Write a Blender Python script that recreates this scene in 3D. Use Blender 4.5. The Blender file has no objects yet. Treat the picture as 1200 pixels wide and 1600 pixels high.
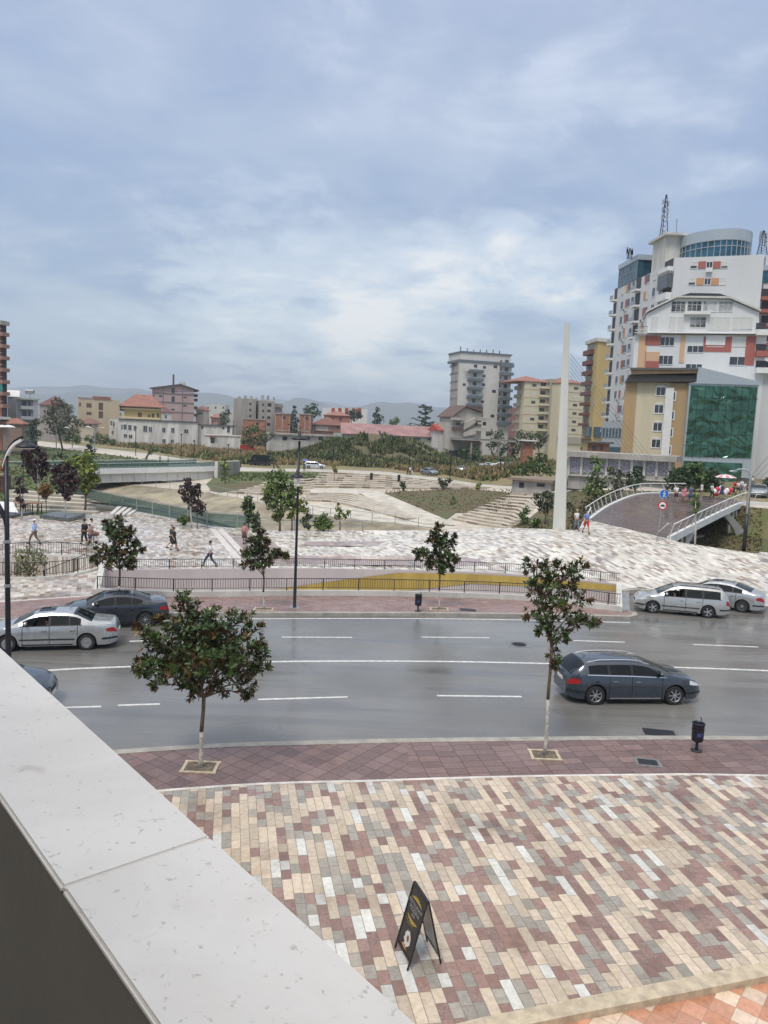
import bpy, bmesh, math, random
import numpy as np
from mathutils import Vector, Matrix, noise
from mathutils.geometry import delaunay_2d_cdt
rnd = random.Random(7)
S = bpy.context.scene
COL = S.collection
R = math.radians
# ---------------------------------------------------------------- camera
FPX, CAMH = 1202.0, 9.0
PITCH, ROLL = R(6.17), R(2.4)
_f = Vector((0, math.cos(PITCH), -math.sin(PITCH)))
_u0 = Vector((0, math.sin(PITCH), math.cos(PITCH)))
_r0 = Vector((1, 0, 0))
_r = _r0*math.cos(ROLL)+_u0*math.sin(ROLL)
_u = -_r0*math.sin(ROLL)+_u0*math.cos(ROLL)
cam = bpy.data.cameras.new('camera')
camo = bpy.data.objects.new('camera', cam); COL.objects.link(camo)
M3 = Matrix((_r, _u, -_f)).transposed()
camo.matrix_world = Matrix.Translation((0, 0, CAMH)) @ M3.to_4x4()
cam.sensor_fit = 'VERTICAL'; cam.sensor_height = 36.0
cam.lens = FPX/1600*36.0
cam.clip_start = 0.05; cam.clip_end = 20000
S.camera = camo
S.render.resolution_x, S.render.resolution_y = 768, 1024
S.view_settings.view_transform = 'Standard'; S.view_settings.look = 'None'
S.view_settings.gamma = 1; S.view_settings.exposure = 0.42
# ---------------------------------------------------------------- sky
SUN_EL, SUN_ROT = R(58), R(205)
W = bpy.data.worlds.new('World'); S.world = W; W.use_nodes = True
nt = W.node_tree; nt.nodes.clear()
def N(t, **k):
    n = nt.nodes.new(t)
    for a, b in k.items(): setattr(n, a, b)
    return n
def mth(op, a, b=None, c=None, clamp=False):
    n = nt.nodes.new('ShaderNodeMath'); n.operation = op; n.use_clamp = clamp
    for i, v in enumerate((a, b, c)):
        if v is None: continue
        if isinstance(v, (int, float)): n.inputs[i].default_value = v
        else: nt.links.new(v, n.inputs[i])
    return n.outputs[0]
def vmth(op, a, b=None):
    n = nt.nodes.new('ShaderNodeVectorMath'); n.operation = op
    for i, v in enumerate((a, b)):
        if v is None: continue
        if isinstance(v, (tuple, list, Vector)): n.inputs[i].default_value = tuple(v)
        else: nt.links.new(v, n.inputs[i])
    return n
def mixc(f, a, b, bt='MIX'):
    n = nt.nodes.new('ShaderNodeMix'); n.data_type = 'RGBA'; n.blend_type = bt; n.clamp_factor = True
    for s, v in ((n.inputs[0], f), (n.inputs[6], a), (n.inputs[7], b)):
        if isinstance(v, (int, float)): s.default_value = v
        elif isinstance(v, (tuple, list)): s.default_value = (*v[:3], 1)
        else: nt.links.new(v, s)
    return n.outputs[2]
def ramp(fac, stops, interp='LINEAR'):
    n = nt.nodes.new('ShaderNodeValToRGB'); cr = n.color_ramp; cr.interpolation = interp
    while len(cr.elements) < len(stops): cr.elements.new(0.5)
    for e, (p, c) in zip(cr.elements, stops):
        e.position = p; e.color = (*c, 1) if not isinstance(c, (int, float)) else (c, c, c, 1)
    nt.links.new(fac, n.inputs[0]); return n.outputs[0]
def smooth(v, a, b, lo=0.0, hi=1.0):
    n = nt.nodes.new('ShaderNodeMapRange'); n.interpolation_type = 'SMOOTHSTEP'
    nt.links.new(v, n.inputs[0])
    for i, q in enumerate((a, b, lo, hi)): n.inputs[i+1].default_value = q
    return n.outputs[0]
def fbm(vec, scale, detail=6, rough=.55, dist=0.0):
    n = nt.nodes.new('ShaderNodeTexNoise'); n.inputs['Scale'].default_value = scale
    n.inputs['Detail'].default_value = detail; n.inputs['Roughness'].default_value = rough
    n.inputs['Distortion'].default_value = dist
    if vec is not None: nt.links.new(vec, n.inputs['Vector'])
    return n.outputs[0]
sky = N('ShaderNodeTexSky', sky_type='NISHITA', sun_disc=False, sun_elevation=SUN_EL, sun_rotation=SUN_ROT)
tc = N('ShaderNodeTexCoord'); dirv = tc.outputs['Generated']
sep = N('ShaderNodeSeparateXYZ'); nt.links.new(dirv, sep.inputs[0])
dx, dy, dz = sep.outputs
zz = mth('ADD', mth('MAXIMUM', dz, 0.0), 0.16)
cmb = N('ShaderNodeCombineXYZ')
nt.links.new(mth('DIVIDE', dx, zz), cmb.inputs[0]); nt.links.new(mth('DIVIDE', dy, zz), cmb.inputs[1])
cp = cmb.outputs[0]
n1 = fbm(cp, 0.75, 3, .5, .5)          # big masses
n2 = fbm(vmth('ADD', cp, (7.3, 2.1, 0)).outputs[0], 1.9, 7, .58, .35)
n3 = fbm(vmth('ADD', cp, (1.3, 9.1, 0)).outputs[0], 4.2, 8, .64, .5)
skyb = vmth('SCALE', sky.outputs[0]); skyb.inputs[3].default_value = 0.10
# grey-blue overcast deck, paler towards the horizon
deck = ramp(mth('MAXIMUM', dz, 0.0), [(0.0, (.43, .52, .59)), (.10, (.405, .49, .575)), (.28, (.365, .445, .575)), (.50, (.405, .47, .605)), (.62, (.80, .80, .82)), (1.0, (1.35, 1.30, 1.25))])
thick = smooth(mth('ADD', mth('MULTIPLY', n1, .45), mth('ADD', mth('MULTIPLY', n2, .38), mth('MULTIPLY', n3, .17))), .40, .58)
dark = mixc(1.0, deck, (.74, .80, .90), 'MULTIPLY')
c1 = mixc(thick, dark, deck)
bright = mixc(1.0, deck, (1.30, 1.24, 1.16), 'MULTIPLY')
# where the deck is thin: a broad band left of centre low, and streaks to the right
def blob(px, py, rad, amt):
    d = (_r*(px-600)+_u*(800-py)+_f*FPX).normalized()
    dp = vmth('DOT_PRODUCT', dirv, d).outputs['Value']
    return mth('MULTIPLY', smooth(dp, math.cos(R(rad)), math.cos(R(rad*.15))), amt)
thin = blob(430, 465, 11, .24)
for a in ((640, 505, 8, .24), (860, 395, 6, .17), (720, 400, 7, .14), (800, 150, 6, .10), (940, 135, 6, .12), (1150, 180, 7, .10), (570, 60, 8, .10), (920, 450, 6, .14), (160, 350, 9, .06)):
    thin = mth('ADD', thin, blob(*a))
nn = mth('ADD', mth('MULTIPLY', n2, .55), mth('MULTIPLY', n3, .45))
lit = smooth(mth('ADD', nn, thin), .56, .80)
c2 = mixc(lit, c1, bright)
hot = smooth(mth('ADD', nn, thin), .76, .92)
c3 = mixc(mth('MULTIPLY', hot, .7), c2, (.78, .78, .76))
bluegap = smooth(mth('ADD', mth('MULTIPLY', n3, .5), mth('MULTIPLY', n1, .5)), .47, .33)
c4 = mixc(mth('MULTIPLY', bluegap, .35), c3, (.27, .41, .60))
fin = mixc(.06, c4, skyb.outputs[0])
below = mixc(smooth(dz, -.02, 0.0), (.22, .24, .25), fin)
bg = N('ShaderNodeBackground'); nt.links.new(below, bg.inputs[0]); bg.inputs[1].default_value = 1.0
wo = N('ShaderNodeOutputWorld'); nt.links.new(bg.outputs[0], wo.inputs[0])
# ---------------------------------------------------------------- sun (veiled by the clouds)
sl = bpy.data.lights.new('sun', 'SUN'); sl.energy = 1.5; sl.angle = R(14); sl.color = (1, .935, .85)
so = bpy.data.objects.new('sun', sl); COL.objects.link(so)
sd = Vector((math.sin(SUN_ROT)*math.cos(SUN_EL), math.cos(SUN_ROT)*math.cos(SUN_EL), math.sin(SUN_EL)))
so.rotation_euler = sd.to_track_quat('Z', 'Y').to_euler(); so.location = (0, 0, 60)
# ---------------------------------------------------------------- pixel (1200x1600 photo) -> world
def ray(px, py): return _r*(px-600)+_u*(800-py)+_f*FPX
def P(px, py, z=0.0):
    d = ray(px, py); t = (z-CAMH)/d.z; p = d*t; return Vector((p.x, p.y, z))
def D(px, py, Y):
    d = ray(px, py); t = Y/d.y; p = d*t; return Vector((p.x, p.y, p.z+CAMH))
def ss(t): t = max(0.0, min(1.0, t)); return t*t*(3-2*t)
def hz(x, y):                       # the square rises gently towards the footbridge
    return 1.75*ss((y-41)/17)*ss((x+3)/17)
def zfar(x, y):                     # the far side stands higher on the right
    return 3.0*ss((x-14)/13)*(1-ss((y-138)/60))
def G(px, py, fn=hz):
    z = 0.0
    for _ in range(40):
        p = P(px, py, z); z = z*.5+.5*fn(p.x, p.y)
    return P(px, py, z)
def lerp(a, b, t): return a+(b-a)*t
def pl(lst, x):                     # piecewise linear through [(x, v...)]
    if x <= lst[0][0]: return lst[0][1:]
    for a, b in zip(lst, lst[1:]):
        if x <= b[0]:
            t = (x-a[0])/(b[0]-a[0]); return tuple(lerp(p, q, t) for p, q in zip(a[1:], b[1:]))
    return lst[-1][1:]
# ================================================================ materials
_mats = {}
def srgb(r, g, b):
    f = lambda c: (c/255/12.92 if c/255 <= .04045 else ((c/255+.055)/1.055)**2.4)
    return (f(r), f(g), f(b))
def begin(name):
    global nt
    m = bpy.data.materials.new(name); m.use_nodes = True; nt = m.node_tree
    b = nt.nodes['Principled BSDF']; return m, b
def setc(b, key, v):
    if isinstance(v, (int, float)): b.inputs[key].default_value = v
    elif isinstance(v, (tuple, list)): b.inputs[key].default_value = (*v[:3], 1)
    else: nt.links.new(v, b.inputs[key])
def bump(b, h, strength=.3, dist=.01):
    n = nt.nodes.new('ShaderNodeBump'); n.inputs['Strength'].default_value = strength
    n.inputs['Distance'].default_value = dist; nt.links.new(h, n.inputs['Height']); nt.links.new(n.outputs[0], b.inputs['Normal'])
def objc(): return nt.nodes.new('ShaderNodeTexCoord').outputs['Object']
def mat(name, col, rough=.6, metal=0.0, var=.12, scale=3.0, bmp=0.0, emit=0.0, spec=None, streak=False, coat=0.0):
    if name in _mats: return _mats[name]
    m, b = begin(name); _mats[name] = m
    if var > 0:
        v = objc()
        if streak:
            mp = nt.nodes.new('ShaderNodeMapping'); mp.inputs['Scale'].default_value = (1, 1, .18)
            nt.links.new(v, mp.inputs[0]); v = mp.outputs[0]
        f = fbm(v, scale, 6, .6)
        c = mixc(smooth(f, .3, .72), tuple(x*(1-var) for x in col), tuple(min(1, x*(1+var)) for x in col))
        g = fbm(v, scale*9, 3, .6)
        c = mixc(mth('MULTIPLY', smooth(g, .5, .8), var*1.2), c, tuple(x*.55 for x in col))
        setc(b, 'Base Color', c)
        if bmp: bump(b, g, bmp, .02)
        setc(b, 'Roughness', smooth(f, .2, .8, max(.04, rough-.08), min(1, rough+.08)))
    else:
        setc(b, 'Base Color', col); setc(b, 'Roughness', rough)
    b.inputs['Metallic'].default_value = metal
    if coat: b.inputs['Coat Weight'].default_value = coat; b.inputs['Coat Roughness'].default_value = .04
    if spec is not None: b.inputs['Specular IOR Level'].default_value = spec
    if emit: b.inputs['Emission Color'].default_value = (*col, 1); b.inputs['Emission Strength'].default_value = emit
    return m
def tilemat(name, ang, w, L, cols, joint=(.16, .13, .11), jw=.006, wet=.35, vein=.35, rl=.12, rh=.5, lv=.45, bias=0.0, vsc=9.0, chk=False, dirt=.3, pair=0, long_=None):
    m, b = begin(name); _mats[name] = m
    o = objc(); a = R(ang)
    u = vmth('DOT_PRODUCT', o, (math.cos(a), -math.sin(a), 0)).outputs['Value']
    v = vmth('DOT_PRODUCT', o, (math.sin(a), math.cos(a), 0)).outputs['Value']
    us = mth('ADD', mth('DIVIDE', u, w), 500.0); col = mth('FLOOR', us); fu = mth('FRACT', us)
    def wn(x, y, z=0.0):
        c = nt.nodes.new('ShaderNodeCombineXYZ')
        for i, q in enumerate((x, y, z)):
            if isinstance(q, (int, float)): c.inputs[i].default_value = q
            else: nt.links.new(q, c.inputs[i])
        n = nt.nodes.new('ShaderNodeTexWhiteNoise'); nt.links.new(c.outputs[0], n.inputs['Vector']); return n
    if chk: vs = mth('ADD', mth('DIVIDE', v, L), 300.0)
    else: vs = mth('ADD', mth('ADD', mth('DIVIDE', v, L), 300.0), wn(col, 3.0).outputs['Value'])
    row0 = mth('FLOOR', vs); fv0 = mth('FRACT', vs)
    if lv > 0:
        cut = mth('MULTIPLY', wn(col, row0, 5.0).outputs['Value'], lv)
        less = mth('LESS_THAN', fv0, cut)
        row = mth('SUBTRACT', row0, less)
        dv = mth('ABSOLUTE', mth('SUBTRACT', fv0, cut))
    else:
        row = row0; dv = mth('MINIMUM', fv0, mth('SUBTRACT', 1.0, fv0))
    if pair:
        h2 = mth('MULTIPLY', vs, .5); pi_ = mth('FLOOR', h2); fp = mth('FRACT', h2)
        isl = mth('LESS_THAN', wn(col, pi_, 7.0).outputs['Value'], pair)
        row = mth('ADD', mth('MULTIPLY', mth('ADD', mth('MULTIPLY', pi_, 2.0), .5), isl), mth('MULTIPLY', row0, mth('SUBTRACT', 1.0, isl)))
        dl = mth('MULTIPLY', mth('MINIMUM', fp, mth('SUBTRACT', 1.0, fp)), 2.0)
        dv = mth('ADD', mth('MULTIPLY', dl, isl), mth('MULTIPLY', dv, mth('SUBTRACT', 1.0, isl)))
    r = wn(col, row, 1.0)
    reg = fbm(o, .12, 2, .5)
    val = mth('ADD', mth('ADD', r.outputs['Value'], mth('MULTIPLY', mth('SUBTRACT', reg, .5), .35)), bias, clamp=True)
    if chk: val = r.outputs['Value']
    c = ramp(val, cols, 'CONSTANT')
    if pair: c = mixc(isl, c, ramp(r.outputs['Value'], long_, 'CONSTANT'))
    # stone: clouding, veins, per-tile tone
    sp = nt.nodes.new('ShaderNodeSeparateColor'); nt.links.new(r.outputs['Color'], sp.inputs[0])
    c = mixc(1.0, c, mixc(sp.outputs[1], (.80, .80, .80), (1.14, 1.14, 1.14)), 'MULTIPLY')
    cl = fbm(o, vsc, 6, .65, .4)
    c = mixc(1.0, c, mixc(smooth(cl, .3, .7), (.86, .84, .82), (1.1, 1.1, 1.1)), 'MULTIPLY')
    ve = smooth(mth('ABSOLUTE', mth('SUBTRACT', fbm(o, 6.5, 8, .7, 1.6), .5)), .018, .0)
    vm = mth('MULTIPLY', mth('MULTIPLY', ve, vein), mth('GREATER_THAN', sp.outputs[2], .55))
    c = mixc(vm, c, (.72, .66, .6))
    spk = smooth(fbm(o, 42, 2, .5), .74, .80)
    c = mixc(mth('MULTIPLY', spk, dirt*1.5), c, (.06, .05, .045))
    # wet stains
    wt = smooth(fbm(o, .34, 5, .6, .3), .52, .66)
    c = mixc(mth('MULTIPLY', wt, wet), c, mixc(1.0, c, (.52, .42, .36), 'MULTIPLY'))
    gr = smooth(fbm(o, .9, 6, .7), .5, .8)
    c = mixc(mth('MULTIPLY', gr, dirt), c, mixc(1.0, c, (.62, .58, .52), 'MULTIPLY'))
    du = mth('MINIMUM', fu, mth('SUBTRACT', 1.0, fu))
    jm = mth('MAXIMUM', mth('LESS_THAN', du, jw/w), mth('LESS_THAN', dv, jw/L))
    c = mixc(mth('MULTIPLY', jm, .75), c, joint)
    setc(b, 'Base Color', c)
    ro = mth('SUBTRACT', smooth(fbm(o, .55, 5, .6), .35, .65, rh, rl), mth('MULTIPLY', wt, .06))
    ro = mth('ADD', ro, mth('MULTIPLY', sp.outputs[0], .07))
    setc(b, 'Roughness', mth('MAXIMUM', mth('ADD', ro, mth('MULTIPLY', jm, .3)), .05))
    bump(b, mth('ADD', mth('MULTIPLY', mth('SUBTRACT', 1.0, jm), .6), mth('ADD', mth('MULTIPLY', cl, .15), mth('MULTIPLY', sp.outputs[0], .25))), .25, .006)
    return m
def roadmat():
    m, b = begin('wet_asphalt'); o = objc()
    mp = nt.nodes.new('ShaderNodeMapping'); mp.inputs['Rotation'].default_value = (0, 0, R(-12)); mp.inputs['Scale'].default_value = (.10, 1.0, 1)
    nt.links.new(o, mp.inputs[0]); along = fbm(mp.outputs[0], 1.0, 5, .6)
    big = fbm(o, .16, 4, .55); fine = fbm(o, 60, 3, .7); mid = fbm(o, 2.3, 6, .65)
    c = mixc(smooth(big, .35, .65), (.132, .128, .119), (.192, .186, .172))
    c = mixc(mth('MULTIPLY', smooth(along, .45, .7), .5), c, (.085, .085, .083))
    c = mixc(mth('MULTIPLY', smooth(mid, .5, .75), .3), c, (.155, .152, .143))
    c = mixc(mth('MULTIPLY', smooth(fine, .50, .72), .6), c, (.27, .265, .25))
    vor = nt.nodes.new('ShaderNodeTexVoronoi'); vor.feature = 'DISTANCE_TO_EDGE'; vor.inputs['Scale'].default_value = .16
    wv = vmth('ADD', o, None); nt.links.new(vmth('SCALE', nt.nodes.new('ShaderNodeTexNoise').outputs[1]).outputs[0], wv.inputs[1]); nt.links.new(wv.outputs[0], vor.inputs['Vector'])
    crack = smooth(vor.outputs[0], .006, .0)
    c = mixc(mth('MULTIPLY', mth('MULTIPLY', crack, smooth(mid, .48, .60)), .35), c, (.045, .044, .042))
    setc(b, 'Base Color', c)
    wetm = smooth(mth('ADD', mth('MULTIPLY', along, .5), mth('MULTIPLY', big, .5)), .40, .60)
    r = mth('ADD', smooth(wetm, 0, 1, .30, .11), mth('MULTIPLY', smooth(fine, .4, .7), .10))
    setc(b, 'Roughness', r); b.inputs['Specular IOR Level'].default_value = .75
    bump(b, fine, .10, .004); return m
def glassmat(name, col=(.02, .03, .035), tr=.25, rough=.03):
    if name in _mats: return _mats[name]
    m, b = begin(name); _mats[name] = m
    setc(b, 'Base Color', col); setc(b, 'Roughness', rough); b.inputs['Specular IOR Level'].default_value = .45
    t = nt.nodes.new('ShaderNodeBsdfTransparent'); t.inputs[0].default_value = (.55, .62, .62, 1)
    mx = nt.nodes.new('ShaderNodeMixShader'); mx.inputs[0].default_value = tr
    out = nt.nodes['Material Output']; nt.links.new(b.outputs[0], mx.inputs[1]); nt.links.new(t.outputs[0], mx.inputs[2]); nt.links.new(mx.outputs[0], out.inputs[0])
    return m
def wavyglass(name, col, bs=.35, sc=.5, dist=.35):
    if name in _mats: return _mats[name]
    m, b = begin(name); _mats[name] = m; o = objc()
    setc(b, 'Base Color', mixc(smooth(fbm(o, .35, 4, .6), .4, .6), col, tuple(x*1.7 for x in col)))  # lighter tint patches stand in for reflections in the glass
    setc(b, 'Roughness', .07); b.inputs['Metallic'].default_value = .6; bump(b, fbm(o, sc, 1.2, .5, 1.6), bs, dist); return m
def leafmat(name, top, under, var=.35, rough=.4):
    if name in _mats: return _mats[name]
    m, b = begin(name); _mats[name] = m
    g = nt.nodes.new('ShaderNodeNewGeometry'); rp = g.outputs['Random Per Island']
    t = mixc(smooth(rp, 0, 1), tuple(x*(1-var) for x in top), tuple(x*(1+var) for x in top))
    o = objc(); cl = fbm(o, 1.1, 3, .6)
    t = mixc(mth('MULTIPLY', smooth(cl, .45, .65), .5), t, tuple(x*y for x, y in zip(top, (1.7, 1.5, 1.0))))
    c = mixc(g.outputs['Backfacing'], t, mixc(rp, under, tuple(x*.6 for x in under)))
    setc(b, 'Base Color', c); setc(b, 'Roughness', rough)
    b.inputs['Subsurface Weight'].default_value = 0
    return m
def grassmat(name, a, bcol, sc=.5, bmp=.5):
    if name in _mats: return _mats[name]
    m, b = begin(name); _mats[name] = m; o = objc()
    f = fbm(o, sc, 7, .65); g = fbm(o, sc*14, 4, .7)
    c = mixc(smooth(f, .38, .62), a, bcol); c = mixc(mth('MULTIPLY', smooth(g, .4, .75), .5), c, tuple(x*.5 for x in a))
    setc(b, 'Base Color', c); setc(b, 'Roughness', .9); bump(b, g, bmp, .08); return m

CREAM, BURG, GREY, WHITE = (.56, .47, .36), (.275, .172, .142), (.335, .31, .265), (.60, .60, .56)
m_plaza_near = tilemat('near_square_stone', -11.5, .195, .33, [(0, BURG), (.42, GREY), (.80, CREAM), (.94, WHITE)], wet=.6, lv=0, pair=.40, long_=[(0, CREAM), (.86, WHITE)], jw=.007, bias=-.02)
m_plaza_far = tilemat('far_square_stone', -20, .24, .52, [(0, (.33, .25, .20)), (.10, (.42, .385, .34)), (.30, (.60, .555, .48)), (.54, (.70, .68, .62))], joint=(.3, .27, .24), wet=.42, dirt=.22, bias=.0, rl=.16, rh=.45, vein=.15)
m_plaza_left = tilemat('far_square_stone_wet', -20, .24, .52, [(0, (.35, .265, .215)), (.16, (.43, .385, .335)), (.42, (.56, .50, .43)), (.62, (.64, .60, .55))], joint=(.25, .22, .2), wet=.85, dirt=.3, rl=.10, rh=.38, vein=.15)
m_pink = tilemat('pink_slab', -20, .3, .6, [(0, (.34, .27, .26)), (.5, (.38, .31, .29))], joint=(.28, .22, .21), wet=.3)
PV = [(0, (.185, .118, .106)), (.35, (.200, .129, .116)), (.7, (.215, .142, .128))]
m_pave = tilemat('red_paving', -11, .56, .36, PV, joint=(.05, .035, .035), jw=.011, wet=.5, vein=.0, lv=0, rl=.2, rh=.45, dirt=.3)
m_pave_diag = tilemat('red_paving_diagonal', 35, .44, .44, PV, joint=(.05, .035, .035), jw=.011, wet=.5, vein=0, lv=0, chk=True, rl=.2, rh=.45, dirt=.3)
m_pave_far = tilemat('far_red_paving', -80, .2, .4, [(0, (.25, .16, .145)), (.5, (.29, .19, .165))], joint=(.15, .1, .1), wet=.35, vein=0, lv=0, rl=.2, rh=.5)
m_terr = tilemat('terrace_tile', 38, .33, .33, [(0, (.52, .25, .15)), (.45, (.66, .52, .40)), (.75, (.60, .31, .2))], joint=(.3, .2, .15), wet=.2, vein=.1, lv=0, chk=True)
m_road = roadmat()
m_kerb = mat('kerb_stone', (.34, .32, .28), .55, var=.22, scale=2.5, bmp=.2)
m_kerbw = mat('pale_edge_stone', (.62, .58, .54), .5, var=.2, scale=3)
m_strip = mat('tan_edge_stone', (.50, .42, .30), .5, var=.22, scale=5, bmp=.2)
m_line = mat('road_paint', (.62, .62, .60), .5, var=.25, scale=6)
m_concrete = mat('concrete', (.36, .34, .31), .75, var=.22, scale=.6, bmp=.2, streak=True)
m_conc_light = mat('light_concrete', (.55, .54, .50), .7, var=.16, scale=.8, streak=True)
m_slope = mat('stained_concrete', (.27, .235, .165), .8, var=.5, scale=.22, bmp=.2)
m_white = mat('white_paint', (.72, .72, .70), .5, var=.06, scale=1.5)
m_iron = mat('dark_iron', (.018, .02, .026), .4, metal=.3, var=.1)
m_black = mat('black_plastic', (.012, .012, .014), .45, var=0)
m_steel = mat('galvanised_steel', (.42, .44, .45), .4, metal=.7, var=.1)
m_rust = mat('rusty_post', (.16, .07, .05), .7, var=.3)
m_soil = mat('soil', (.15, .125, .09), .95, var=.45, scale=6, bmp=.8)
m_grass = grassmat('lawn', (.070, .105, .032), (.125, .135, .055), .22)
m_drygrass = grassmat('dry_grass_ground', (.26, .19, .10), (.16, .15, .07), .12)
m_brownslope = grassmat('brown_slope', (.13, .095, .05), (.10, .11, .045), .25)
m_bankstone = mat('bank_stone', (.50, .45, .37), .7, var=.2, scale=.5)
m_field = grassmat('field', (.27, .21, .11), (.15, .15, .065), .07)
m_water = mat('river_water', (.05, .06, .045), .12, var=.3, scale=.3)
m_bark = mat('bark', (.12, .09, .065), .85, var=.4, scale=12, bmp=.6)
m_limebark = mat('limewashed_bark', (.50, .47, .42), .85, var=.35, scale=14, bmp=.5)
m_window = mat('window_glass', (.035, .045, .055), .08, var=.3, scale=.7, spec=.8)
m_winl = mat('shutter', (.60, .60, .58), .5, var=.06)
m_frame = mat('white_window_frame', (.68, .68, .66), .5, var=0)
m_wood = mat('stained_timber', (.28, .12, .06), .6, var=.25, scale=8)
# ================================================================ mesh helpers
class MB:
    def __init__(s): s.v = []; s.f = []; s.m = []; s.mats = []
    def mi(s, m):
        if m not in s.mats: s.mats.append(m)
        return s.mats.index(m)
    def add(s, vs, fs, m=None):
        o = len(s.v); s.v.extend([tuple(v) for v in vs])
        i = s.mi(m) if m else 0
        for f in fs: s.f.append(tuple(k+o for k in f)); s.m.append(i)
        return s
    def box(s, c, d, rz=0.0, m=None, Mx=None):
        hx, hy, hz_ = d[0]/2, d[1]/2, d[2]/2; ca, sa = math.cos(rz), math.sin(rz); vs = []
        for z in (-hz_, hz_):
            for x, y in ((-hx, -hy), (hx, -hy), (hx, hy), (-hx, hy)):
                v = Vector((x*ca-y*sa, x*sa+y*ca, z))
                if Mx is not None: v = Mx @ Vector((x, y, z))
                vs.append(v+Vector(c))
        return s.add(vs, [(3, 2, 1, 0), (4, 5, 6, 7), (0, 1, 5, 4), (1, 2, 6, 5), (2, 3, 7, 6), (3, 0, 4, 7)], m)
    def prism(s, pts, z0, z1, m=None):
        n = len(pts); a = sum(pts[i][0]*pts[(i+1) % n][1]-pts[(i+1) % n][0]*pts[i][1] for i in range(n))
        if a < 0: pts = pts[::-1]
        vs = [(p[0], p[1], z0) for p in pts]+[(p[0], p[1], z1) for p in pts]
        return s.add(vs, [tuple(range(n-1, -1, -1)), tuple(range(n, 2*n))]+[(i, (i+1) % n, (i+1) % n+n, i+n) for i in range(n)], m)
    def tube(s, pts, r, n=8, m=None, cap=True):
        pts = [Vector(p) for p in pts]; rr = r if isinstance(r, (list, tuple)) else [r]*len(pts)
        vs = []; fs = []; up = None
        for i, p in enumerate(pts):
            t = (pts[min(i+1, len(pts)-1)]-pts[max(i-1, 0)])
            t = t.normalized() if t.length > 1e-9 else Vector((0, 0, 1))
            if up is None: up = t.orthogonal().normalized()
            up = (up-t*up.dot(t)); up = up.normalized() if up.length > 1e-6 else t.orthogonal().normalized()
            bi = t.cross(up)
            for k in range(n):
                a = 2*math.pi*k/n; vs.append(p+(up*math.cos(a)+bi*math.sin(a))*rr[i])
        for i in range(len(pts)-1):
            for k in range(n):
                a, b = i*n+k, i*n+(k+1) % n; fs.append((a, b, b+n, a+n))
        if cap: fs += [tuple(range(n-1, -1, -1)), tuple(range((len(pts)-1)*n, len(pts)*n))]
        return s.add(vs, fs, m)
    def lathe(s, prof, c=(0, 0, 0), n=16, m=None):      # prof [(r, z)]
        vs = []; fs = []
        for r_, z in prof:
            for k in range(n):
                a = 2*math.pi*k/n; vs.append((c[0]+r_*math.cos(a), c[1]+r_*math.sin(a), c[2]+z))
        for i in range(len(prof)-1):
            for k in range(n):
                a, b = i*n+k, i*n+(k+1) % n; fs.append((a, b, b+n, a+n))
        fs += [tuple(range(n-1, -1, -1)), tuple(range((len(prof)-1)*n, len(prof)*n))]
        return s.add(vs, fs, m)
    def ball(s, c, r, m=None, n=10, k=7, sq=(1, 1, 1)):
        prof = [(max(.001, r*math.sin(math.pi*i/k)), -r*math.cos(math.pi*i/k)) for i in range(k+1)]
        o = len(s.v); s.lathe(prof, (0, 0, 0), n, m)
        for i in range(o, len(s.v)): v = s.v[i]; s.v[i] = (c[0]+v[0]*sq[0], c[1]+v[1]*sq[1], c[2]+v[2]*sq[2])
        return s
    def build(s, name, m=None, parent=None, smooth=False, loc=None):
        me = bpy.data.meshes.new(name); me.from_pydata(s.v, [], s.f); 
        ms = s.mats if s.mats else [m]
        if m is not None and s.mats and m not in s.mats: ms = s.mats
        for q in ms: me.materials.append(q)
        if s.mats: me.polygons.foreach_set('material_index', s.m)
        if smooth: me.polygons.foreach_set('use_smooth', [True]*len(me.polygons))
        me.update()
        o = bpy.data.objects.new(name, me); COL.objects.link(o)
        if loc is not None: o.location = loc
        if parent is not None: o.parent = parent
        return o
def smooth_by_angle(o, deg=35):
    me = o.data; me.polygons.foreach_set('use_smooth', [True]*len(me.polygons))
    bm = bmesh.new(); bm.from_mesh(me)
    for e in bm.edges:
        if len(e.link_faces) == 2 and e.link_faces[0].normal.angle(e.link_faces[1].normal, 0) > R(deg): e.smooth = False
    bm.to_mesh(me); bm.free(); return o
def tag(o, label, cat, group=None):
    o['label'] = label; o['category'] = cat
    if group: o['group'] = group
    return o
def struct(o, kind='structure'): o['kind'] = kind; return o
def empty(name, loc, rz=0.0, label=None, cat=None, group=None):
    o = bpy.data.objects.new(name, None); COL.objects.link(o); o.location = loc; o.rotation_euler = (0, 0, rz); o.empty_display_size = .2
    if label: tag(o, label, cat, group)
    return o
def copy_tree(o, parent=None):
    c = o.copy(); COL.objects.link(c); c.parent = parent
    for ch in o.children: copy_tree(ch, c)
    return c
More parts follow.
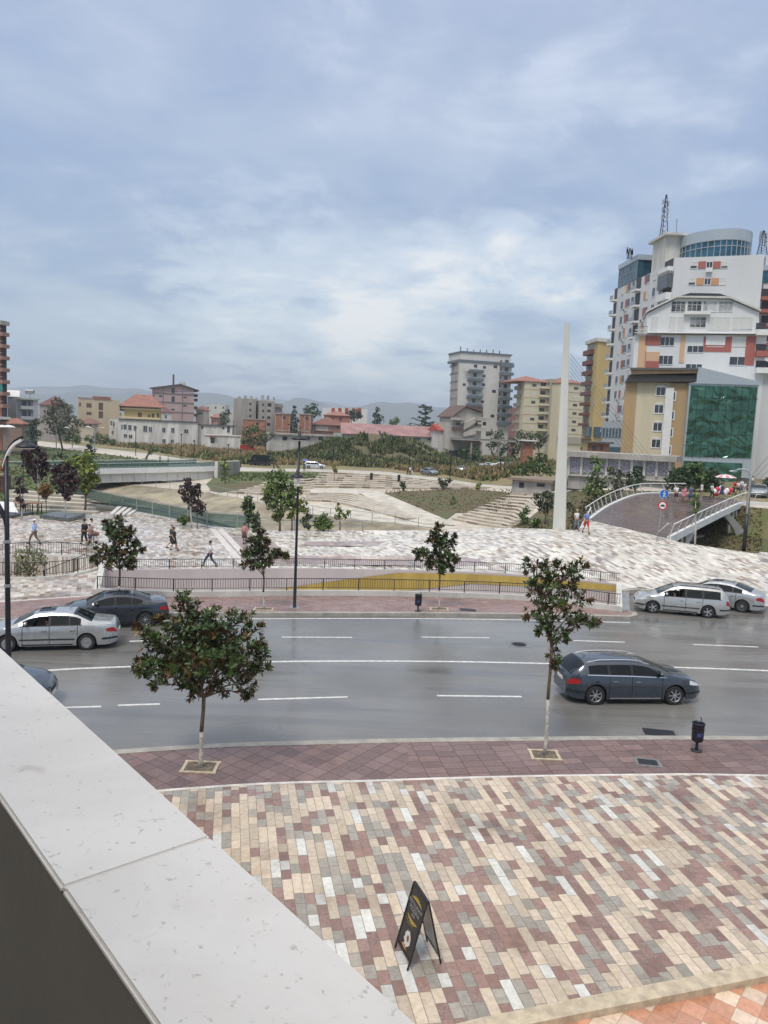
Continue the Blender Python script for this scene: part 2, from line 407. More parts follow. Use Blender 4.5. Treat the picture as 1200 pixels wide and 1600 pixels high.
def sheet(name, poly, m, zfn, holes=(), step=None, kind='structure', dz=0.0, thick=0.0):
    """flat polygon in plan -> triangulated sheet following zfn(x,y)"""
    vs = [Vector((p[0], p[1])) for p in poly]; n = len(vs); es = [(i, (i+1) % n) for i in range(n)]
    for h in holes:
        o = len(vs); vs += [Vector((p[0], p[1])) for p in h]; es += [(o+i, o+(i+1) % len(h)) for i in range(len(h))]
    def inside(p, pg):
        c = False; j = len(pg)-1
        for i in range(len(pg)):
            if (pg[i][1] > p[1]) != (pg[j][1] > p[1]) and p[0] < (pg[j][0]-pg[i][0])*(p[1]-pg[i][1])/(pg[j][1]-pg[i][1])+pg[i][0]: c = not c
            j = i
        return c
    if step:
        x0, x1 = min(p[0] for p in poly), max(p[0] for p in poly); y0, y1 = min(p[1] for p in poly), max(p[1] for p in poly)
        x = x0+step/2
        while x < x1:
            y = y0+step/2
            while y < y1:
                if inside((x, y), poly): vs.append(Vector((x, y)))
                y += step
            x += step
    ov, oe, of, *_ = delaunay_2d_cdt(vs, es, [], 0, 1e-5)
    fs = []
    for f in of:
        c = sum((ov[i] for i in f), Vector((0, 0)))/len(f)
        if inside(c, poly) and not any(inside(c, h) for h in holes): fs.append(tuple(f))
    b = MB(); b.add([(v.x, v.y, zfn(v.x, v.y)+dz) for v in ov], fs)
    if thick:
        for ring in [poly]+list(holes):
            q = [(p[0], p[1]) for p in ring]
            for i in range(len(q)):
                a, c = q[i], q[(i+1) % len(q)]
                b.add([(a[0], a[1], zfn(*a)+dz), (c[0], c[1], zfn(*c)+dz), (c[0], c[1], zfn(*c)+dz-thick), (a[0], a[1], zfn(*a)+dz-thick)], [(0, 1, 2, 3)])
    o = b.build(name, m); 
    if kind: struct(o, kind)
    return o
def strip(name, A, B, m, rows=1, kind='structure', parent=None):
    """ruled surface between two equally long 3D polylines"""
    n = len(A); vs = []
    for j in range(rows+1):
        for a, c in zip(A, B): vs.append(Vector(a).lerp(Vector(c), j/rows))
    fs = [(j*n+i, j*n+i+1, (j+1)*n+i+1, (j+1)*n+i) for j in range(rows) for i in range(n-1)]
    o = MB().add(vs, fs).build(name, m, parent)
    if kind: struct(o, kind)
    return o
def resample(pts, step):
    pts = [Vector(p) for p in pts]; out = [pts[0].copy()]; acc = 0.0
    for a, b in zip(pts, pts[1:]):
        L = (b-a).length; d = step-acc
        while d <= L and L > 0: out.append(a.lerp(b, d/L)); d += step
        acc = L-(d-step)
    return out
def smoothline(pts, k=6):            # Catmull-Rom
    pts = [Vector(p) for p in pts]; out = []
    for i in range(len(pts)-1):
        p0, p1, p2, p3 = pts[max(i-1, 0)], pts[i], pts[i+1], pts[min(i+2, len(pts)-1)]
        for j in range(k):
            t = j/k; out.append(.5*((2*p1)+(-p0+p2)*t+(2*p0-5*p1+4*p2-p3)*t*t+(-p0+3*p1-3*p2+p3)*t**3))
    out.append(pts[-1]); return out
def offs(line, d):                   # offset a plan polyline to its left
    out = []
    for i, p in enumerate(line):
        t = (line[min(i+1, len(line)-1)]-line[max(i-1, 0)]); t.z = 0; t.normalize(); out.append(p+Vector((-t.y, t.x, 0))*d)
    return out
def curbline(b, line, w, z0, z1, m=None):      # rectangular section swept along a plan line
    A = line; Bn = offs(line, w); n = len(A); vs = []
    for q, z in ((A, z0), (A, z1), (Bn, z1), (Bn, z0)): vs += [(p.x, p.y, p.z+z) for p in q]
    fs = []
    for k in range(4):
        for i in range(n-1):
            a = k*n+i; c = ((k+1) % 4)*n+i; fs.append((a, a+1, c+1, c))
    fs += [(0, n, 2*n, 3*n), (n-1, 4*n-1, 3*n-1, 2*n-1)]
    b.add(vs, fs, m)
# ================================================================ the setting
PZ = .12                                                  # level of the near pavement and square
NE = [Vector(p) for p in ((-60, 1, 0), (-30, 9.6, 0), (-16, 14.2, 0), (-4.73, 17.72, 0), (.29, 18.66, 0), (3.7, 19.2, 0), (7.11, 19.62, 0), (10.65, 19.9, 0), (25, 20.4, 0), (60, 18, 0))]
NK = [Vector(p) for p in ((-60, 3.6, 0), (-30, 12.3, 0), (-16, 16.9, 0), (-6.46, 19.98, 0), (-1.54, 21.03, 0), (4.04, 21.85, 0), (12.03, 22.75, 0), (26, 23.5, 0), (60, 22, 0))]
NEc, NKc = smoothline(NE), smoothline(NK)
NKi = offs(NKc, -.28)                                      # inner side of the near kerb
FK = [P(x, y) for x, y in ((-500, 1010), (-200, 985), (0, 973), (150, 966), (270, 963), (380, 962.5), (550, 962.5), (700, 963), (860, 965), (960, 967.5))]
FKc = smoothline(FK)
TURN = [P(x, y) for x, y in ((985, 968), (996, 965), (994, 961), (983, 959))]
WB = [P(x, y) for x, y in ((151, 933), (275, 937), (480, 935), (650, 936.5), (825, 943), (967, 960))]   # foot of the low wall
WBc = smoothline(WB)
BW = [G(x, y) for x, y in ((160, 892), (305, 890.5), (500, 889.5), (650, 892), (828, 900), (967, 914))]
BWc = smoothline(BW)
LOT = [P(970, 926), P(1000, 924), P(1100, 937), P(1200, 951), P(1500, 990)]
z0 = lambda x, y: 0.0
# river bed under and beyond everything
bed = MB().box((20, 70, -4.7), (520, 260, 1.0)).build('river_bed', grassmat('river_bed_green', (.075, .10, .035), (.12, .115, .06), .12)); struct(bed)
# road
rd = [(p.x, p.y) for p in NKc]+[(60, 60), (40, 46)]+[(p.x, p.y) for p in reversed(LOT)]+[(p.x, p.y) for p in reversed([P(983, 959), P(990, 962)][:1])]+[(p.x, p.y) for p in reversed(TURN)]+[(p.x, p.y) for p in reversed(FKc)]+[(-60, 25)]
rd = [(p.x, p.y) for p in NKc]+[(60, 40)]+[(p.x, p.y) for p in reversed(LOT)]+[(P(978, 958).x, P(978, 958).y)]+[(p.x, p.y) for p in reversed(TURN)]+[(p.x, p.y) for p in reversed(FKc)]+[(-60, 12)]
sheet('road', rd, m_road, z0, step=4)
# near pavement: diagonal paving to the left, straight to the right
ins = [p for p in NKi]
def between(A, B, xa, xb):
    a = [(p.x, p.y) for p in A if xa < p.x < xb]; b = [(p.x, p.y) for p in B if xa < p.x < xb]
    def at(L, x): return next(((x, lerp(p.y, q.y, (x-p.x)/(q.x-p.x))) for p, q in zip(L, L[1:]) if p.x <= x <= q.x))
    return [at(A, xa)]+a+[at(A, xb)]+[at(B, xb)]+b[::-1]+[at(B, xa)]
NEo = offs(NEc, .10)
zp = lambda x, y: PZ
sheet('near_pavement_diagonal', between(NEo, NKi, -55, .95), m_pave_diag, zp)
sheet('near_pavement', between(NEo, NKi, .95, 58), m_pave, zp)
b = MB(); curbline(b, NKi, .28, -.2, PZ+.012); struct(b.build('near_kerb', m_kerb))
b = MB(); curbline(b, NEc, .10, -.2, PZ+.006); struct(b.build('pale_edging', m_kerbw))
b = MB(); curbline(b, offs(NKc, .05), .10, -.1, .006); struct(b.build('gutter_line', m_line))
# near square, tan strip and terrace tiles
st = [P(x, y, PZ) for x, y in ((600, 1640), (750, 1602), (900, 1571), (1050, 1542), (1200, 1512), (1500, 1455))]
st = [st[0]+(st[0]-st[1])*6]+st+[st[-1]+(st[-1]-st[-2])*5]
sheet('near_square', [(p.x, p.y) for p in reversed([q for q in NEc if -55 < q.x < 58])]+[(-55, -4)]+[(p.x, p.y) for p in st if p.x > -50]+[(58, st[-1].y)], m_plaza_near, zp, step=6)
b = MB(); curbline(b, st, -.30, -.2, PZ+.005); struct(b.build('tan_edging', m_strip))
st2 = offs(st, -.30)
sheet('terrace', [(p.x, p.y) for p in st2]+[(60, -6), (-60, -6)], m_terr, zp)
# far pavement and kerb
sheet('far_pavement', [(p.x, p.y) for p in FKc]+[(p.x, p.y) for p in TURN]+[(P(978, 958).x, P(978, 958).y)]+[(p.x, p.y) for p in reversed(WBc)]+[(P(148, 935.5).x, P(148, 935.5).y), (P(0, 946).x, P(0, 946).y), (P(-300, 965).x, P(-300, 965).y), (-60, 24)], m_pave_far, lambda x, y: .14)
b = MB(); curbline(b, FKc+TURN, .26, -.15, .15); struct(b.build('far_kerb', m_kerb))
pel = [P(-300, 965), P(0, 946), P(148, 935.5)]
b = MB(); curbline(b, pel, .16, -.1, .155); struct(b.build('far_pale_edging', m_kerbw))
# painted lines
def dash(name, pts, w=.12, z=.005):
    L = smoothline([P(x, y) for x, y in pts]) if len(pts) > 2 else [P(x, y) for x, y in pts]
    b = MB(); curbline(b, offs(L, -w/2), w, 0, z); return struct(b.build(name, m_line))
dash('centre_line', [(-150, 1068), (67, 1048), (220, 1041), (400, 1034.5), (560, 1033), (720, 1034), (860, 1037), (1030, 1042), (1200, 1048), (1400, 1058)], .15)
for a in (((440, 995.5), (550, 996)), ((658, 995.5), (765, 996.5)), ((885, 1000.5), (976, 1003.5)), ((1083, 1007), (1185, 1011)), ((202, 1002), (240, 1001)), ((403, 1093), (543, 1089)), ((683, 1087), (815, 1088.5)), ((184, 1102), (250, 1100)), ((40, 1107), (158, 1104)), ((950, 1092), (1080, 1096))): dash('lane_dash', a, .12)
dash('edge_line', [(270, 968.5), (380, 967), (550, 966.5), (700, 967), (860, 969.5), (985, 973)], .12)
# far square: left wetter part, right paler part, split by the stone band
band_a, band_b = G(372, 877), G(327, 825)
NW = [P(0, 945.5), P(148, 935), P(153, 892)]
EDL = [G(x, y) for x, y in ((390, 826.5), (330, 822), (250, 806), (205, 797), (165, 799), (120, 808), (60, 806), (0, 799), (-300, 775))]
EDR = [G(x, y) for x, y in ((440, 829), (500, 828.5), (660, 828.5), (870, 827), (903, 828), (914, 817), (923, 812.5), (985, 826), (1042, 841), (1060, 847), (1100, 853), (1200, 868), (1400, 905))]
RC = Vector((-20.6, 45, 0)); RR = 3.6
ring = [(RC.x+RR*math.cos(a*math.pi/20), RC.y+RR*math.sin(a*math.pi/20)) for a in range(40)]
bwl = [(p.x, p.y) for p in BWc]
ba = min(range(len(bwl)), key=lambda i: abs(bwl[i][0]-P(390, 890).x))
left = [(P(-300, 965).x, P(-300, 965).y)]+[(p.x, p.y) for p in NW]+bwl[:ba+1]+[(p.x, p.y) for p in EDL]
sheet('far_square_left', left, m_plaza_left, hz, holes=[ring], step=3, thick=4.4)
right = bwl[ba:]+[(p.x, p.y) for p in LOT]+[(p.x, p.y) for p in reversed(EDR)]+[(EDL[0].x, EDL[0].y)]
sheet('far_square', right, m_plaza_far, hz, step=2.5, thick=4.4)
def gline(a, b_, n=14): return [Vector((lerp(a.x, b_.x, i/n), lerp(a.y, b_.y, i/n), 0)) for i in range(n+1)]
def gz(L, d=.004): return [Vector((p.x, p.y, hz(p.x, p.y)+d)) for p in L]
for px in ((327, 372), (339, 388)):
    L = gline(G(px[0], 826), G(px[1], 880)); b = MB(); curbline(b, gz(L, 0), .5, -.1, .006); struct(b.build('stone_band', m_kerbw))
def psheet(name, pts, m, dz=.005): return sheet(name, [tuple(G(x, y).xy) for x, y in pts], m, hz, step=2.5, dz=dz)
psheet('pink_paving', ((470, 868), (728, 870), (800, 888), (700, 885), (520, 882), (395, 882), (385, 868)), m_pink)
psheet('pink_paving', ((480, 846), (600, 846), (590, 853), (470, 853)), m_pink)
psheet('pink_paving', ((345, 838), (420, 840), (450, 868), (373, 868)), m_pink)
# far asphalt lot edge kerb
b = MB(); curbline(b, [G(p[0], p[1]) for p in ((973, 926), (1000, 924), (1100, 937), (1200, 951), (1400, 977))], .25, -.1, .12); struct(b.build('lot_kerb', m_kerb))
# ---- trench of the underpass
fl = [(p.x, p.y) for p in offs(WBc, .2)]+[(p.x, p.y) for p in reversed(BWc)]
struct(sheet('underpass_floor', fl, m_conc_light, lambda x, y: -3.0))
def wallstrip(name, L, zt, zb, m, **k): return strip(name, [Vector((p.x, p.y, zb)) for p in L], [Vector((p.x, p.y, zt(p) if callable(zt) else zt)) for p in L], m, 1, **k)
m_pinkwall = mat('pinkish_render', (.50, .435, .43), .7, var=.08, scale=.5, streak=True)
m_yellow = mat('yellow_render', (.45, .315, .075), .7, var=.22, scale=.7, streak=True)
bwall = empty('retaining_wall', BW[0], 0, 'long pinkish rendered back wall of the underpass ramp with a yellow wedge painted on it', 'wall')
bb = MB(); shift = Vector(BW[0])
curbline(bb, [Vector((p.x, p.y, hz(p.x, p.y)))-shift*1 for p in offs(BWc, -.02)], .2, -3.1, .05)
bb.build('wall_face', m_pinkwall, bwall)
def onwall(px, py):
    k = min(BWc, key=lambda p: abs(px_of(p)-px)); return D(px, py, k.y)
def px_of(p):
    v = Vector((p.x, p.y, p.z-CAMH)); return 600+FPX*v.dot(_r)/v.dot(_f)
def py_of(p):
    v = Vector((p.x, p.y, p.z-CAMH)); return 800-FPX*v.dot(_u)/v.dot(_f)
top = [(395, 926), (500, 911), (622, 895), (730, 896.5), (828, 902), (900, 908), (966, 915)]
bot = [(395, 934), (500, 934), (600, 927), (735, 912), (828, 916), (900, 919), (966, 924)]
Lt, Lb = [], []
fr = Vector((0, -.05, 0))
def wline(px):
    for p, q in zip(BWc, BWc[1:]):
        a, c = px_of(p), px_of(q)
        if a <= px <= c: return lerp(p.y, q.y, (px-a)/(c-a))
    return BWc[-1].y
for i in range(41):
    px = 396+i*(965-396)/40
    Lt.append(D(px, pl(top, px)[0], wline(px)-.06)-shift); Lb.append(D(px, pl(bot, px)[0], wline(px)-.06)-shift)
strip('yellow_wedge', Lb, Lt, m_yellow, 1, kind=None, parent=bwall)
nw = empty('low_wall', WB[0], 0, 'low pale kerb wall with the nearer black railing on it, along the far pavement', 'wall')
bb = MB(); curbline(bb, [p-WB[0] for p in WBc], .22, -3.0, .42); bb.build('wall_face', m_conc_light, nw)
ewall = MB()
for a, c in ((P(967, 960), BW[-1]), (WB[0], BW[0])):
    d = (c-a).normalized(); q = Vector((-d.y, d.x, 0))*.15
    ewall.prism([(a+q)[:2], (c+q)[:2], (c-q)[:2], (a-q)[:2]], -3.0, .40)
struct(ewall.build('underpass_end_walls', m_conc_light))
def railing(name, L, h, label, cat='railing', gap=.13, postgap=1.9, m=m_iron, bar=.009, group=None, base=.05):
    L = [Vector(p) for p in L]; o = L[0].copy(); root = empty(name, o, 0, label, cat, group)
    rs = resample(L, .5); rs = rs+[L[-1]] if (rs[-1]-L[-1]).length > .1 else rs
    b = MB(); 
    b.tube([p-o+Vector((0, 0, h)) for p in rs], .022, 6); b.build('top_rail', m, root)
    b = MB(); b.tube([p-o+Vector((0, 0, .09+base)) for p in rs], .015, 4); b.build('bottom_rail', m, root)
    b = MB()
    for p in resample(L, gap): b.box(p-o+Vector((0, 0, (h+.09+base)/2)), (bar*2, bar*2, h-.09-base))
    b.build('baluster_row', m, root)
    pm = None
    for p in resample(L, postgap):
        if pm is None: q = MB().box((0, 0, h/2-.02), (.045, .045, h+.06)).build('post', m, root, loc=p-o); pm = q
        else: q = pm.copy(); COL.objects.link(q); q.location = p-o
    return root
railing('railing', [p+Vector((0, 0, .42)) for p in offs(WBc, .1)], .62, 'nearer black railing standing on the low kerb wall beside the far pavement')
railing('railing', [Vector((p.x, p.y, hz(p.x, p.y)+.05)) for p in offs(BWc, .1)], .60, 'farther black railing along the top of the pinkish wall with the yellow wedge')
# ---- sunk round stair
b = MB(); pts = [(RC.x+(RR)*math.cos(a*math.pi/30), RC.y+(RR)*math.sin(a*math.pi/30)) for a in range(60)]
vs = [(x, y, .1) for x, y in pts]+[(x, y, -3) for x, y in pts]+[((x-RC.x)*1.06+RC.x, (y-RC.y)*1.06+RC.y, .1) for x, y in pts]+[((x-RC.x)*1.06+RC.x, (y-RC.y)*1.06+RC.y, -.2) for x, y in pts]
b.add(vs, [(i, (i+1) % 60, (i+1) % 60+60, i+60) for i in range(60)]+[(i, i+120, (i+1) % 60+120, (i+1) % 60) for i in range(60)]+[(i+120, i+180, (i+1) % 60+180, (i+1) % 60+120) for i in range(60)])
struct(b.build('sunken_stair_wall', m_conc_light))
struct(MB().prism(pts, -3.2, -1.3).build('sunken_stair_floor', m_kerbw))
st_b = MB()
for i in range(8): st_b.box((RC.x+1.0+i*.30, RC.y-1.6, -1.3+(i+1)*.085), (.30, 1.5, (i+1)*.17))
tag(st_b.build('stairs', m_conc_light), 'short pale stair rising inside the round sunken railing', 'stairs')
arc = [RC+Vector((RR*1.03*math.cos(R(a)), RR*1.03*math.sin(R(a)), .1)) for a in range(-175, 176, 5)]
railing('round_railing', arc, .80, 'black round railing around the sunken stair on the left', gap=.16)
L = [RC+Vector((.9, -.8, -.9)), RC+Vector((3.3, -.8, .15))]
railing('stair_railing', L, .85, 'short black railing sloping down inside the round one', gap=.2)
# ================================================================ river and far bank
TOE = [(-400, 700, -2.), (-100, 726, -2.), (0, 735, -2.), (120, 747, -2.), (200, 757, -2.), (317, 768, -2.), (407, 786, -2.), (490, 805, -2.), (567, 814, -2.), (622, 819.5, -2.), (700, 829, -2.1), (760, 832, -2.2), (840, 836, -2.0), (920, 842, -1.6), (1050, 858, -1.), (1200, 867, -1.), (1500, 885, -1.)]
UP = [(-400, 655, 0), (-100, 672, 0), (0, 685, 0), (60, 692, 0), (150, 703, 0), (224, 712, 0), (300, 725, 0), (345, 732, 0), (400, 735.5, 0), (480, 736, 0), (600, 741, 0), (700, 753, 0), (757, 762, 0), (830, 768, .3), (900, 765, 1.5), (960, 762, 2.6), (1040, 765, 3), (1100, 775, 3), (1170, 790, 3), (1250, 797, 3), (1500, 815, 3)]
def toe(px): y, z = pl(TOE, px); return P(px, y, z)
def upp(px): y, z = pl(UP, px); return P(px, y, z)
def Bk(px, py, dz=0.0):
    A, C = toe(px), upp(px); lo, hi = -.15, 1.1
    for _ in range(26):
        t = (lo+hi)/2
        if py_of(A.lerp(C, t)) > py: lo = t
        else: hi = t
    p = A.lerp(C, lo); p.z += dz; return p
PX = list(range(-400, 1501, 20))
strip('far_bank', [toe(x) for x in PX], [upp(x) for x in PX], m_bankstone, 12)
def inner(px):
    w = pl([(-400, 12), (500, 10), (640, 7), (760, 3), (900, .6), (1500, .4)], px)[0]; t = toe(px); return Vector((t.x-.25*w, t.y-w, -3.9 if w > 2 else -4.3))
strip('river_slope', [inner(x) for x in PX if x <= 760], [toe(x) for x in PX if x <= 760], m_slope, 4)
strip('river_wall', [inner(x) for x in PX if x >= 760], [toe(x) for x in PX if x >= 760], m_concrete, 1)
wp = [inner(x)+Vector((0, .3, .12)) for x in PX if x <= 1500]
wn_ = [Vector((p.x+(-3 if p.x < 0 else -1), p.y-(13 if p.x < 5 else 8), p.z)) for p in wp]
strip('river', [Vector((p.x, p.y, -4.05)) for p in wn_], [Vector((p.x, p.y, -4.05)) for p in wp], m_water, 1)
# near-side green strip in the bed
def banksheet(name, pp, m, dz=.06, step=9, kind='structure'):
    vs = [Vector(p) for p in pp]; n = len(vs); es = [(i, (i+1) % n) for i in range(n)]
    def inside(p):
        c = False; j = n-1
        for i in range(n):
            if (pp[i][1] > p[1]) != (pp[j][1] > p[1]) and p[0] < (pp[j][0]-pp[i][0])*(p[1]-pp[i][1])/(pp[j][1]-pp[i][1])+pp[i][0]: c = not c
            j = i
        return c
    x0, x1 = min(p[0] for p in pp), max(p[0] for p in pp); y0, y1 = min(p[1] for p in pp), max(p[1] for p in pp)
    x = x0+step/2
    while x < x1:
        y = y0+step/4
        while y < y1:
            if inside((x, y)): vs.append(Vector((x, y)))
            y += step/2
        x += step
    ov, oe, of, *_ = delaunay_2d_cdt(vs, es, [], 0, 1e-5)
    fs = [tuple(f) for f in of if inside(sum((ov[i] for i in f), Vector((0, 0)))/len(f))]
    o = MB().add([Bk(v.x, v.y, dz) for v in ov], fs).build(name, m)
    if kind: struct(o, kind)
    return o
m_path = mat('path_stone', (.53, .49, .41), .6, var=.22, scale=.6)
m_prom = mat('promenade_stone', (.46, .43, .37), .65, var=.18, scale=.3)
banksheet('lawn', ((345, 737), (400, 737), (500, 737.5), (507, 744), (470, 748), (425, 752), (345, 762), (330, 766), (322, 757)), m_grass)
banksheet('dry_slope', ((338, 757), (400, 754), (440, 757), (400, 765), (345, 770), (328, 767)), m_brownslope, .09)
banksheet('grass_triangle', ((597, 771), (640, 767.5), (730, 764.5), (775, 768), (797, 771), (790, 782), (742, 801), (712, 802), (698, 812)), m_brownslope)
banksheet('dry_slope', ((835, 772), (900, 768), (960, 766), (1040, 769), (1100, 779), (1170, 793), (1250, 800), (1400, 815), (1400, 877), (1200, 866), (1050, 857), (920, 841), (840, 835), (790, 829), (830, 808), (846, 795)), m_brownslope)
banksheet('lawn', ((1165, 796), (1300, 805), (1300, 850), (1200, 846), (1165, 838)), grassmat('worn_lawn', (.11, .12, .04), (.17, .14, .07), .5), .1)
banksheet('lawn', ((-390, 660), (-100, 677), (0, 690), (60, 697), (130, 706), (180, 712), (215, 717), (262, 724), (262, 740), (200, 742), (120, 742), (0, 730), (-390, 697)), m_grass, .08)
banksheet('stone_path', ((556, 768), (597, 770.5), (700, 814), (712, 822), (660, 819.5), (640, 815)), m_path, .10, 6)
banksheet('river_path', ((330, 771), (400, 782), (480, 788), (560, 795), (640, 811), (690, 820), (700, 828), (622, 819), (567, 813.5), (490, 804.5), (407, 785.5), (317, 768)), m_path, .05, 7)
banksheet('terrace_path', ((478, 764), (560, 766.5), (600, 769.5), (560, 773), (480, 770)), m_path, .10, 8)
# stepped seating
m_riser = tilemat('riser_blocks', 0, 1.25, 3.1, [(0, (.22, .165, .12)), (.34, (.42, .36, .275)), (.62, (.48, .43, .35))], wet=.0, lv=0, vein=0, dirt=.1)
m_tread = mat('tread_stone', (.47, .42, .34), .6, var=.24, scale=.6)
def steps(topline, botline, n, h=.30, depth=1.3, label='', grp=None):
    x0 = topline[0][0]; b = MB()
    for j in range(n):
        t = (j+.5)/n; L = []
        a0, a1 = lerp(topline[0][0], botline[0][0], t), lerp(topline[-1][0], botline[-1][0], t)
        cnt = max(4, int((a1-a0)/9))
        for i in range(cnt+1):
            s = i/cnt; px = lerp(a0, a1, s)
            ty = pl(topline, lerp(topline[0][0], topline[-1][0], s))[0]; by = pl(botline, lerp(botline[0][0], botline[-1][0], s))[0]
            L.append(Bk(px, lerp(ty, by, t)))
        B2 = offs(L, depth); m_ = len(L); o = [(p.x, p.y, p.z-.5) for p in L]+[(p.x, p.y, p.z+h) for p in L]+[(p.x, p.y, p.z+h) for p in B2]+[(p.x, p.y, p.z-.5) for p in B2]
        b.add(o, [(i, i+1, m_+i+1, m_+i) for i in range(m_-1)], m_riser)
        b.add(o, [(m_+i, m_+i+1, 2*m_+i+1, 2*m_+i) for i in range(m_-1)]+[(2*m_+i, 2*m_+i+1, 3*m_+i+1, 3*m_+i) for i in range(m_-1)]+[(0, m_, 2*m_, 3*m_), (m_-1, 4*m_-1, 3*m_-1, 2*m_-1)], m_tread)
    o = b.build('seating_steps', None); tag(o, label, 'steps', None); return o
steps([(500, 738), (600, 742.5), (700, 755), (757, 764)], [(482, 764), (560, 764.5), (620, 766), (735, 764.5)], 7, .32, 1.6, 'broad stepped stone seating just below the far promenade')
steps([(480, 772), (548, 772), (600, 790), (640, 812)], [(478, 784), (520, 786), (575, 800), (632, 813.5)], 6, .26, 1.0, 'curving stone steps on the left of the bright diagonal path')
steps([(432, 757), (470, 751), (505, 748)], [(350, 772), (400, 775), (478, 776)], 6, .30, 1.3, 'uneven stone steps under the lawn beside the road bridge')
steps([(800, 771), (843, 773), (846, 782)], [(702, 814), (740, 822), (785, 829)], 12, .24, .9, 'diagonal stone steps on the right of the brown grass triangle')
steps([(480, 738.5), (500, 738.5)], [(482, 764), (484, 764)], 7, .3, 1.5, 'narrow stone steps at the end of the lawn') if False else None
# promenade and field beyond
top_line = [upp(x) for x in PX]
def pmz(p): return zfar(p.x, p.y)
pro = [(p.x, p.y) for p in top_line]
pb = [(p.x+(.8 if p.x < 0 else 0), p.y+pl([(-200, 9), (-60, 8), (0, 9), (60, 8)], p.x)[0]) for p in top_line]
def cornerz(x, y):
    best = min(top_line, key=lambda p: (p.x-x)**2+(p.y-y)**2); d = math.hypot(best.x-x, best.y-y)
    return lerp(best.z, zfar(x, y), ss(d/25))
strip('promenade', [Vector((x, y, cornerz(x, y))) for x, y in pro], [Vector((x, y, cornerz(x, y)+.02)) for x, y in pb], m_prom, 1)
fieldpoly = pb+[(320, 60), (320, 330), (-320, 330), (-320, pb[0][1])]
fieldpoly = [(-320, pb[0][1])]+pb+[(320, pb[-1][1]), (320, 330), (-320, 330)]
field = sheet('field', fieldpoly, m_field, lambda x, y: cornerz(x, y)-.03, step=9)
far = MB().add([(-9000, 328, -.1), (9000, 328, -.1), (9000, 14000, -.1), (-9000, 14000, -.1), (-9000, 100, -.1), (-318, 100, -.1), (-318, 328, -.1), (9000, 60, -.1), (318, 60, -.1), (318, 328, -.1)], [(0, 1, 2, 3), (4, 5, 6, 0), (9, 8, 7, 1)]).build('ground', m_field); struct(far)
# left near bank: lawn behind garden steps
def zlawn(x, y):
    v = (y-78)/22; return 1.5*ss(v)
lw = [tuple(P(x, y).xy) for x, y in ((0, 799), (60, 806), (120, 806), (148, 797), (133, 785), (118, 774), (100, 752), (0, 738), (-300, 705), (-300, 775))]
sheet('garden_lawn', lw, m_grass, lambda x, y: zlawn(x, y)+.02, step=3, thick=4.4)
b = MB()
for i in range(9):
    a, c = P(2+i*3, 797-i*4.5), P(150-i*6, 803-i*3.4)
    L = gline(a, c, 6); L = [Vector((p.x, p.y, .18*i)) for p in L]
    if i < 5: curbline(b, L, .9, -.6, .2)
tag(b.build('garden_steps', m_bankstone), 'long low stone steps at the foot of the left lawn', 'steps')
b = MB()
for i in range(4):
    a, c = P(170+i*9, 811-i*1.5), P(184+i*9, 798-i*.5); L = gline(a, c, 2); curbline(b, L, -.35, 0, .45-.1*i)
tag(b.build('stone_steps', m_conc_light), 'four short pale stone steps by the river fence on the left', 'steps')
# hills far away
hm = grassmat('hill', (.06, .09, .05), (.09, .11, .06), .002, .2)
def hills(name, Y, prof, depth):
    x = -3.2*Y; v = []; n = 0; xs = []
    pts = [(pl(prof, -100+1400*i/160)[0]) for i in range(161)]
    A = []; Bb = []; C_ = []
    for i in range(161):
        px = -100+1400*i/160; T = D(px, pts[i], Y); jit = 1+.10*noise.noise((i*.21, Y*.01, 0))
        zt = max(2, T.z*jit); A.append((T.x, Y, zt)); Bb.append((T.x*.93, Y-depth, -2)); C_.append((T.x*1.04, Y+depth, -2))
    vs = []; R_ = 8
    for r in range(R_+1):
        for i in range(161):
            p = Vector(Bb[i]).lerp(Vector(A[i]), r/R_); p.z = -2+(A[i][2]+2)*(r/R_)**1.25*(1+.25*noise.noise((i*.3, r*.8, Y))*(1-r/R_)); vs.append(p)
    o = len(vs); vs += [Vector(c) for c in C_]
    fs = [(r*161+i, r*161+i+1, (r+1)*161+i+1, (r+1)*161+i) for r in range(R_) for i in range(160)]+[(R_*161+i, R_*161+i+1, o+i+1, o+i) for i in range(160)]
    struct(MB().add(vs, fs).build(name, hm, smooth=True))
hills('hills', 5200, [(-100, 628), (30, 618), (120, 612), (200, 614), (300, 612), (350, 617), (400, 628), (440, 632), (462, 617), (480, 622), (520, 637), (570, 634), (600, 629), (640, 629), (700, 638), (800, 645), (1000, 665), (1300, 690)], 900)
hills('hills', 8200, [(-100, 612), (60, 604), (160, 604), (260, 613), (340, 622), (440, 624), (520, 630), (620, 640), (760, 642), (900, 655), (1300, 680)], 1500)
# ================================================================ balcony parapet
SZ = 8.40
o1, o2 = P(0, 1010, SZ), P(655, 1600, SZ); i1 = P(0, 1245, SZ); dvec = (o2-o1).normalized(); nvec = Vector((dvec.y, -dvec.x, 0))
if nvec.dot(i1-o1) < 0: nvec = -nvec
wd = nvec.dot(i1-o1); jp = P(335, 1305, SZ); tj = dvec.dot(jp-o1)
m_cap = mat('polished_cap_stone', (.50, .48, .45), .35, var=0)
m, b_ = begin('marble_cap'); o = objc(); f = fbm(o, 3.2, 7, .62, .6); f2 = fbm(o, 16, 5, .7, .4)
c = mixc(smooth(f, .32, .68), (.70, .665, .61), (.78, .75, .70))
c = mixc(mth('MULTIPLY', smooth(f2, .60, .70), .3), c, (.70, .68, .65))
c = mixc(mth('MULTIPLY', smooth(fbm(o, 26, 4, .6, .8), .66, .74), .35), c, (.31, .29, .26)); c = mixc(mth('MULTIPLY', smooth(fbm(o, 70, 3, .6), .62, .72), .5), c, (.30, .29, .27))
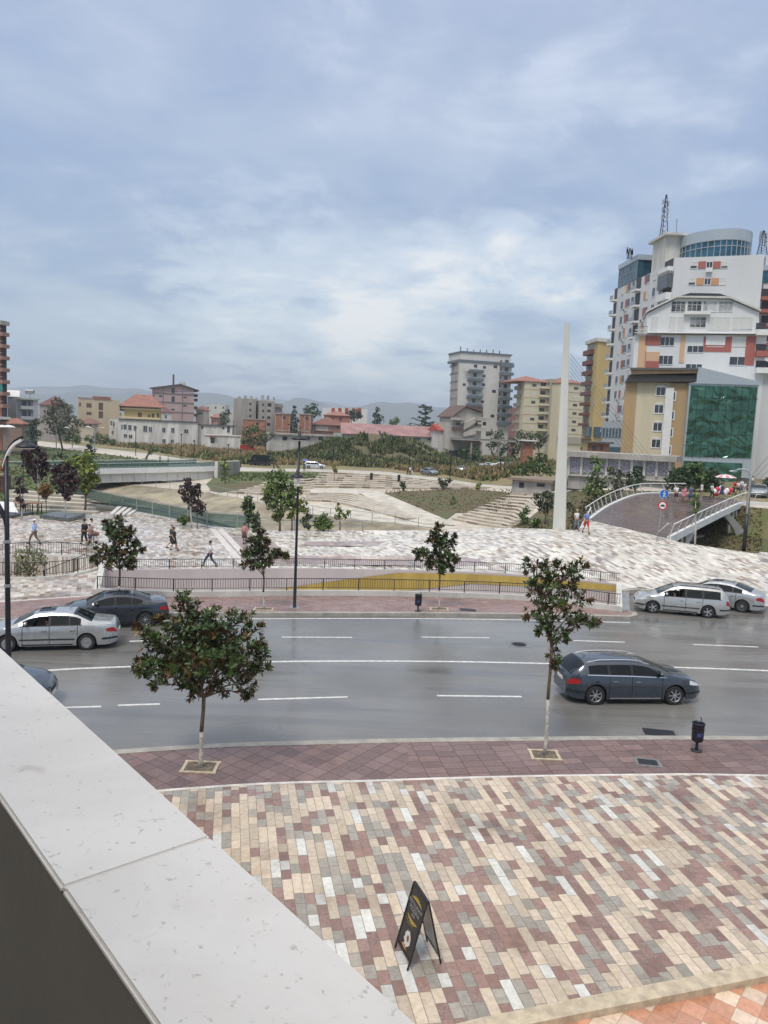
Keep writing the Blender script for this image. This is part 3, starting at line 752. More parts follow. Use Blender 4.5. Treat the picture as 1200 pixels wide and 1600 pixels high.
c = mixc(mth('MULTIPLY', smooth(fbm(o, 7, 3, .5), .68, .74), .4), c, (.42, .34, .25))
setc(b_, 'Base Color', c); setc(b_, 'Roughness', smooth(f, .3, .7, .3, .42)); bump(b_, f2, .05, .003); m_marble = m
par = empty('balcony_parapet', o1+nvec*wd/2+Vector((0, 0, -1.0)), 0, 'pale marble capped balcony wall crossing the lower left corner of the view', 'balcony wall')
def capbox(a0, a1, name):
    bm = bmesh.new(); L = a1-a0; bmesh.ops.create_cube(bm, size=1)
    for v in bm.verts: v.co = Vector((v.co.x*L, v.co.y*wd, v.co.z*.012))
    bmesh.ops.bevel(bm, geom=bm.edges[:], offset=.004, segments=3, affect='EDGES')
    me = bpy.data.meshes.new(name); bm.to_mesh(me); bm.free(); me.materials.append(m_marble)
    ob = bpy.data.objects.new(name, me); COL.objects.link(ob); ob.parent = par
    mid = o1+dvec*(a0+a1)/2+nvec*wd/2; ob.location = mid-par.location+Vector((0, 0, -.006)); ob.rotation_euler = (0, 0, math.atan2(dvec.y, dvec.x)); return ob
capbox(tj-1.15, tj-.0006, 'cap_stone'); capbox(tj+.0006, tj+1.0, 'cap_stone'); capbox(tj-2.4, tj-1.151, 'cap_stone')
w_ = MB(); ang = math.atan2(dvec.y, dvec.x); w_.box(o1+dvec*(tj-.7)+nvec*(wd/2)+Vector((0, 0, -.562))-par.location, (3.4, wd-.004, 1.1), ang)
w_.build('wall', mat('brown_grey_render', (.17, .155, .13), .8, var=.10, scale=3, bmp=.1), par)
# unseen front wall of the balcony's building, added to shade the parapet's inner face
hb = MB(); hb.box(o1+dvec*(tj-.7)+nvec*(wd+2.0)+Vector((0, 0, -2.4)), (26, .5, 12.4), ang); hob = hb.build('unseen_house_front', wallmat_front if False else mat('plain_render', (.42, .40, .36), .8, var=.1, scale=.8)); tag(hob, 'unseen plain rendered house front behind the viewer, added to shade its balcony wall', 'building')
fb = MB(); fb.box((o1+dvec*(tj-.7)+nvec*2.1+Vector((0, 0, -.9))), (3.4, 4.1, .25), ang)
struct(fb.build('balcony_slab', m_conc_light))
# ================================================================ sandwich board
m_blk = mat('blackboard_print', (.022, .018, .014), .35, var=.2, scale=8)
m_gold = mat('gold_print', (.42, .30, .06), .5, var=.1); m_wht = mat('white_print', (.62, .62, .64), .5, var=0)
bl_, br_ = P(617, 1480, PZ), P(637, 1517, PZ)      # feet of the printed face
rr_ = P(691, 1508, PZ)
wv_ = (br_-bl_); bw_ = .62; wdir = wv_.normalized(); 
topz = 1.16
mid = (bl_+br_)/2
nd = Vector((-wdir.y, wdir.x, 0)); nd = nd if nd.dot(rr_-br_) > 0 else -nd
bd = empty('sandwich_board', mid+nd*.3, 0, 'black framed folding sandwich board with gold and white print on the near square', 'sign board')
def boardleaf(name, foot, head, m_face, withprint):
    U = wdir; V = (head-foot).normalized(); Nn = U.cross(V).normalized()
    if Nn.dot(nd) > 0 and withprint: Nn = -Nn
    Lh = (head-foot).length
    def pt(u, v, n=0): return foot-bd.location+U*u+V*v+Nn*n
    f = MB()
    for (u0, u1, v0, v1) in ((-bw_/2, -bw_/2+.03, 0, Lh), (bw_/2-.03, bw_/2, 0, Lh), (-bw_/2+.03, bw_/2-.03, .13, .17), (-bw_/2+.03, bw_/2-.03, Lh-.05, Lh)):
        vs = [pt(u, v, n) for n in (-.012, .012) for u, v in ((u0, v0), (u1, v0), (u1, v1), (u0, v1))]
        f.add(vs, [(3, 2, 1, 0), (4, 5, 6, 7), (0, 1, 5, 4), (1, 2, 6, 5), (2, 3, 7, 6), (3, 0, 4, 7)])
    f.build('frame', m_black, bd)
    f = MB(); u0, u1, v0, v1 = -bw_/2+.03, bw_/2-.03, .17, Lh-.05
    vs = [pt(u, v, n) for n in (-.004, .004) for u, v in ((u0, v0), (u1, v0), (u1, v1), (u0, v1))]
    f.add(vs, [(3, 2, 1, 0), (4, 5, 6, 7), (0, 1, 5, 4), (1, 2, 6, 5), (2, 3, 7, 6), (3, 0, 4, 7)])
    pan = f.build('panel', m_face, bd)
    return pt, Lh, pan
head = mid+nd*.30; head.z = topz+PZ
pt, Lh, pan = boardleaf('front', mid, head, m_blk, True)
def poly_on(pt, pts, m, name, n=.007):
    q = MB(); q.add([pt(u, v, n) for u, v in pts], [tuple(range(len(pts)))]); return q.build(name, m, pan)
# reading direction: u must run left-to-right for someone facing the board
flip = 1 if (wdir.cross(Vector((0, 0, 1)))).dot(-nd) > 0 else -1
def txt(s, u, v, size, m, name='lettering', rot=0.0, al='CENTER'):
    cu = bpy.data.curves.new(name, 'FONT'); cu.body = s; cu.size = size; cu.align_x = al; cu.align_y = 'CENTER'; cu.extrude = .001
    t = bpy.data.objects.new('tmp', cu); COL.objects.link(t); bpy.context.view_layer.update()
    me = bpy.data.meshes.new_from_object(t.evaluated_get(bpy.context.evaluated_depsgraph_get())); bpy.data.objects.remove(t)
    ca, sa = math.cos(rot), math.sin(rot)
    for vtx in me.vertices:
        x, y = vtx.co.x*ca-vtx.co.y*sa, vtx.co.x*sa+vtx.co.y*ca; vtx.co = pt(flip*(u+x), v+y, .008)
    me.materials.clear(); me.materials.append(m); o = bpy.data.objects.new(name, me); COL.objects.link(o); o.parent = pan; return o
def wreath(v0, sgn):
    pts = []; n = 26
    for i in range(n+1): a = i/n; pts.append((-.20+.40*a, v0+sgn*(.015+.055*math.sin(math.pi*a)*(1+.35*math.sin(a*40)))))
    for i in range(n, -1, -1): a = i/n; pts.append((-.20+.40*a, v0+sgn*(.0+.012*math.sin(math.pi*a))))
    poly_on(pt, pts, m_gold, 'gold_scroll')
wreath(.99, 1); wreath(.70, -1)
txt('RESTAURANT', 0, .925, .088, m_wht); txt('PIZZERIA', 0, .835, .098, m_wht); txt('BAR', 0, .755, .07, m_wht)
poly_on(pt, [(flip*u, v) for u, v in ((-.22, .615), (.10, .60), (.10, .608), (-.22, .623))], m_gold, 'gold_line')
txt('MENU', -.08, .575, .045, m_gold)
sp = [(.02+.115*math.cos(a*math.pi/9)*(1+.18*math.sin(a*2.7)), .37+.13*math.sin(a*math.pi/9)*(1+.15*math.cos(a*3.1))) for a in range(18)]
poly_on(pt, [(flip*u, v) for u, v in sp], m_wht, 'white_plate')
poly_on(pt, [(flip*(u*.4+.03), v*.4+.235) for u, v in sp], mat('food_print', (.30, .12, .05), .5, var=.3, scale=40), 'food_picture', .010)
poly_on(pt, [(flip*u, v) for u, v in ((-.12, .21), (-.02, .19), (.10, .20), (.02, .225), (-.05, .265), (-.10, .24))], mat('amber_print', (.5, .25, .06), .5, var=0), 'amber_mark')
pt2, L2, pan2 = boardleaf('back', mid+nd*.60, head+nd*.02, mat('board_back', (.42, .40, .36), .3, var=.1), False)
# ================================================================ street furniture
def street_lamp(loc, H, ang, label, arm=.9, second=None, top=True):
    root = empty('street_lamp', loc, ang, label, 'street lamp', 'tall black street lamps with a curved arm')
    MB().lathe([(.10, 0), (.10, .04), (.085, .06), (.085, 1.2), (.075, 1.22), (.06, H*.6), (.055, H-.5)], n=16).build('pole', m_iron, root, True)
    MB().box((0, 0, .012), (.42, .42, .024)).build('base_plate', m_steel, root)
    def head(z, sgn, s=1.0, par=root):
        pts = [Vector((sgn*s*x, 0, z+s*y)) for x, y in ((-.07, -.26), (-.02, -.10), (.08, .12), (.24, .30), (.42, .40))]
        q = MB(); L = smoothline(pts, 4); n = len(L); vs = []
        for i, p in enumerate(L):
            wd_ = .05*s; h_ = .04*s
            vs += [(p.x, -wd_, p.z-h_), (p.x, wd_, p.z-h_), (p.x, wd_, p.z+h_), (p.x, -wd_, p.z+h_)]
        fs = [(i*4+k, i*4+(k+1) % 4, (i+1)*4+(k+1) % 4, (i+1)*4+k) for i in range(n-1) for k in range(4)]+[(0, 1, 2, 3), tuple((n-1)*4+k for k in (3, 2, 1, 0))]
        a = q.add(vs, fs).build('arm', m_iron, par)
        vs2 = [(x-.0*sgn, y*1.15, zz-.06*s) for x, y, zz in vs]
        MB().add(vs2, fs).build('arm_trim', m_white, a)
        s2 = s; s = s*.68; cx_ = sgn*s2*.52
        MB().lathe([(.03*s, .16*s), (.10*s, .15*s), (.13*s, .06*s), (.26*s, .03*s), (.36*s, -.05*s), (.37*s, -.09*s), (.31*s, -.115*s)], (cx_, 0, z+s2*.24), 20).build('lamp_head', m_iron, par, True)
        MB().lathe([(.30*s, -.118*s), (.27*s, -.15*s)], (cx_, 0, z+s2*.24), 20).build('diffuser', m_white, par)
    if top: head(H-.45, 1)
    if second: head(second, -1 if second > 3 and not top else 1, .8)
    return root
lp = D(473, 690, P(460, 954).y)
L1 = empty('street_lamp', P(460, 954)+Vector((0, 0, .14)), 0, 'tall black street lamp standing alone on the far pavement in the middle of the view', 'street lamp', 'black street lamps')
MB().lathe([(.10, 0), (.10, .04), (.08, .06), (.08, 1.3), (.07, 1.32), (.058, 5), (.05, 8.2)], n=16).build('pole', m_iron, L1, True)
MB().box((0, 0, .012), (.45, .45, .024)).build('base_plate', m_steel, L1)
def disc(root, z, x=0, r=.40):
    MB().lathe([(.03, .32), (.05, .30), (.10, .10), (r*.6, .06), (r, -.02), (r, -.06), (r*.8, -.09)], (x, 0, z), 20).build('lamp_head', m_iron, root, True)
    MB().lathe([(r*.78, -.092), (r*.7, -.13)], (x, 0, z), 20).build('diffuser', m_white, root)
disc(L1, 8.25); MB().tube([(0, 0, 8.25), (.0, 0, 8.5)], .045).build('arm', m_iron, L1)
disc(L1, 6.45, -.05, .30); MB().box((.0, 0, 6.2), (.15, .18, .5)).build('bracket', m_white, L1)
lb = P(15, 1196, PZ)
L2 = street_lamp(D(14, 1196, lb.y), 8.35, R(-6), 'nearest black street lamp on the left with a pale trimmed curved arm and disc head')
L2.location = lb
s = 1.0
q = L2
MB().tube([(0, 0, 6.05), (-.05, 0, 6.35), (-.22, -.02, 6.62), (-.8, -.05, 6.70)], [.05, .06, .09, .10]).build('lower_arm', m_iron, L2, True)
MB().lathe([(.05, .16), (.18, .10), (.42, .03), (.44, -.03), (.34, -.08)], (-.75, -.05, 6.62), 20).build('lower_lamp_head', m_iron, L2, True)
MB().lathe([(.33, -.082), (.30, -.12)], (-.75, -.05, 6.62), 20).build('lower_diffuser', m_white, L2)
for z in (4.6, 5.7): MB().lathe([(.062, 0), (.085, .01), (.085, .07), (.062, .08)], (0, 0, z), 14).build('clamp_band', m_steel, L2)
# silver lamp by the footbridge
sb = G(1162, 861)
def silver_lamp(loc, H, label, rz=0, s=1.0, group=None):
    root = empty('street_lamp', loc, rz, label, 'street lamp', group)
    MB().tube([(0, 0, 0), (0, 0, 2.6*s)], .13*s, 12).build('lower_pole', m_iron, root, True)
    MB().tube([(0, 0, 2.6*s), (0, 0, H-.5), (-.1, 0, H-.05), (-.35, 0, H+.12), (-.8, 0, H+.16), (-1.1, 0, H+.05)], [.12*s, .09*s, .08*s, .07*s, .05*s, .03*s], 10).build('upper_pole', m_steel, root, True)
    MB().ball((-1.25, 0, H-.02), .3, m_steel, sq=(1, .5, .25)).build('lamp_head', m_steel, root, True); return root
silver_lamp(sb, 5.6, 'curved silver street lamp with a black lower half in front of the footbridge')
def bin_(loc, label, m_body=m_iron):
    r_ = empty('litter_bin', loc, .3, label, 'litter bin', 'black post mounted litter bins')
    MB().lathe([(.16, 0), (.16, .02), (.06, .04)], n=16).build('base', m_black, r_, True)
    MB().tube([(0, 0, .02), (0, 0, .30)], .04).build('post', m_black, r_)
    body = MB().lathe([(.11, .28), (.155, .31), (.165, .34), (.17, .80), (.185, .81), (.185, .84), (.165, .845), (.15, .80), (.145, .55)], n=20).build('basket', m_body, r_, True)
    MB().lathe([(.172, .62), (.1745, .625), (.1745, .66), (.172, .665)], n=20).build('band', m_black, body)
    MB().tube([(.155, .09, .80), (.155, .09, .93), (.1, .06, .97)], .012).build('handle', m_black, r_)
    a = MB(); 
    for k in range(6): a0 = R(-130+k*7); a.box((.1725*math.cos(a0), .1725*math.sin(a0), .52+.01*(k % 2)), (.006, .022, .12), a0)
    a.build('emblem', mat('blue_emblem', (.03, .06, .22), .4, var=.1), body); return r_
bin_(P(1088, 1173, PZ), 'black litter bin with a blue emblem on the near pavement', mat('blue_black', (.014, .016, .03), .35, var=.1))
bin_(P(653, 955, .14), 'small black litter bin on the far pavement beside the slender tree')
m_damp = mat('damp_concrete', (.17, .165, .155), .35, var=.25, scale=4)
def cover(name, px, py, w, h, label, rect=True, frame=True, z=.0):
    c_ = P(px, py, z); o_ = MB()
    if rect:
        bb = MB(); bb.box((0, 0, .004), (w, h, .012)); f_ = bb.build(name, m_iron, loc=(c_.x, c_.y, z)); f_.rotation_euler.z = -.15
        fr_ = MB()
        for x, y, a, b2 in ((0, h/2+.05, w+.2, .10), (0, -h/2-.05, w+.2, .10), (w/2+.05, 0, .10, h), (-w/2-.05, 0, .10, h)): fr_.box((x, y, .003), (a, b2, .006))
        if frame: fr_.build('concrete_surround', m_damp, f_)
        g_ = MB()
        for i in range(int(w/.05)): g_.box((-w/2+.03+i*.05, 0, .012), (.014, h*.9, .008))
        g_.build('ribs', m_black, f_)
    else:
        f_ = MB().lathe([(w/2, 0), (w/2, .012), (w/2-.02, .014)], n=28).build(name, m_iron, loc=(c_.x, c_.y, z))
        MB().box((0, 0, .003), (w*1.45, h*1.4, .006), .0).build('concrete_surround', m_damp, f_)
        g_ = MB()
        for i in range(5): g_.box((0, -w*.3+i*w*.15, .018), (w*.7, .02, .006))
        g_.build('ribs', m_black, f_)
    tag(f_, label, 'manhole cover'); return f_
cover('manhole_cover', 811, 1007, .66, .66, 'round iron manhole cover in the far lane of the road', False, z=.001)
cover('drain_grate', 1030, 1145, .95, .55, 'rectangular iron drain grate in the road next to the near kerb', z=.001)
cover('manhole_cover', 1012, 1191, .52, .36, 'small rectangular cover set in the near pavement', z=PZ+.001)
cover('manhole_cover', 731, 953, .8, .5, 'flat grey rectangular cover in the far pavement right of the litter bin', frame=False, z=.142)
tag(MB().prism([tuple(P(x, y).xy) for x, y in ((970, 926), (982, 926), (984, 959), (971, 959))], .16, .17).build('drain_grate', m_steel), 'long steel drain grating across the end of the far pavement', 'drain')
tag(MB().prism([tuple(G(x, y).xy) for x, y in ((1185, 874), (1215, 878), (1215, 882), (1188, 879))], 1.55, 1.75).build('tree_pit', m_kerbw), 'pale rimmed pit in the far square at the right edge', 'tree pit')
# sign seen from behind
sg = empty('road_sign', P(861, 950, .14), 0, 'round road sign seen edge on on a grey post behind the right hand magnolia', 'road sign')
MB().tube([(0, 0, 0), (.02, 0, 2.55)], .03).build('post', m_steel, sg); MB().lathe([(.3, -.01), (.3, .01)], n=24).build('plate', m_steel, sg).matrix_local = Matrix.Translation((.02, 0, 2.35)) @ Matrix.Rotation(R(68), 4, 'Z') @ Matrix.Rotation(R(90), 4, 'X')
# pedestrian / no cars sign
sg = G(1026, 846); base = empty('road_sign', Vector((sg.x, sg.y, sg.z)), 0, 'post with a blue pedestrian disc above a red ringed no cars disc at the footbridge', 'road sign')
MB().tube([(0, 0, 0), (.25, 0, 3.6)], .035).build('post', m_steel, base)
m_blue = mat('sign_blue', (.02, .13, .50), .35, var=0); m_red = mat('sign_red', (.50, .02, .02), .4, var=0)
def flatpoly(pts, y, m, name, par, c=(0, 0)):
    return MB().add([(c[0]+p[0], y, c[1]+p[1]) for p in pts]+[(c[0]+p[0], y+.008, c[1]+p[1]) for p in pts], [tuple(range(len(pts))), tuple(range(2*len(pts)-1, len(pts)-1, -1))]+[(i, (i+1) % len(pts), (i+1) % len(pts)+len(pts), i+len(pts)) for i in range(len(pts))]).build(name, m, par)
circ = lambda r_: [(r_*math.cos(i*math.pi/16), r_*math.sin(i*math.pi/16)) for i in range(32)]
c1_, c2_ = (.25, 3.5), (.20, 2.65)
d1 = flatpoly(circ(.33), -.05, m_white, 'upper_disc', base, c1_); flatpoly(circ(.308), -.062, m_blue, 'blue_face', d1, c1_)
man = MB()
def bar2(a, b_, w, y, m=None):
    a, b_ = Vector(a), Vector(b_); d = (b_-a).normalized(); n_ = Vector((-d.y, d.x))*w/2; q_ = [a+n_, b_+n_, b_-n_, a-n_]; man.add([(p.x, y, p.y) for p in q_], [(0, 1, 2, 3)])
for a, b_, w in (((0, .12), (0, -.04), .09), ((0, -.04), (.09, -.22), .05), ((0, -.04), (-.08, -.23), .05), ((0, .10), (.12, .0), .035), ((0, .10), (-.11, -.02), .035)): bar2((c1_[0]+a[0], c1_[1]+a[1]), (c1_[0]+b_[0], c1_[1]+b_[1]), w, -.074)
man.add([(c1_[0]+.045*math.cos(i*.6), -.074, c1_[1]+.18+.045*math.sin(i*.6)) for i in range(10)], [tuple(range(10))])
man.build('walking_figure', m_white, d1)
d2 = flatpoly(circ(.33), -.05, m_red, 'lower_disc', base, c2_); flatpoly(circ(.245), -.062, m_white, 'white_face', d2, c2_)
flatpoly([(-.17, -.07), (.17, -.07), (.17, 0), (.11, .01), (.07, .07), (-.07, .07), (-.11, .01), (-.17, 0)], -.074, m_black, 'car_symbol', d2, c2_)
# ================================================================ trees and plants
def leaf_whorl(b, p, d, n, L, w, spread=(.35, 1.25), m=None, rg=rnd):
    d = d.normalized(); a = d.orthogonal().normalized(); c = d.cross(a)
    for i in range(n):
        t = 2*math.pi*i/n+rg.uniform(-.4, .4); sp = rg.uniform(*spread)
        r_ = (a*math.cos(t)+c*math.sin(t)); dr = (d*math.cos(sp)+r_*math.sin(sp)).normalized()
        nn = dr.cross(r_.cross(dr)).normalized() if False else (d*math.sin(sp)-r_*math.cos(sp)).normalized()
        sd = dr.cross(nn).normalized(); l = L*rg.uniform(.7, 1.15); ww = w*rg.uniform(.8, 1.15)/2
        q = p+dr*l*.06; dro = nn*(-l*.12)
        vs = [q, q+dr*l*.38+sd*ww-nn*ww*.25*0, q+dr*l*.75+sd*ww*.75+dro*.5, q+dr*l+dro, q+dr*l*.75-sd*ww*.75+dro*.5, q+dr*l*.38-sd*ww, q+dr*l*.42-nn*ww*.35, q+dr*l*.75+dro*.5-nn*ww*.25]
        b.add(vs, [(0, 1, 6), (1, 2, 7, 6), (2, 3, 7), (0, 6, 5), (6, 7, 4, 5), (7, 3, 4)], m)
def pitsoil(root, w, d, z=.0):
    s_ = MB()
    for x, y, a, c in ((0, d/2, w+.12, .08), (0, -d/2, w+.12, .08), (w/2, 0, .08, d-.08), (-w/2, 0, .08, d-.08)): s_.box((x, y, z+.012), (a, c, .03))
    s_.build('pit_rim', m_strip, root)
    MB().box((0, 0, z+.004), (w-.06, d-.06, .02)).build('pit_soil', m_soil, root)
def magnolia(base, pxclusters, trunk_top, label, k, Lf=.17, wf=.062, dens=1.0, depthf=.8, pit=None, tr=.045, seed=1, extra=()):
    """clusters: (px, py, radius in px, depth offset in m); k = px per metre"""
    rg = random.Random(seed); root = empty('magnolia_tree', base, 0, label, 'tree', 'magnolia trees along the road')
    Y = base.y; cl = [(D(x, y, Y+dz*depthf)-base, r_/k) for x, y, r_, dz in pxclusters]
    tt = D(trunk_top[0], trunk_top[1], Y)-base; hl = tt.z
    lowp = [Vector((0, 0, 0)), tt*.25+Vector((.01, 0, 0)), tt*.5]
    MB().tube([Vector((0, 0, -.02))]+[tt*t+Vector((.012*math.sin(t*9), .01*math.cos(t*7), 0)) for t in (.1, .2, .3, .42, .52)], [tr*1.35, tr*1.1, tr, tr*.97, tr*.95, tr*.92], 10).build('limewashed_trunk', m_limebark, root, True)
    t_ = MB(); t_.tube([tt*t+Vector((.012*math.sin(t*9), .01*math.cos(t*7), 0)) for t in (.519, .65, .8, 1.0)], [tr*.94, tr*.9, tr*.85, tr*.9], 10)
    br = MB()
    cen = sum((c for c, r_ in cl), Vector())/len(cl); topc = max(cl, key=lambda c: c[0].z)[0]
    spine = smoothline([tt, tt.lerp(topc, .45)+Vector((.03, 0, 0)), topc], 5); br.tube(spine, [tr*.8*(1-i/len(spine)*.8) for i in range(len(spine))], 7)
    for c, r_ in cl:
        at = min(.8, max(.0, (c.z-tt.z)/(topc.z-tt.z+.01)-.28)); s0 = spine[int(at*(len(spine)-1))]
        s0 = tt if c.z < tt.z+.3 else s0; md = s0.lerp(c, .5)+Vector((0, 0, .10*(c-s0).length)); L = smoothline([s0, md, c], 3); br.tube(L, [tr*.5*(1-i/len(L)*.75) for i in range(len(L))], 5)
        for _ in range(5):
            e = c+Vector((rg.gauss(0, 1), rg.gauss(0, 1), rg.gauss(0, 1))).normalized()*r_*.75; br.tube([md.lerp(c, .5), e], [tr*.18, tr*.08], 4)
    t_.build('trunk', m_bark, root, True)
    f_ = MB(); br2 = br
    for c, r_ in cl:
        r_ = r_*rg.uniform(.82, 1.06)
        n = int(max(5, 24*dens*(r_/.35)**1.9))
        for _ in range(n):
            v = Vector((rg.gauss(0, 1), rg.gauss(0, 1), rg.gauss(0, 1))).normalized(); rad = r_*(rg.random()**.5)*rg.uniform(.8, 1.28)
            p = c+v*rad; dd = (v*.8+Vector((0, 0, .75))+Vector((rg.gauss(0, .3), rg.gauss(0, .3), rg.gauss(0, .2))))
            leaf_whorl(f_, p, dd, rg.randint(5, 8), Lf, wf, m=m_mag2 if rg.random() < .13 else m_mag, rg=rg)
        od = (c-cen).normalized()
        for _ in range(3):
            e = c+(od+Vector((rg.gauss(0, .45), rg.gauss(0, .45), rg.gauss(.15, .35)))).normalized()*r_*rg.uniform(.95, 1.35)
            br2.tube([c, e], [.006, .003], 4)
            for t in (.6, .85, 1.0): leaf_whorl(f_, c.lerp(e, t), (e-c)+Vector((0, 0, .05)), rg.randint(3, 6), Lf, wf, m=m_mag2 if rg.random() < .25 else m_mag, rg=rg)
    f_.build('crown', None, root); br2.build('branches', m_bark, root, True)
    if pit: pitsoil(root, *pit)
    return root
m_mag = leafmat('magnolia_leaf', (.040, .072, .020), (.10, .065, .026), .45, .28)
m_mag2 = leafmat('magnolia_leaf_bronze', (.125, .085, .028), (.15, .075, .03), .45, .34)
CL1 = [(287, 945, 20, 0), (300, 965, 26, .2), (285, 985, 26, -.3), (262, 975, 15, .3), (330, 980, 30, -.3), (365, 978, 24, .3), (395, 985, 12, 0), (310, 1010, 36, 0), (265, 1010, 24, .4), (238, 1000, 15, -.2), (222, 985, 9, 0), (350, 1010, 34, .4), (385, 1010, 24, -.2), (398, 1020, 17, .3), (405, 1040, 14, 0), (240, 1030, 24, .1), (225, 1042, 15, -.2), (250, 1052, 20, .3), (275, 1045, 30, -.3), (310, 1050, 34, .2), (345, 1045, 32, -.4), (375, 1045, 20, .2), (250, 1068, 9, 0), (385, 1068, 12, -.1), (380, 1082, 9, 0), (300, 1075, 16, 0), (340, 1070, 14, .2), (320, 1000, 30, .9), (320, 1030, 32, -.9), (280, 1030, 26, .9), (360, 1030, 24, -.8)]
magnolia(P(313, 1199, PZ), CL1, (318, 1090), 'large full crowned magnolia with bronze tinted leaves, nearest to the left on the near pavement', 61, dens=1.25, pit=(.82, .62), tr=.055, seed=3, depthf=1.0)
CL2 = [(830, 885, 12, 0), (845, 893, 16, .2), (860, 908, 18, 0), (872, 890, 9, .1), (885, 900, 14, -.2), (905, 893, 14, 0), (838, 922, 18, -.2), (862, 925, 20, .1), (890, 922, 16, .2), (850, 945, 16, .1), (875, 945, 18, -.2), (905, 938, 13, 0), (835, 960, 12, 0), (860, 965, 18, 0), (890, 962, 14, .2), (850, 978, 12, -.1), (870, 985, 14, 0), (905, 968, 12, 0), (922, 970, 9, 0), (885, 990, 9, 0), (866, 1022, 8, .0), (868, 1035, 6, 0)]
magnolia(P(851, 1180, PZ), CL2, (862, 1010), 'tall slim magnolia with a sparse leggy crown beside the estate car', 56, dens=.95, pit=(.75, .6), tr=.05, seed=5, depthf=.8, Lf=.16)
CL3 = [(185, 820, 12, 0), (172, 830, 9, .2), (200, 835, 12, 0), (165, 815+5, 6, 0), (185, 842, 14, -.2), (205, 850, 10, .2), (160, 862, 13, 0), (180, 860, 15, .3), (200, 868, 14, 0), (215, 858, 8, 0), (152, 872, 9, 0), (175, 876, 13, -.3), (195, 880, 10, .2), (205, 880, 6, 0)]
magnolia(P(186, 943, .14), CL3, (187, 890), 'magnolia with a dark rounded crown beyond the dark blue saloon', 35, Lf=.2, wf=.08, dens=1.5, tr=.055, seed=8)
CL4 = [(402, 832, 8, 0), (408, 842, 10, 0), (395, 848, 8, .2), (415, 852, 8, 0), (390, 865, 10, 0), (405, 862, 12, .2), (420, 866, 8, 0), (388, 878, 8, 0), (402, 880, 10, -.2), (418, 876, 6, 0), (435, 868, 7, 0), (444, 868, 5, 0), (430, 862, 5, 0)]
magnolia(P(412, 952, .14), CL4, (412, 900), 'young magnolia with a drooping open crown left of the lamp post', 32, Lf=.2, wf=.08, dens=1.4, tr=.05, seed=9, pit=(.85, .5))
CL5 = [(686, 826, 7, 0), (680, 838, 9, 0), (695, 842, 8, 0), (688, 852, 12, .1), (675, 850, 6, 0), (704, 850, 8, 0), (662, 866, 10, 0), (680, 868, 13, .2), (698, 866, 12, -.2), (655, 864, 6, 0), (708, 872, 8, 0), (672, 880, 9, 0), (690, 884, 11, 0), (702, 886, 6, 0), (708, 840, 4, 0)]
magnolia(P(686, 952, .14), CL5, (687, 895), 'slender magnolia on the far pavement in front of the yellow wedge', 32, Lf=.2, wf=.08, dens=1.5, tr=.045, seed=10, pit=(.85, .5))
# bare lower twigs of the leggy magnolia
def blobtree(name, base, k, clusters, label, cat, m_leaf, leaf=.13, dens=1.0, trunk=None, tr=.08, seed=0, m_trunk=None, group=None, depthf=.8, up=.2, staked=False):
    """clusters (px, py, r_px[, dz]) in the photo's pixels at the depth of the base; leaf clumps fill ragged blobs"""
    rg = random.Random(seed*31+7); root = empty(name, base, 0, label, cat, group); Y = base.y
    cl = [(D(c[0], c[1], Y+(c[3] if len(c) > 3 else rg.uniform(-1, 1)*c[2]/k*depthf))-base, c[2]/k) for c in clusters]
    f_ = MB()
    for c, r_ in cl:
        n = int(max(14, dens*26*(r_/leaf)**1.55))
        n = min(n, 2600); ph = rg.uniform(0, 99)
        for _ in range(n):
            v = Vector((rg.gauss(0, 1), rg.gauss(0, 1), rg.gauss(0, 1))).normalized()
            lump = 1+.32*noise.noise(v*2.1+Vector((ph, 0, 0)))+.2*noise.noise(v*5+Vector((0, ph, 0)))
            p = c+v*r_*lump*(rg.random()**.38); s_ = leaf*rg.uniform(.5, 1.15)
            nn = (v+Vector((rg.gauss(0, .7), rg.gauss(0, .7), rg.gauss(0, .7)+up))).normalized(); a = nn.orthogonal().normalized(); a.rotate(Matrix.Rotation(rg.uniform(0, 6.28), 3, nn)); bb = nn.cross(a)
            q = p+nn*s_*.15
            f_.add([p+a*s_, q+bb*s_*.45+a*s_*.1, p-a*s_*.8, q-bb*s_*.45+a*s_*.1], [(0, 1, 2, 3)])
    if trunk:
        t_ = MB(); tt = D(trunk[0], trunk[1], Y)-base; topc = max(cl, key=lambda c: c[0].z)[0]
        t_.tube([Vector((0, 0, -.1)), tt*.5+Vector((.02, 0, 0)), tt, tt.lerp(topc, .6)], [tr*1.2, tr, tr*.9, tr*.3], 7)
        for c, r_ in cl: t_.tube([tt*.93, tt.lerp(c, .55)+Vector((0, 0, -.1*r_)), c+Vector((0, 0, r_*.3))], [tr*.45, tr*.3, tr*.08], 5)
        t_.build('trunk', m_trunk or m_bark, root, True)
    f_.build('crown', m_leaf, root); return root
m_green = leafmat('leaf_green', (.055, .105, .025), (.05, .09, .025), .45, .5)
m_dkgreen = leafmat('leaf_dark_green', (.036, .070, .024), (.035, .06, .025), .45, .5)
m_yel = leafmat('leaf_yellow_green', (.15, .19, .03), (.16, .19, .04), .45, .5)
m_mid = leafmat('leaf_mid_green', (.095, .150, .035), (.08, .12, .03), .45, .5)
m_plum = leafmat('leaf_purple', (.030, .010, .014), (.04, .014, .018), .5, .45)
m_rust = leafmat('leaf_russet', (.16, .085, .02), (.16, .08, .03), .5, .5)
m_olive = leafmat('leaf_olive_grey', (.085, .105, .055), (.12, .14, .09), .4, .5)
m_conifer = leafmat('needle_green', (.020, .042, .020), (.025, .045, .022), .4, .6)
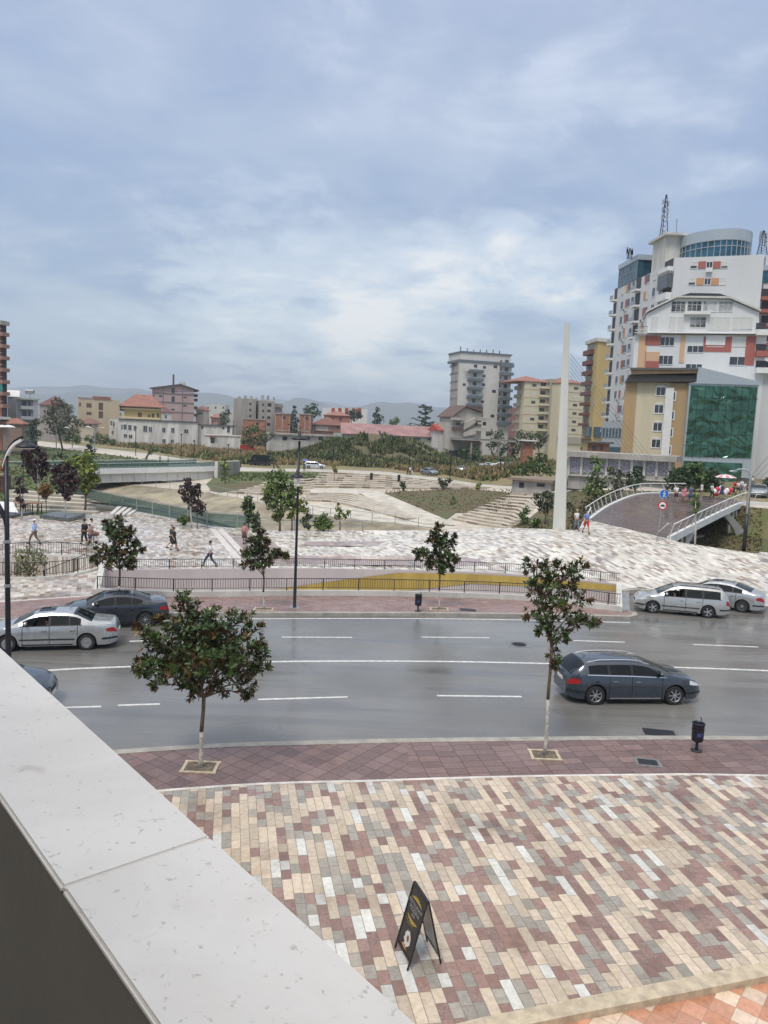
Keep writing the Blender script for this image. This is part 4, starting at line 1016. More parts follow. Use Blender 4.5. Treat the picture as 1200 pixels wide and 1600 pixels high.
def T(name, bx, by, clusters, label, cat, m, z=0.0, fn=None, **kw):
    b0 = P(bx, by, z) if fn is None else fn(bx, by); k = FPX/b0.y
    return blobtree(name, b0, k, clusters, label, cat, m, **kw)
FB = lambda x, y: Bk(x, y)
# plaza edge left
T('plum_tree', 102, 811, [(88, 735, 9), (100, 730, 9), (112, 738, 10), (92, 750, 12), (106, 752, 13), (118, 750, 8), (96, 765, 9), (112, 766, 8), (86, 745, 5), (104, 774, 7)], 'purple leaved plum tree growing from the dark square platform', 'tree', m_plum, leaf=.28, dens=1.1, trunk=(102, 782), tr=.07, seed=1, m_trunk=m_limebark, group='purple plum trees')
T('plum_tree', 60, 800, [(44, 706, 8), (55, 702, 9), (66, 712, 9), (45, 722, 12), (60, 722, 13), (70, 728, 8), (52, 736, 10), (64, 740, 8), (38, 712, 5), (58, 748, 6)], 'taller purple plum tree standing further back by the green bank', 'tree', m_plum, leaf=.3, dens=1.1, trunk=(60, 756), tr=.07, seed=2, m_trunk=m_limebark, group='purple plum trees')
T('plum_tree', 299, 825, [(294, 752, 7), (288, 765, 9), (300, 764, 10), (308, 770, 8), (292, 778, 9), (303, 780, 9), (298, 790, 6), (310, 760, 5)], 'purple plum tree with a white trunk in the middle of the far square', 'tree', m_plum, leaf=.2, dens=1.1, trunk=(298, 796), tr=.06, seed=3, m_trunk=m_limebark, group='purple plum trees')
T('plum_tree', 308, 826, [(310, 786, 7), (316, 793, 7), (306, 796, 6), (313, 800, 5)], 'small drooping purple sapling beside the white trunked plum', 'tree', m_plum, leaf=.17, dens=1.0, trunk=(308, 805), tr=.04, seed=4, group='purple plum trees')
T('plum_tree', 34, 812, [(30, 752, 8), (36, 765, 7), (30, 780, 6), (38, 790, 5), (28, 765, 6)], 'leftmost purple tree, half hidden behind the near lamp post', 'tree', m_plum, leaf=.28, dens=.8, trunk=(34, 790), tr=.06, seed=41, m_trunk=m_limebark, group='purple plum trees')
T('leafy_tree', 133, 800, [(118, 722, 12), (135, 716, 12), (128, 735, 17), (145, 733, 12), (112, 735, 9), (140, 750, 15), (126, 755, 12), (150, 748, 8), (135, 764, 8), (104, 722, 6)], 'bright yellow green round tree in front of the road bridge', 'tree', m_yel, leaf=.27, dens=1.0, trunk=(134, 775), tr=.1, seed=5)
T('shrub', 72, 802, [(72, 760, 8), (66, 768, 8), (76, 770, 7), (70, 776, 5)], 'rust coloured shrub between the two purple trees', 'shrub', m_rust, leaf=.22, dens=1.0, trunk=(72, 785), tr=.03, seed=6)
T('shrub', 347, 819, [(338, 811, 5), (347, 811, 6), (341, 814, 5)], 'low clipped green bush at the near end of the river fence', 'shrub', m_green, leaf=.2, seed=7) if False else None
T('box_bush', 288, 821, [(281, 812, 5), (287, 811, 5), (294, 812, 5), (287, 815, 5)], 'low square green bush left of the white trunked plum', 'shrub', m_mid, leaf=.18, dens=1.4, seed=7)
T('small_tree', 388, 827, [(388, 780, 7), (384, 790, 8), (393, 792, 7), (388, 800, 8)], 'small round headed green tree on a thin pale stem at the river fence', 'tree', m_green, leaf=.22, dens=1.2, trunk=(388, 803), tr=.05, seed=8, m_trunk=m_limebark)
T('shrub', 396, 828, [(392, 812, 8), (400, 808, 7), (398, 820, 7), (402, 818, 5)], 'green bush growing under the small round headed tree', 'shrub', m_dkgreen, leaf=.22, seed=9)
T('leafy_tree', 437, 830, [(425, 745, 9), (440, 742, 10), (432, 757, 14), (450, 755, 10), (420, 765, 10), (440, 772, 16), (425, 785, 12), (450, 788, 10), (436, 800, 10), (455, 770, 8), (415, 780, 6), (430, 808, 6)], 'large green tree at the river edge left of the middle lamp post', 'tree', m_mid, leaf=.3, dens=1.0, trunk=(437, 815), tr=.1, seed=10)
T('leafy_tree', 456, 829, [(465, 765, 8), (458, 780, 10), (470, 785, 10), (462, 795, 10), (476, 795, 7), (455, 805, 6)], 'yellowish tree standing right behind the middle lamp post', 'tree', m_yel, leaf=.28, dens=.9, trunk=(456, 808), tr=.06, seed=11)
T('shrub', 479, 829, [(475, 815, 6), (482, 808, 6), (480, 822, 6)], 'grey green shrub just right of the middle lamp post', 'shrub', m_olive, leaf=.25, seed=12)
T('round_bush', 503, 829, [(496, 818, 8), (505, 811, 9), (513, 819, 8), (503, 822, 9), (495, 812, 5)], 'rounded bright green bush at the plaza edge', 'shrub', m_mid, leaf=.24, dens=1.3, seed=13)
T('small_tree', 531, 829, [(528, 795, 5), (534, 802, 6), (527, 808, 6), (540, 806, 5), (545, 800, 5), (530, 790, 4)], 'spindly yellowing sapling beside the rounded bush', 'tree', m_yel, leaf=.22, dens=.6, trunk=(531, 812), tr=.05, seed=14)
# sunken bush
T('bush', 46, 909, [(30, 868, 12), (45, 862, 12), (60, 866, 13), (35, 880, 14), (52, 882, 15), (45, 895, 13), (68, 878, 8), (28, 892, 8)], 'loose yellow green bush growing out of the round stair well', 'shrub', leafmat('leaf_pale_olive', (.13, .15, .045), (.12, .13, .05), .4, .5), z=-.3, leaf=.09, dens=.55, trunk=(46, 895), tr=.04, seed=15)
# far bank plants
for i, (bx, by, cl, m_, lab, nm, cat) in enumerate([
    (520-390, 0, None, None, '', '', '')][:0]): pass
T('young_tree', 352+170, 752, [(522, 728, 4), (524, 735, 4)], 'small yellow green tree among the field weeds above the seating', 'tree', m_yel, leaf=.4, trunk=(522, 742), tr=.05, seed=16, fn=FB)
T('young_tree', 352, 756, [(350, 717, 5), (352, 728, 7), (350, 738, 6), (347, 725, 4)], 'bright yellow green young tree at the end of the bridge wall', 'tree', m_yel, leaf=.4, dens=.8, trunk=(351, 742), tr=.07, seed=17, fn=FB)
T('young_tree', 629, 768, [(629, 757, 5), (631, 762, 4)], 'tiny round tree at the top corner of the brown grass triangle', 'tree', m_dkgreen, leaf=.3, trunk=(629, 763), tr=.05, seed=18, fn=FB)
T('young_tree', 694, 766, [(688, 751, 5), (696, 755, 6), (702, 750, 4), (692, 760, 4)], 'grey green young tree at the upper edge of the brown grass', 'tree', m_olive, leaf=.35, trunk=(693, 760), tr=.05, seed=19, fn=FB)
T('young_tree', 709, 795, [(709, 778, 4), (708, 785, 5)], 'pale spindly sapling in the brown grass triangle', 'tree', m_mid, leaf=.3, dens=.6, trunk=(709, 788), tr=.03, seed=20, fn=FB)
T('young_tree', 749, 765, [(749, 757, 4), (747, 761, 4)], 'little yellow green bush near the promenade corner', 'shrub', m_yel, leaf=.3, seed=21, fn=FB)
T('bush', 820, 820, [(815, 805, 6), (822, 798, 7), (820, 812, 7)], 'dark green bush by the foot of the diagonal steps', 'shrub', m_green, leaf=.28, seed=22, fn=FB)
T('bush', 835, 826, [(833, 818, 6), (840, 814, 6), (838, 822, 6)], 'yellow green bush at the plaza edge left of the white mast', 'shrub', m_mid, leaf=.28, seed=23, fn=FB)
T('bush', 852, 820, [(842, 785, 9), (855, 775, 10), (850, 795, 10), (860, 788, 8), (838, 775, 6)], 'large shrub just left of the white mast', 'shrub', m_dkgreen, leaf=.35, dens=.8, trunk=(852, 800), seed=24, fn=FB)
T('bush', 912, 830, [(905, 800, 12), (920, 790, 12), (900, 815, 10), (925, 808, 10), (890, 790, 8)], 'broad low bush between the mast and the footbridge rail', 'shrub', leafmat('leaf_olive_brown', (.085, .085, .03), (.09, .08, .04), .45, .6), leaf=.3, dens=.7, seed=25, fn=FB)
T('leafy_tree', 935, 790, [(928, 718, 7), (932, 735, 10), (925, 750, 12), (940, 755, 12), (930, 770, 14), (945, 775, 10), (918, 765, 9), (936, 722, 6)], 'feathery yellow green tree in front of the lattice walled building', 'tree', m_mid, leaf=.32, dens=.75, trunk=(932, 778), tr=.1, seed=26, fn=FB)
T('leafy_tree', 962, 782, [(955, 735, 8), (968, 740, 8), (960, 752, 11), (975, 755, 8), (965, 765, 10)], 'thin olive tree beside the feathery one', 'tree', m_olive, leaf=.32, dens=.7, trunk=(961, 770), tr=.08, seed=27, fn=FB)
T('leafy_tree', 993, 780, [(985, 745, 8), (995, 738, 8), (1000, 750, 8), (990, 758, 8)], 'low leafy tree near the top of the footbridge rail', 'tree', m_dkgreen, leaf=.32, dens=.8, trunk=(992, 768), tr=.08, seed=28, fn=FB)
T('young_tree', 1086, 852, [(1087, 775, 5), (1085, 785, 7), (1090, 790, 6), (1085, 798, 5)], 'slim young tree with a pale stem in front of the footbridge deck', 'tree', m_mid, leaf=.17, dens=1.0, trunk=(1087, 800), tr=.06, seed=29, m_trunk=m_limebark, fn=G)
for i, (bx, w, t, s_) in enumerate(((1062, 16, 733, 30), (1085, 18, 726, 31), (1108, 14, 736, 32))):
    T('leafy_tree', bx, 768, [(bx-8, t+6, 9), (bx+5, t+4, 10), (bx, t+16, 13), (bx-12, t+18, 10), (bx+12, t+20, 10), (bx, t+28, 11)], ['left', 'middle', 'right'][i]+' one of the three bushy green trees in front of the green glass building', 'tree', [m_dkgreen, m_green, m_dkgreen][i], z=3, leaf=.38, dens=1.0, trunk=(bx, 760), tr=.12, seed=s_)
T('bush', 1200, 772, [(1196, 756, 8), (1204, 752, 9), (1200, 764, 8)], 'dark bush at the right edge beside the parked car', 'shrub', m_dkgreen, z=3, leaf=.3, seed=33)
# trees in the middle distance
MD = [
 ('leafy_tree', 840, 748, [(815, 735, 9), (830, 722, 11), (845, 716, 10), (842, 732, 13), (825, 740, 9), (858, 735, 9)], 'wide green tree behind the low flat roofed kiosk', m_green, 130),
 ('big_tree', 98, 694, [(80, 640, 9), (95, 632, 9), (108, 640, 9), (75, 655, 11), (92, 655, 14), (110, 655, 11), (122, 660, 8), (85, 670, 12), (102, 672, 13), (118, 674, 8), (90, 625, 6)], 'big grey green tree in front of the beige house', m_olive, 205),
 ('dark_tree', 52, 700, [(50, 664, 8), (57, 660, 7), (48, 676, 9), (58, 678, 9), (52, 690, 8)], 'dark upright tree rising behind the near lamp head', m_dkgreen, 190),
 ('conifer', 142, 716, [(142, 690, 3), (141, 697, 5), (143, 704, 7), (140, 711, 8)], 'small blue green conifer behind the yellow green tree', m_conifer, 160),
 ('shrub', 92, 722, [(85, 714, 5), (95, 712, 6), (103, 716, 5)], 'dark green shrub on the left lawn below the path', m_dkgreen, 165),
 ('bush', 112, 695, [(105, 684, 8), (120, 686, 8), (112, 678, 7)], 'green bush between the arching lamps', m_green, 215),
 ('bush', 150, 696, [(138, 686, 7), (152, 683, 8), (165, 686, 8), (175, 690, 6)], 'spreading bush left of the long white building', m_green, 225),
 ('leafy_tree', 353, 676, [(348, 650, 6), (355, 645, 6), (352, 658, 8), (346, 664, 6)], 'dark tree left of the grey apartment block', m_dkgreen, 320),
 ('leafy_tree', 395, 700, [(385, 675, 9), (398, 670, 9), (408, 678, 9), (392, 688, 10), (405, 690, 9), (380, 690, 6)], 'bushy tree in front of the grey apartment block', m_green, 235),
 ('leafy_tree', 415, 700, [(415, 685, 7), (425, 680, 6), (410, 692, 6)], 'paler shrub right of the bushy tree', m_olive, 228),
 ('cypress', 461, 680, [(459, 636, 3), (460, 645, 5), (461, 655, 7), (460, 665, 8), (461, 674, 8)], 'dark pointed cypress beside the red brick house', m_conifer, 280),
 ('leafy_tree', 487, 665, [(480, 640, 7), (490, 636, 7), (486, 648, 9), (497, 645, 6)], 'rounded tree behind the red brick house', m_dkgreen, 340),
 ('conifer', 590, 668, [(590, 640, 4), (588, 648, 6), (593, 655, 8), (588, 662, 8)], 'dark conical tree above the long red roof', m_conifer, 330),
 ('leafy_tree', 553, 665, [(548, 645, 6), (556, 643, 6), (552, 652, 7), (562, 650, 5)], 'dark tree before the red and white block', m_dkgreen, 330),
 ('leafy_tree', 617, 668, [(612, 660, 5), (620, 657, 5), (617, 663, 5)], 'small bright green tree over the red roof', m_mid, 320),
 ('leafy_tree', 500, 712, [(500, 696, 7), (508, 692, 7), (503, 702, 7)], 'yellow green shrub at the left of the weedy mound', m_yel, 210),
 ('shrub', 562, 709, [(555, 700, 6), (566, 697, 6), (562, 704, 6)], 'loose green shrub before the mound', m_mid, 200),
 ('leafy_tree', 778, 715, [(768, 695, 8), (780, 680, 9), (775, 690, 10), (765, 675, 7), (788, 700, 9), (780, 708, 8)], 'dark leafy tree right of the stepped concrete house', m_dkgreen, 245),
 ('leafy_tree', 812, 715, [(800, 690, 8), (815, 680, 9), (828, 682, 9), (812, 695, 10), (835, 695, 8), (805, 705, 8), (825, 708, 8)], 'bushy dark tree below the cream apartment block', m_dkgreen, 235),
 ('leafy_tree', 847, 702, [(840, 680, 7), (850, 685, 8), (845, 693, 8)], 'small dark tree left of the white mast', m_dkgreen, 235),
 ('bush', 790, 738, [(780, 720, 7), (795, 722, 7), (750, 716, 6), (765, 722, 6)], 'green bushes around the parked cars', m_green, 215),
 ('bush', 735, 722, [(722, 706, 7), (735, 700, 8), (745, 708, 8), (730, 714, 7)], 'green thicket under the stepped concrete house', m_green, 225),
 ('bush', 695, 722, [(685, 712, 6), (697, 708, 7), (706, 714, 6)], 'thicket at the right foot of the weedy mound', m_green, 220),
 ('bush', 896, 762, [(890, 752, 6), (900, 748, 7), (908, 754, 6)], 'dark bush at the left end of the lattice walled building', m_dkgreen, 118),
 ('bush', 990, 768, [(980, 758, 6), (1010, 760, 6), (1020, 765, 5)], 'low bushes beneath the lattice walled building', m_green, 108),
 ('young_tree', 440, 724, [(425, 722-8, 4), (428, 718, 5)], 'sapling beside the dark van', m_green, 150),
 ('young_tree', 228, 712, [(235, 705, 5), (243, 703, 4)], 'bright sapling behind the far end of the bridge rail', m_green, 175),
 ('shrub', 20, 712, [(10, 694, 7), (20, 690, 7), (28, 694, 6)], 'green shrubs below the white cafe umbrellas', m_green, 195),
]
for i, (nm, bx, by, cl, lab, m_, Y) in enumerate(MD):
    b0 = D(bx, by, Y); b0.z = zfar(b0.x, b0.y); k = FPX/Y
    blobtree(nm, b0, k, cl, lab, 'tree' if ('tree' in nm or nm in ('cypress', 'conifer')) else 'shrub', m_, leaf=max(.4, Y*.0022), dens=.75, trunk=(cl[0][0], cl[-1][1]) if 'tree' in nm or nm in ('cypress', 'conifer') else None, tr=.2, seed=50+i)
# the feathery cedar
cb = D(666, 690, 300); cb.z = 0
cr = empty('cedar_tree', cb, 0, 'tall spreading cedar with tiered open branches right of the red roof', 'tree'); t_ = MB(); tp = D(664, 628, 300)-cb
t_.tube([(0, 0, 0), tp*.6, tp], [.4, .25, .05], 7); t_.build('trunk', m_bark, cr, True); f_ = MB(); rg = random.Random(4)
for i in range(34):
    h = rg.uniform(.42, .98); a = rg.uniform(0, 6.28); Lb_ = (1.08-h)*9+1.0; s0 = tp*h
    e = s0+Vector((math.cos(a)*Lb_, math.sin(a)*Lb_, Lb_*rg.uniform(-.05, .35)))
    for j in range(46):
        t = rg.random()**.7; p = s0.lerp(e, t)+Vector((rg.gauss(0, .25), rg.gauss(0, .25), -abs(rg.gauss(0, .3)))); s_ = .55
        v = Vector((rg.gauss(0, 1), rg.gauss(0, 1), rg.gauss(0, .5))).normalized(); w = v.orthogonal().normalized()
        f_.add([p+v*s_, p+w*s_*.3, p-v*s_, p-w*s_*.3], [(0, 1, 2, 3)])
f_.build('crown', m_conifer, cr)
# ---- weeds, dry grass, mound
def tufts(name, spots, m, kind='stuff'):
    f_ = MB()
    for (x, y, z, h, w) in spots:
        for k in range(5):
            a = rnd.uniform(0, 6.28); l = rnd.uniform(.5, 1.1)*h; dx_, dy_ = math.cos(a)*w, math.sin(a)*w; lx, ly = rnd.gauss(0, .25)*h, rnd.gauss(0, .25)*h
            f_.add([(x-dx_*.5, y-dy_*.5, z), (x+dx_*.5, y+dy_*.5, z), (x+lx+dx_*.2, y+ly+dy_*.2, z+l*.8), (x+lx*1.3, y+ly*1.3, z+l)], [(0, 1, 2), (0, 2, 3)])
    o = f_.build(name, m); o['kind'] = kind; return o
m_tdry = leafmat('dry_blades', (.30, .23, .12), (.30, .23, .12), .4, .8)
m_tgrn = leafmat('weed_green', (.15, .165, .06), (.08, .10, .035), .5, .7)
def fieldspots(n, px0, px1, py0, py1, hs, fn=None, mask=None):
    out = []
    while len(out) < n:
        px, py = rnd.uniform(px0, px1), rnd.uniform(py0, py1)
        lim = pl(UP, px)[0]-pl([(0, 8), (200, 9), (345, 9), (600, 10), (757, 8), (1000, 6)], px)[0]
        if py > lim: continue
        if mask and not mask(px, py): continue
        p = P(px, py, 0); 
        if p.y > 330: continue
        z = cornerz(p.x, p.y)-.05; h = rnd.uniform(*hs); out.append((p.x, p.y, z, h, h*.4))
    return out
dn = lambda px, py: noise.noise((px*.02, py*.08, 0)) > -.12
tufts('dry_grass', fieldspots(7500, 60, 900, 690, 755, (.7, 1.5), mask=dn), m_tdry)
tufts('weeds', fieldspots(4600, 0, 900, 690, 755, (.6, 1.6), mask=lambda px, py: not dn(px, py) or rnd.random() < .12 or px > 560 and rnd.random() < .3), m_tgrn)
mb = []; cm = D(612, 712, 205)
bmv = MB(); nn_ = 40
def mound(x, y):
    u, v = (x-cm.x)/17.0, (y-cm.y)/20.0; d = u*u+v*v
    u2, v2 = (x-cm.x+14)/20.0, (y-cm.y+2)/15; d2 = u2*u2+v2*v2
    return max(0, 5.6*math.exp(-d*1.5)+2.6*math.exp(-d2*1.8)-.25)*(1+.55*noise.noise((x*.11, y*.11, 0)))
for j in range(nn_+1):
    for i in range(nn_+1): x = cm.x-38+76*i/nn_; y = cm.y-30+60*j/nn_; bmv.v.append((x, y, mound(x, y)-.15))
bmv.f = [(j*(nn_+1)+i, j*(nn_+1)+i+1, (j+1)*(nn_+1)+i+1, (j+1)*(nn_+1)+i) for j in range(nn_) for i in range(nn_)]; bmv.m = [0]*len(bmv.f)
struct(bmv.build('mound', grassmat('mound_earth', (.10, .10, .045), (.16, .13, .08), .2), smooth=True))
sp_ = []
while len(sp_) < 5200:
    x, y = cm.x+rnd.uniform(-36, 34), cm.y+rnd.uniform(-26, 22); z = mound(x, y)
    if z > .25 and noise.noise((x*.13, y*.13, 3)) > -.22: sp_.append((x, y, z-.2, rnd.uniform(.7, 1.9), rnd.uniform(.4, .8)))
tufts('mound_weeds_pale', [s_ for s_ in sp_ if noise.noise((s_[0]*.3, s_[1]*.3, 9)) > .12], leafmat('mound_olive', (.17, .17, .07), (.15, .15, .07), .5, .7)); tufts('mound_weeds', [s_ for s_ in sp_ if noise.noise((s_[0]*.3, s_[1]*.3, 9)) <= .12], leafmat('mound_green', (.135, .16, .06), (.05, .08, .03), .5, .7))
# small weeds on the brown slopes and lawns of the bank
sp_ = []
while len(sp_) < 6500:
    px, py = rnd.uniform(600, 1190), rnd.uniform(765, 862)
    if px < 800 and not (764+0*px < py < 800 and px > 600 and (px-600)*.45+771 > py): continue
    if px > 800 and py < pl(UP, px)[0]+4: continue
    if 800 < px < 850 and py < 812: continue
    if py > pl(TOE, px)[0]-2: continue
    p = Bk(px, py); h = rnd.uniform(.08, .26); sp_.append((p.x, p.y, p.z, h, h*.8))
tufts('slope_weeds', sp_, leafmat('slope_blades', (.15, .13, .06), (.12, .1, .05), .5, .8))

sp_ = []
while len(sp_) < 4200:
    px, py = rnd.uniform(-20, 510), rnd.uniform(684, 766)
    if 262 < px < 345 or py < pl(UP, px)[0]+5: continue
    if px < 262 and py > 742: continue
    if px > 345 and py > 752: continue
    p = Bk(px, py); h = rnd.uniform(.12, .45); sp_.append((p.x, p.y, p.z, h, h*.8))
tufts('lawn_weeds', sp_, leafmat('lawn_blades', (.11, .15, .045), (.11, .14, .05), .5, .8))
sp_ = []
while len(sp_) < 1500:
    px, py = rnd.uniform(0, 145), rnd.uniform(745, 797)
    if px > 118 and py < 785: continue
    p = P(px, py, 0); p.z = zlawn(p.x, p.y); h = rnd.uniform(.1, .3); sp_.append((p.x, p.y, p.z, h, h*.8))
tufts('garden_grass', sp_, leafmat('lawn_blades', (.11, .15, .045), (.11, .14, .05)))
# ================================================================ vehicles
m_tyre = mat('tyre_rubber', (.018, .018, .019), .75, var=.1)
m_rim = mat('alloy_rim', (.48, .49, .50), .3, metal=.8, var=0)
m_cglass = glassmat('car_glass', (.008, .011, .012), .25, .02)
m_int = mat('car_interior', (.02, .02, .022), .8, var=0)
m_hl = mat('headlight_glass', (.72, .74, .76), .1, metal=.3, var=0)
m_tl = mat('tail_light', (.33, .012, .012), .15, var=0)
m_chrome = mat('chrome', (.62, .63, .64), .15, metal=1, var=0)
m_plate = mat('number_plate', (.62, .62, .60), .4, var=0)
def paint(name, c, rough=.25): return mat(name, c, rough, metal=.55, var=.02, coat=1.0)
SED = dict(L=4.8, W=1.8, H=1.44, wb=2.83, fo=.85, top=[(0, .60), (.03, .78), (.10, .96), (.25, 1.03), (.78, 1.07), (1.00, 1.12), (1.50, 1.36), (1.85, 1.42), (2.4, 1.44), (2.9, 1.40), (3.15, 1.33), (3.75, 1.03), (3.95, .975), (4.3, .92), (4.6, .83), (4.74, .70), (4.8, .58)],
    belt=[(0, .60), (.12, .90), (.8, .96), (3.7, .92), (4.3, .86), (4.62, .76), (4.8, .56)], rear=(.90, 1.62), front=(3.08, 3.80), wins=[(1.33, 1.72), (1.78, 2.42), (2.50, 3.42)], doors=[1.45, 2.46, 3.42])
WAG = dict(L=4.67, W=1.75, H=1.50, wb=2.70, fo=.88, top=[(0, .60), (.03, .80), (.07, 1.0), (.20, 1.25), (.40, 1.44), (.75, 1.48), (1.6, 1.50), (2.4, 1.50), (2.75, 1.44), (3.0, 1.35), (3.6, 1.03), (3.8, .975), (4.15, .92), (4.45, .83), (4.6, .70), (4.67, .58)],
    belt=[(0, .62), (.10, .90), (.6, .95), (3.55, .92), (4.15, .86), (4.5, .76), (4.67, .56)], rear=(.08, .42), front=(2.78, 3.62), wins=[(.52, 1.32), (1.42, 2.16), (2.26, 3.28)], doors=[1.38, 2.2, 3.26])
def car(name, prm, p0, ang, body, label, wheel='multi', rails=False, sunroof=False, openwin=False, group=None, detail=True, scale=1.0, plate=True, trimc=None, strip_=False, taillow=False, wbar=False, cat='car', hlc=None):
    q = dict(SED if prm.get('base', 'S') == 'S' else WAG); q.update(prm); L, Wd, wb, fo = q['L'], q['W'], q['wb'], q['fo']
    root = empty(name, p0, ang, label, cat, group); root.scale = (scale,)*3
    xf, xr = L-fo, L-fo-wb; wr = q.get('wr', .315); Ra = wr+.055; hw = Wd/2; ox = -(xf+xr)/2     # origin midway between the axles
    def top(x): return pl(q['top'], x)[0]
    def belt(x): return min(pl(q['belt'], x)[0], top(x)-.012)
    def sm(f, x, d=.06): return (f(max(0, x-d))+2*f(x)+f(min(L, x+d)))/4
    def plan(x):
        d = min(x, L-x); t = max(0, 1-d/.62); return 1-.30*t**2.6-(.06*max(0, 1-d/1.6)**2)
    def zb(x):
        z = .20
        for c in (xf, xr):
            dxx = abs(x-c)
            if dxx < Ra: z = max(z, wr+math.sqrt(Ra*Ra-dxx*dxx))
        d = min(x, L-x); return max(z, .20+.10*max(0, 1-d/.4)**2)
    def Pt(x, r_, side=1, off=0.0):
        """surface point; rows 0 sill,1,2 flank,3 belt,4 window foot,5 window head,6 roof edge,7 roof,8 centre"""
        w = hw*plan(x); tp, be, z0_ = sm(top, x), sm(belt, x), zb(x); cab = max(0.0, tp-be-.03)
        ytop = w*(.95-.26*min(1, cab/.5)); cr = .02+.02*min(1, cab/.3)
        z1 = max(.36, z0_+.015); z2 = max(min(.64, be-.06), z1+.02)
        bz = max(be, z2+.01)
        rows = [(w*.965, z0_), (w*1.0, z1), (w*1.0, z2), (w*.955, bz), (w*.940, bz+min(.025, cab*.2+.002)),
                (lerp(w*.94, ytop, .86), bz+.003+cab*.84), (ytop*.93, max(bz+.004, tp-.012)), (ytop*.62, tp+cr*.45), (0, tp+cr)]
        i = min(7, int(r_)); t = r_-i; a, c = rows[i], rows[i+1]; y, z = lerp(a[0], c[0], t), lerp(a[1], c[1], t)
        v = Vector((x+ox, side*y, z))
        if off:
            if r_ < 3.2: v += Vector((0, side*off, off*.2))
            elif r_ < 5.9: v += Vector((0, side*off*.9, off*.5))
            else: v += Vector((0, 0, off))
        d = min(x, L-x)
        if off and d < .12 and r_ < 6: v.x += (off if x > L/2 else -off)
        return v
    xs = set([0, L, .015, L-.015, .04, L-.04])
    xs |= {round(i*.09, 3) for i in range(1, int(L/.09))}
    for c in (xf, xr): xs |= {round(c+Ra*math.sin(R(a)), 3) for a in range(-90, 91, 10)}
    for a, c in q['wins']+[q['rear'], q['front']]: xs |= {a, c}
    xs = sorted(x for x in xs if 0 <= x <= L); xs = [x for i, x in enumerate(xs) if i == 0 or x-xs[i-1] > .004]
    bmx = MB(); n = len(xs); vi = {}
    for i, x in enumerate(xs):
        for j in range(9):
            for s_ in (1, -1):
                if j == 8 and s_ == -1: vi[i, j, s_] = vi[i, j, 1]; continue
                vi[i, j, s_] = len(bmx.v); bmx.v.append(Pt(x, j, s_))
    def isglass(i, j, s_):
        xm = (xs[i]+xs[i+1])/2
        if j == 4 and any(a <= xm <= c for a, c in q['wins']): return ('side', [k for k, (a, c) in enumerate(q['wins']) if a <= xm <= c][0], s_)
        if j in (6, 7):
            if q['rear'][0]+.03 <= xm <= q['rear'][1]: return ('rear',)
            if q['front'][0] <= xm <= q['front'][1]-.02: return ('front',)
    gl = {}
    for i in range(n-1):
        for j in range(8):
            for s_ in (1, -1):
                f = (vi[i, j, s_], vi[i+1, j, s_], vi[i+1, j+1, s_], vi[i, j+1, s_])
                if s_ == 1: f = f[::-1]
                g = isglass(i, j, s_)
                if g: gl.setdefault(g, []).append(f)
                else: bmx.f.append(f); bmx.m.append(0)
    for i in (0, n-1):
        ring = [vi[i, j, 1] for j in range(9)]+[vi[i, j, -1] for j in range(7, -1, -1)]; bmx.f.append(tuple(ring)); bmx.m.append(0)
    bo = bmx.build('body', body, root); smooth_by_angle(bo, 32)
    for g, fs in gl.items():
        if openwin and g[0] == 'side' and g[1] == len(q['wins'])-1: continue
        ids = sorted({v for f in fs for v in f}); mp = {v: k for k, v in enumerate(ids)}
        b2 = MB(); b2.add([bmx.v[v] for v in ids], [tuple(mp[v] for v in f) for f in fs]); smooth_by_angle(b2.build({'side': 'side_window', 'rear': 'rear_window', 'front': 'windscreen'}[g[0]], m_cglass, root), 60)
    def patch(nm, x0, x1, r0, r1, m, off=.006, sides=(1, -1), nx=8, nr=4, par=None, shape=None):
        out = []
        for s_ in sides:
            b2 = MB()
            for i in range(nx+1):
                for j in range(nr+1):
                    u, v = i/nx, j/nr; ra, rb_ = (r0, r1) if shape is None else shape(u); b2.v.append(Pt(lerp(x0, x1, u), lerp(ra, rb_, v), s_, off))
            b2.f = [(i*(nr+1)+j, (i+1)*(nr+1)+j, (i+1)*(nr+1)+j+1, i*(nr+1)+j+1) for i in range(nx) for j in range(nr)]; b2.m = [0]*len(b2.f)
            out.append(b2.build(nm, m, par or root, True))
        return out
    # underside and cabin floor
    u_ = MB(); u_.box((0, 0, .30), (L-.5, Wd-.56, .22)); u_.box((0, 0, .42), (wb-.9, Wd-.12, .3)); u_.build('underbody', m_int, root)
    if detail:
        it = MB(); 
        for x in (xf-1.25, xr+.75):
            for s_ in (-.38, .38): it.box((x+ox, s_, .62), (.5, .5, .2)); it.box((x+ox-.27, s_, .88), (.14, .48, .55)); it.box((x+ox-.29, s_, 1.2), (.1, .26, .16))
        it.box((xf-.62+ox, 0, .86), (.4, Wd-.4, .16)); it.build('seats', m_int, root)
        for x in q['doors']: patch('door_seam', x-.011, x+.011, .15, 3.9, m_black, .003, nx=1, nr=8)
        for x in (q['doors'][0]+.10, q['doors'][1]+.12) if len(q['doors']) > 1 else (): 
            for s_ in (1, -1):
                p = Pt(x+.08, 2.55, s_, .02); MB().box(p, (.19, .03, .035)).build('door_handle', body if not trimc else trimc, root)
        patch('sill_trim', xr+.5, xf-.5, .15, .45 if not trimc else .42, trimc or m_black, .008, nx=6, nr=1)
        if strip_: patch('side_strip', xr+.42, xf-.42, 1.25, 1.42, m_black, .012, nx=8, nr=1)
        patch('window_trim', q['wins'][0][0]-.05, q['wins'][-1][1]+.10, 3.78, 4.08, trimc or m_black, .006, nx=14, nr=1)
        for (a, c), (a2, c2) in zip(q['wins'], q['wins'][1:]): patch('pillar', c, a2, 4.0, 5.05, m_black, .003, nx=1, nr=3)
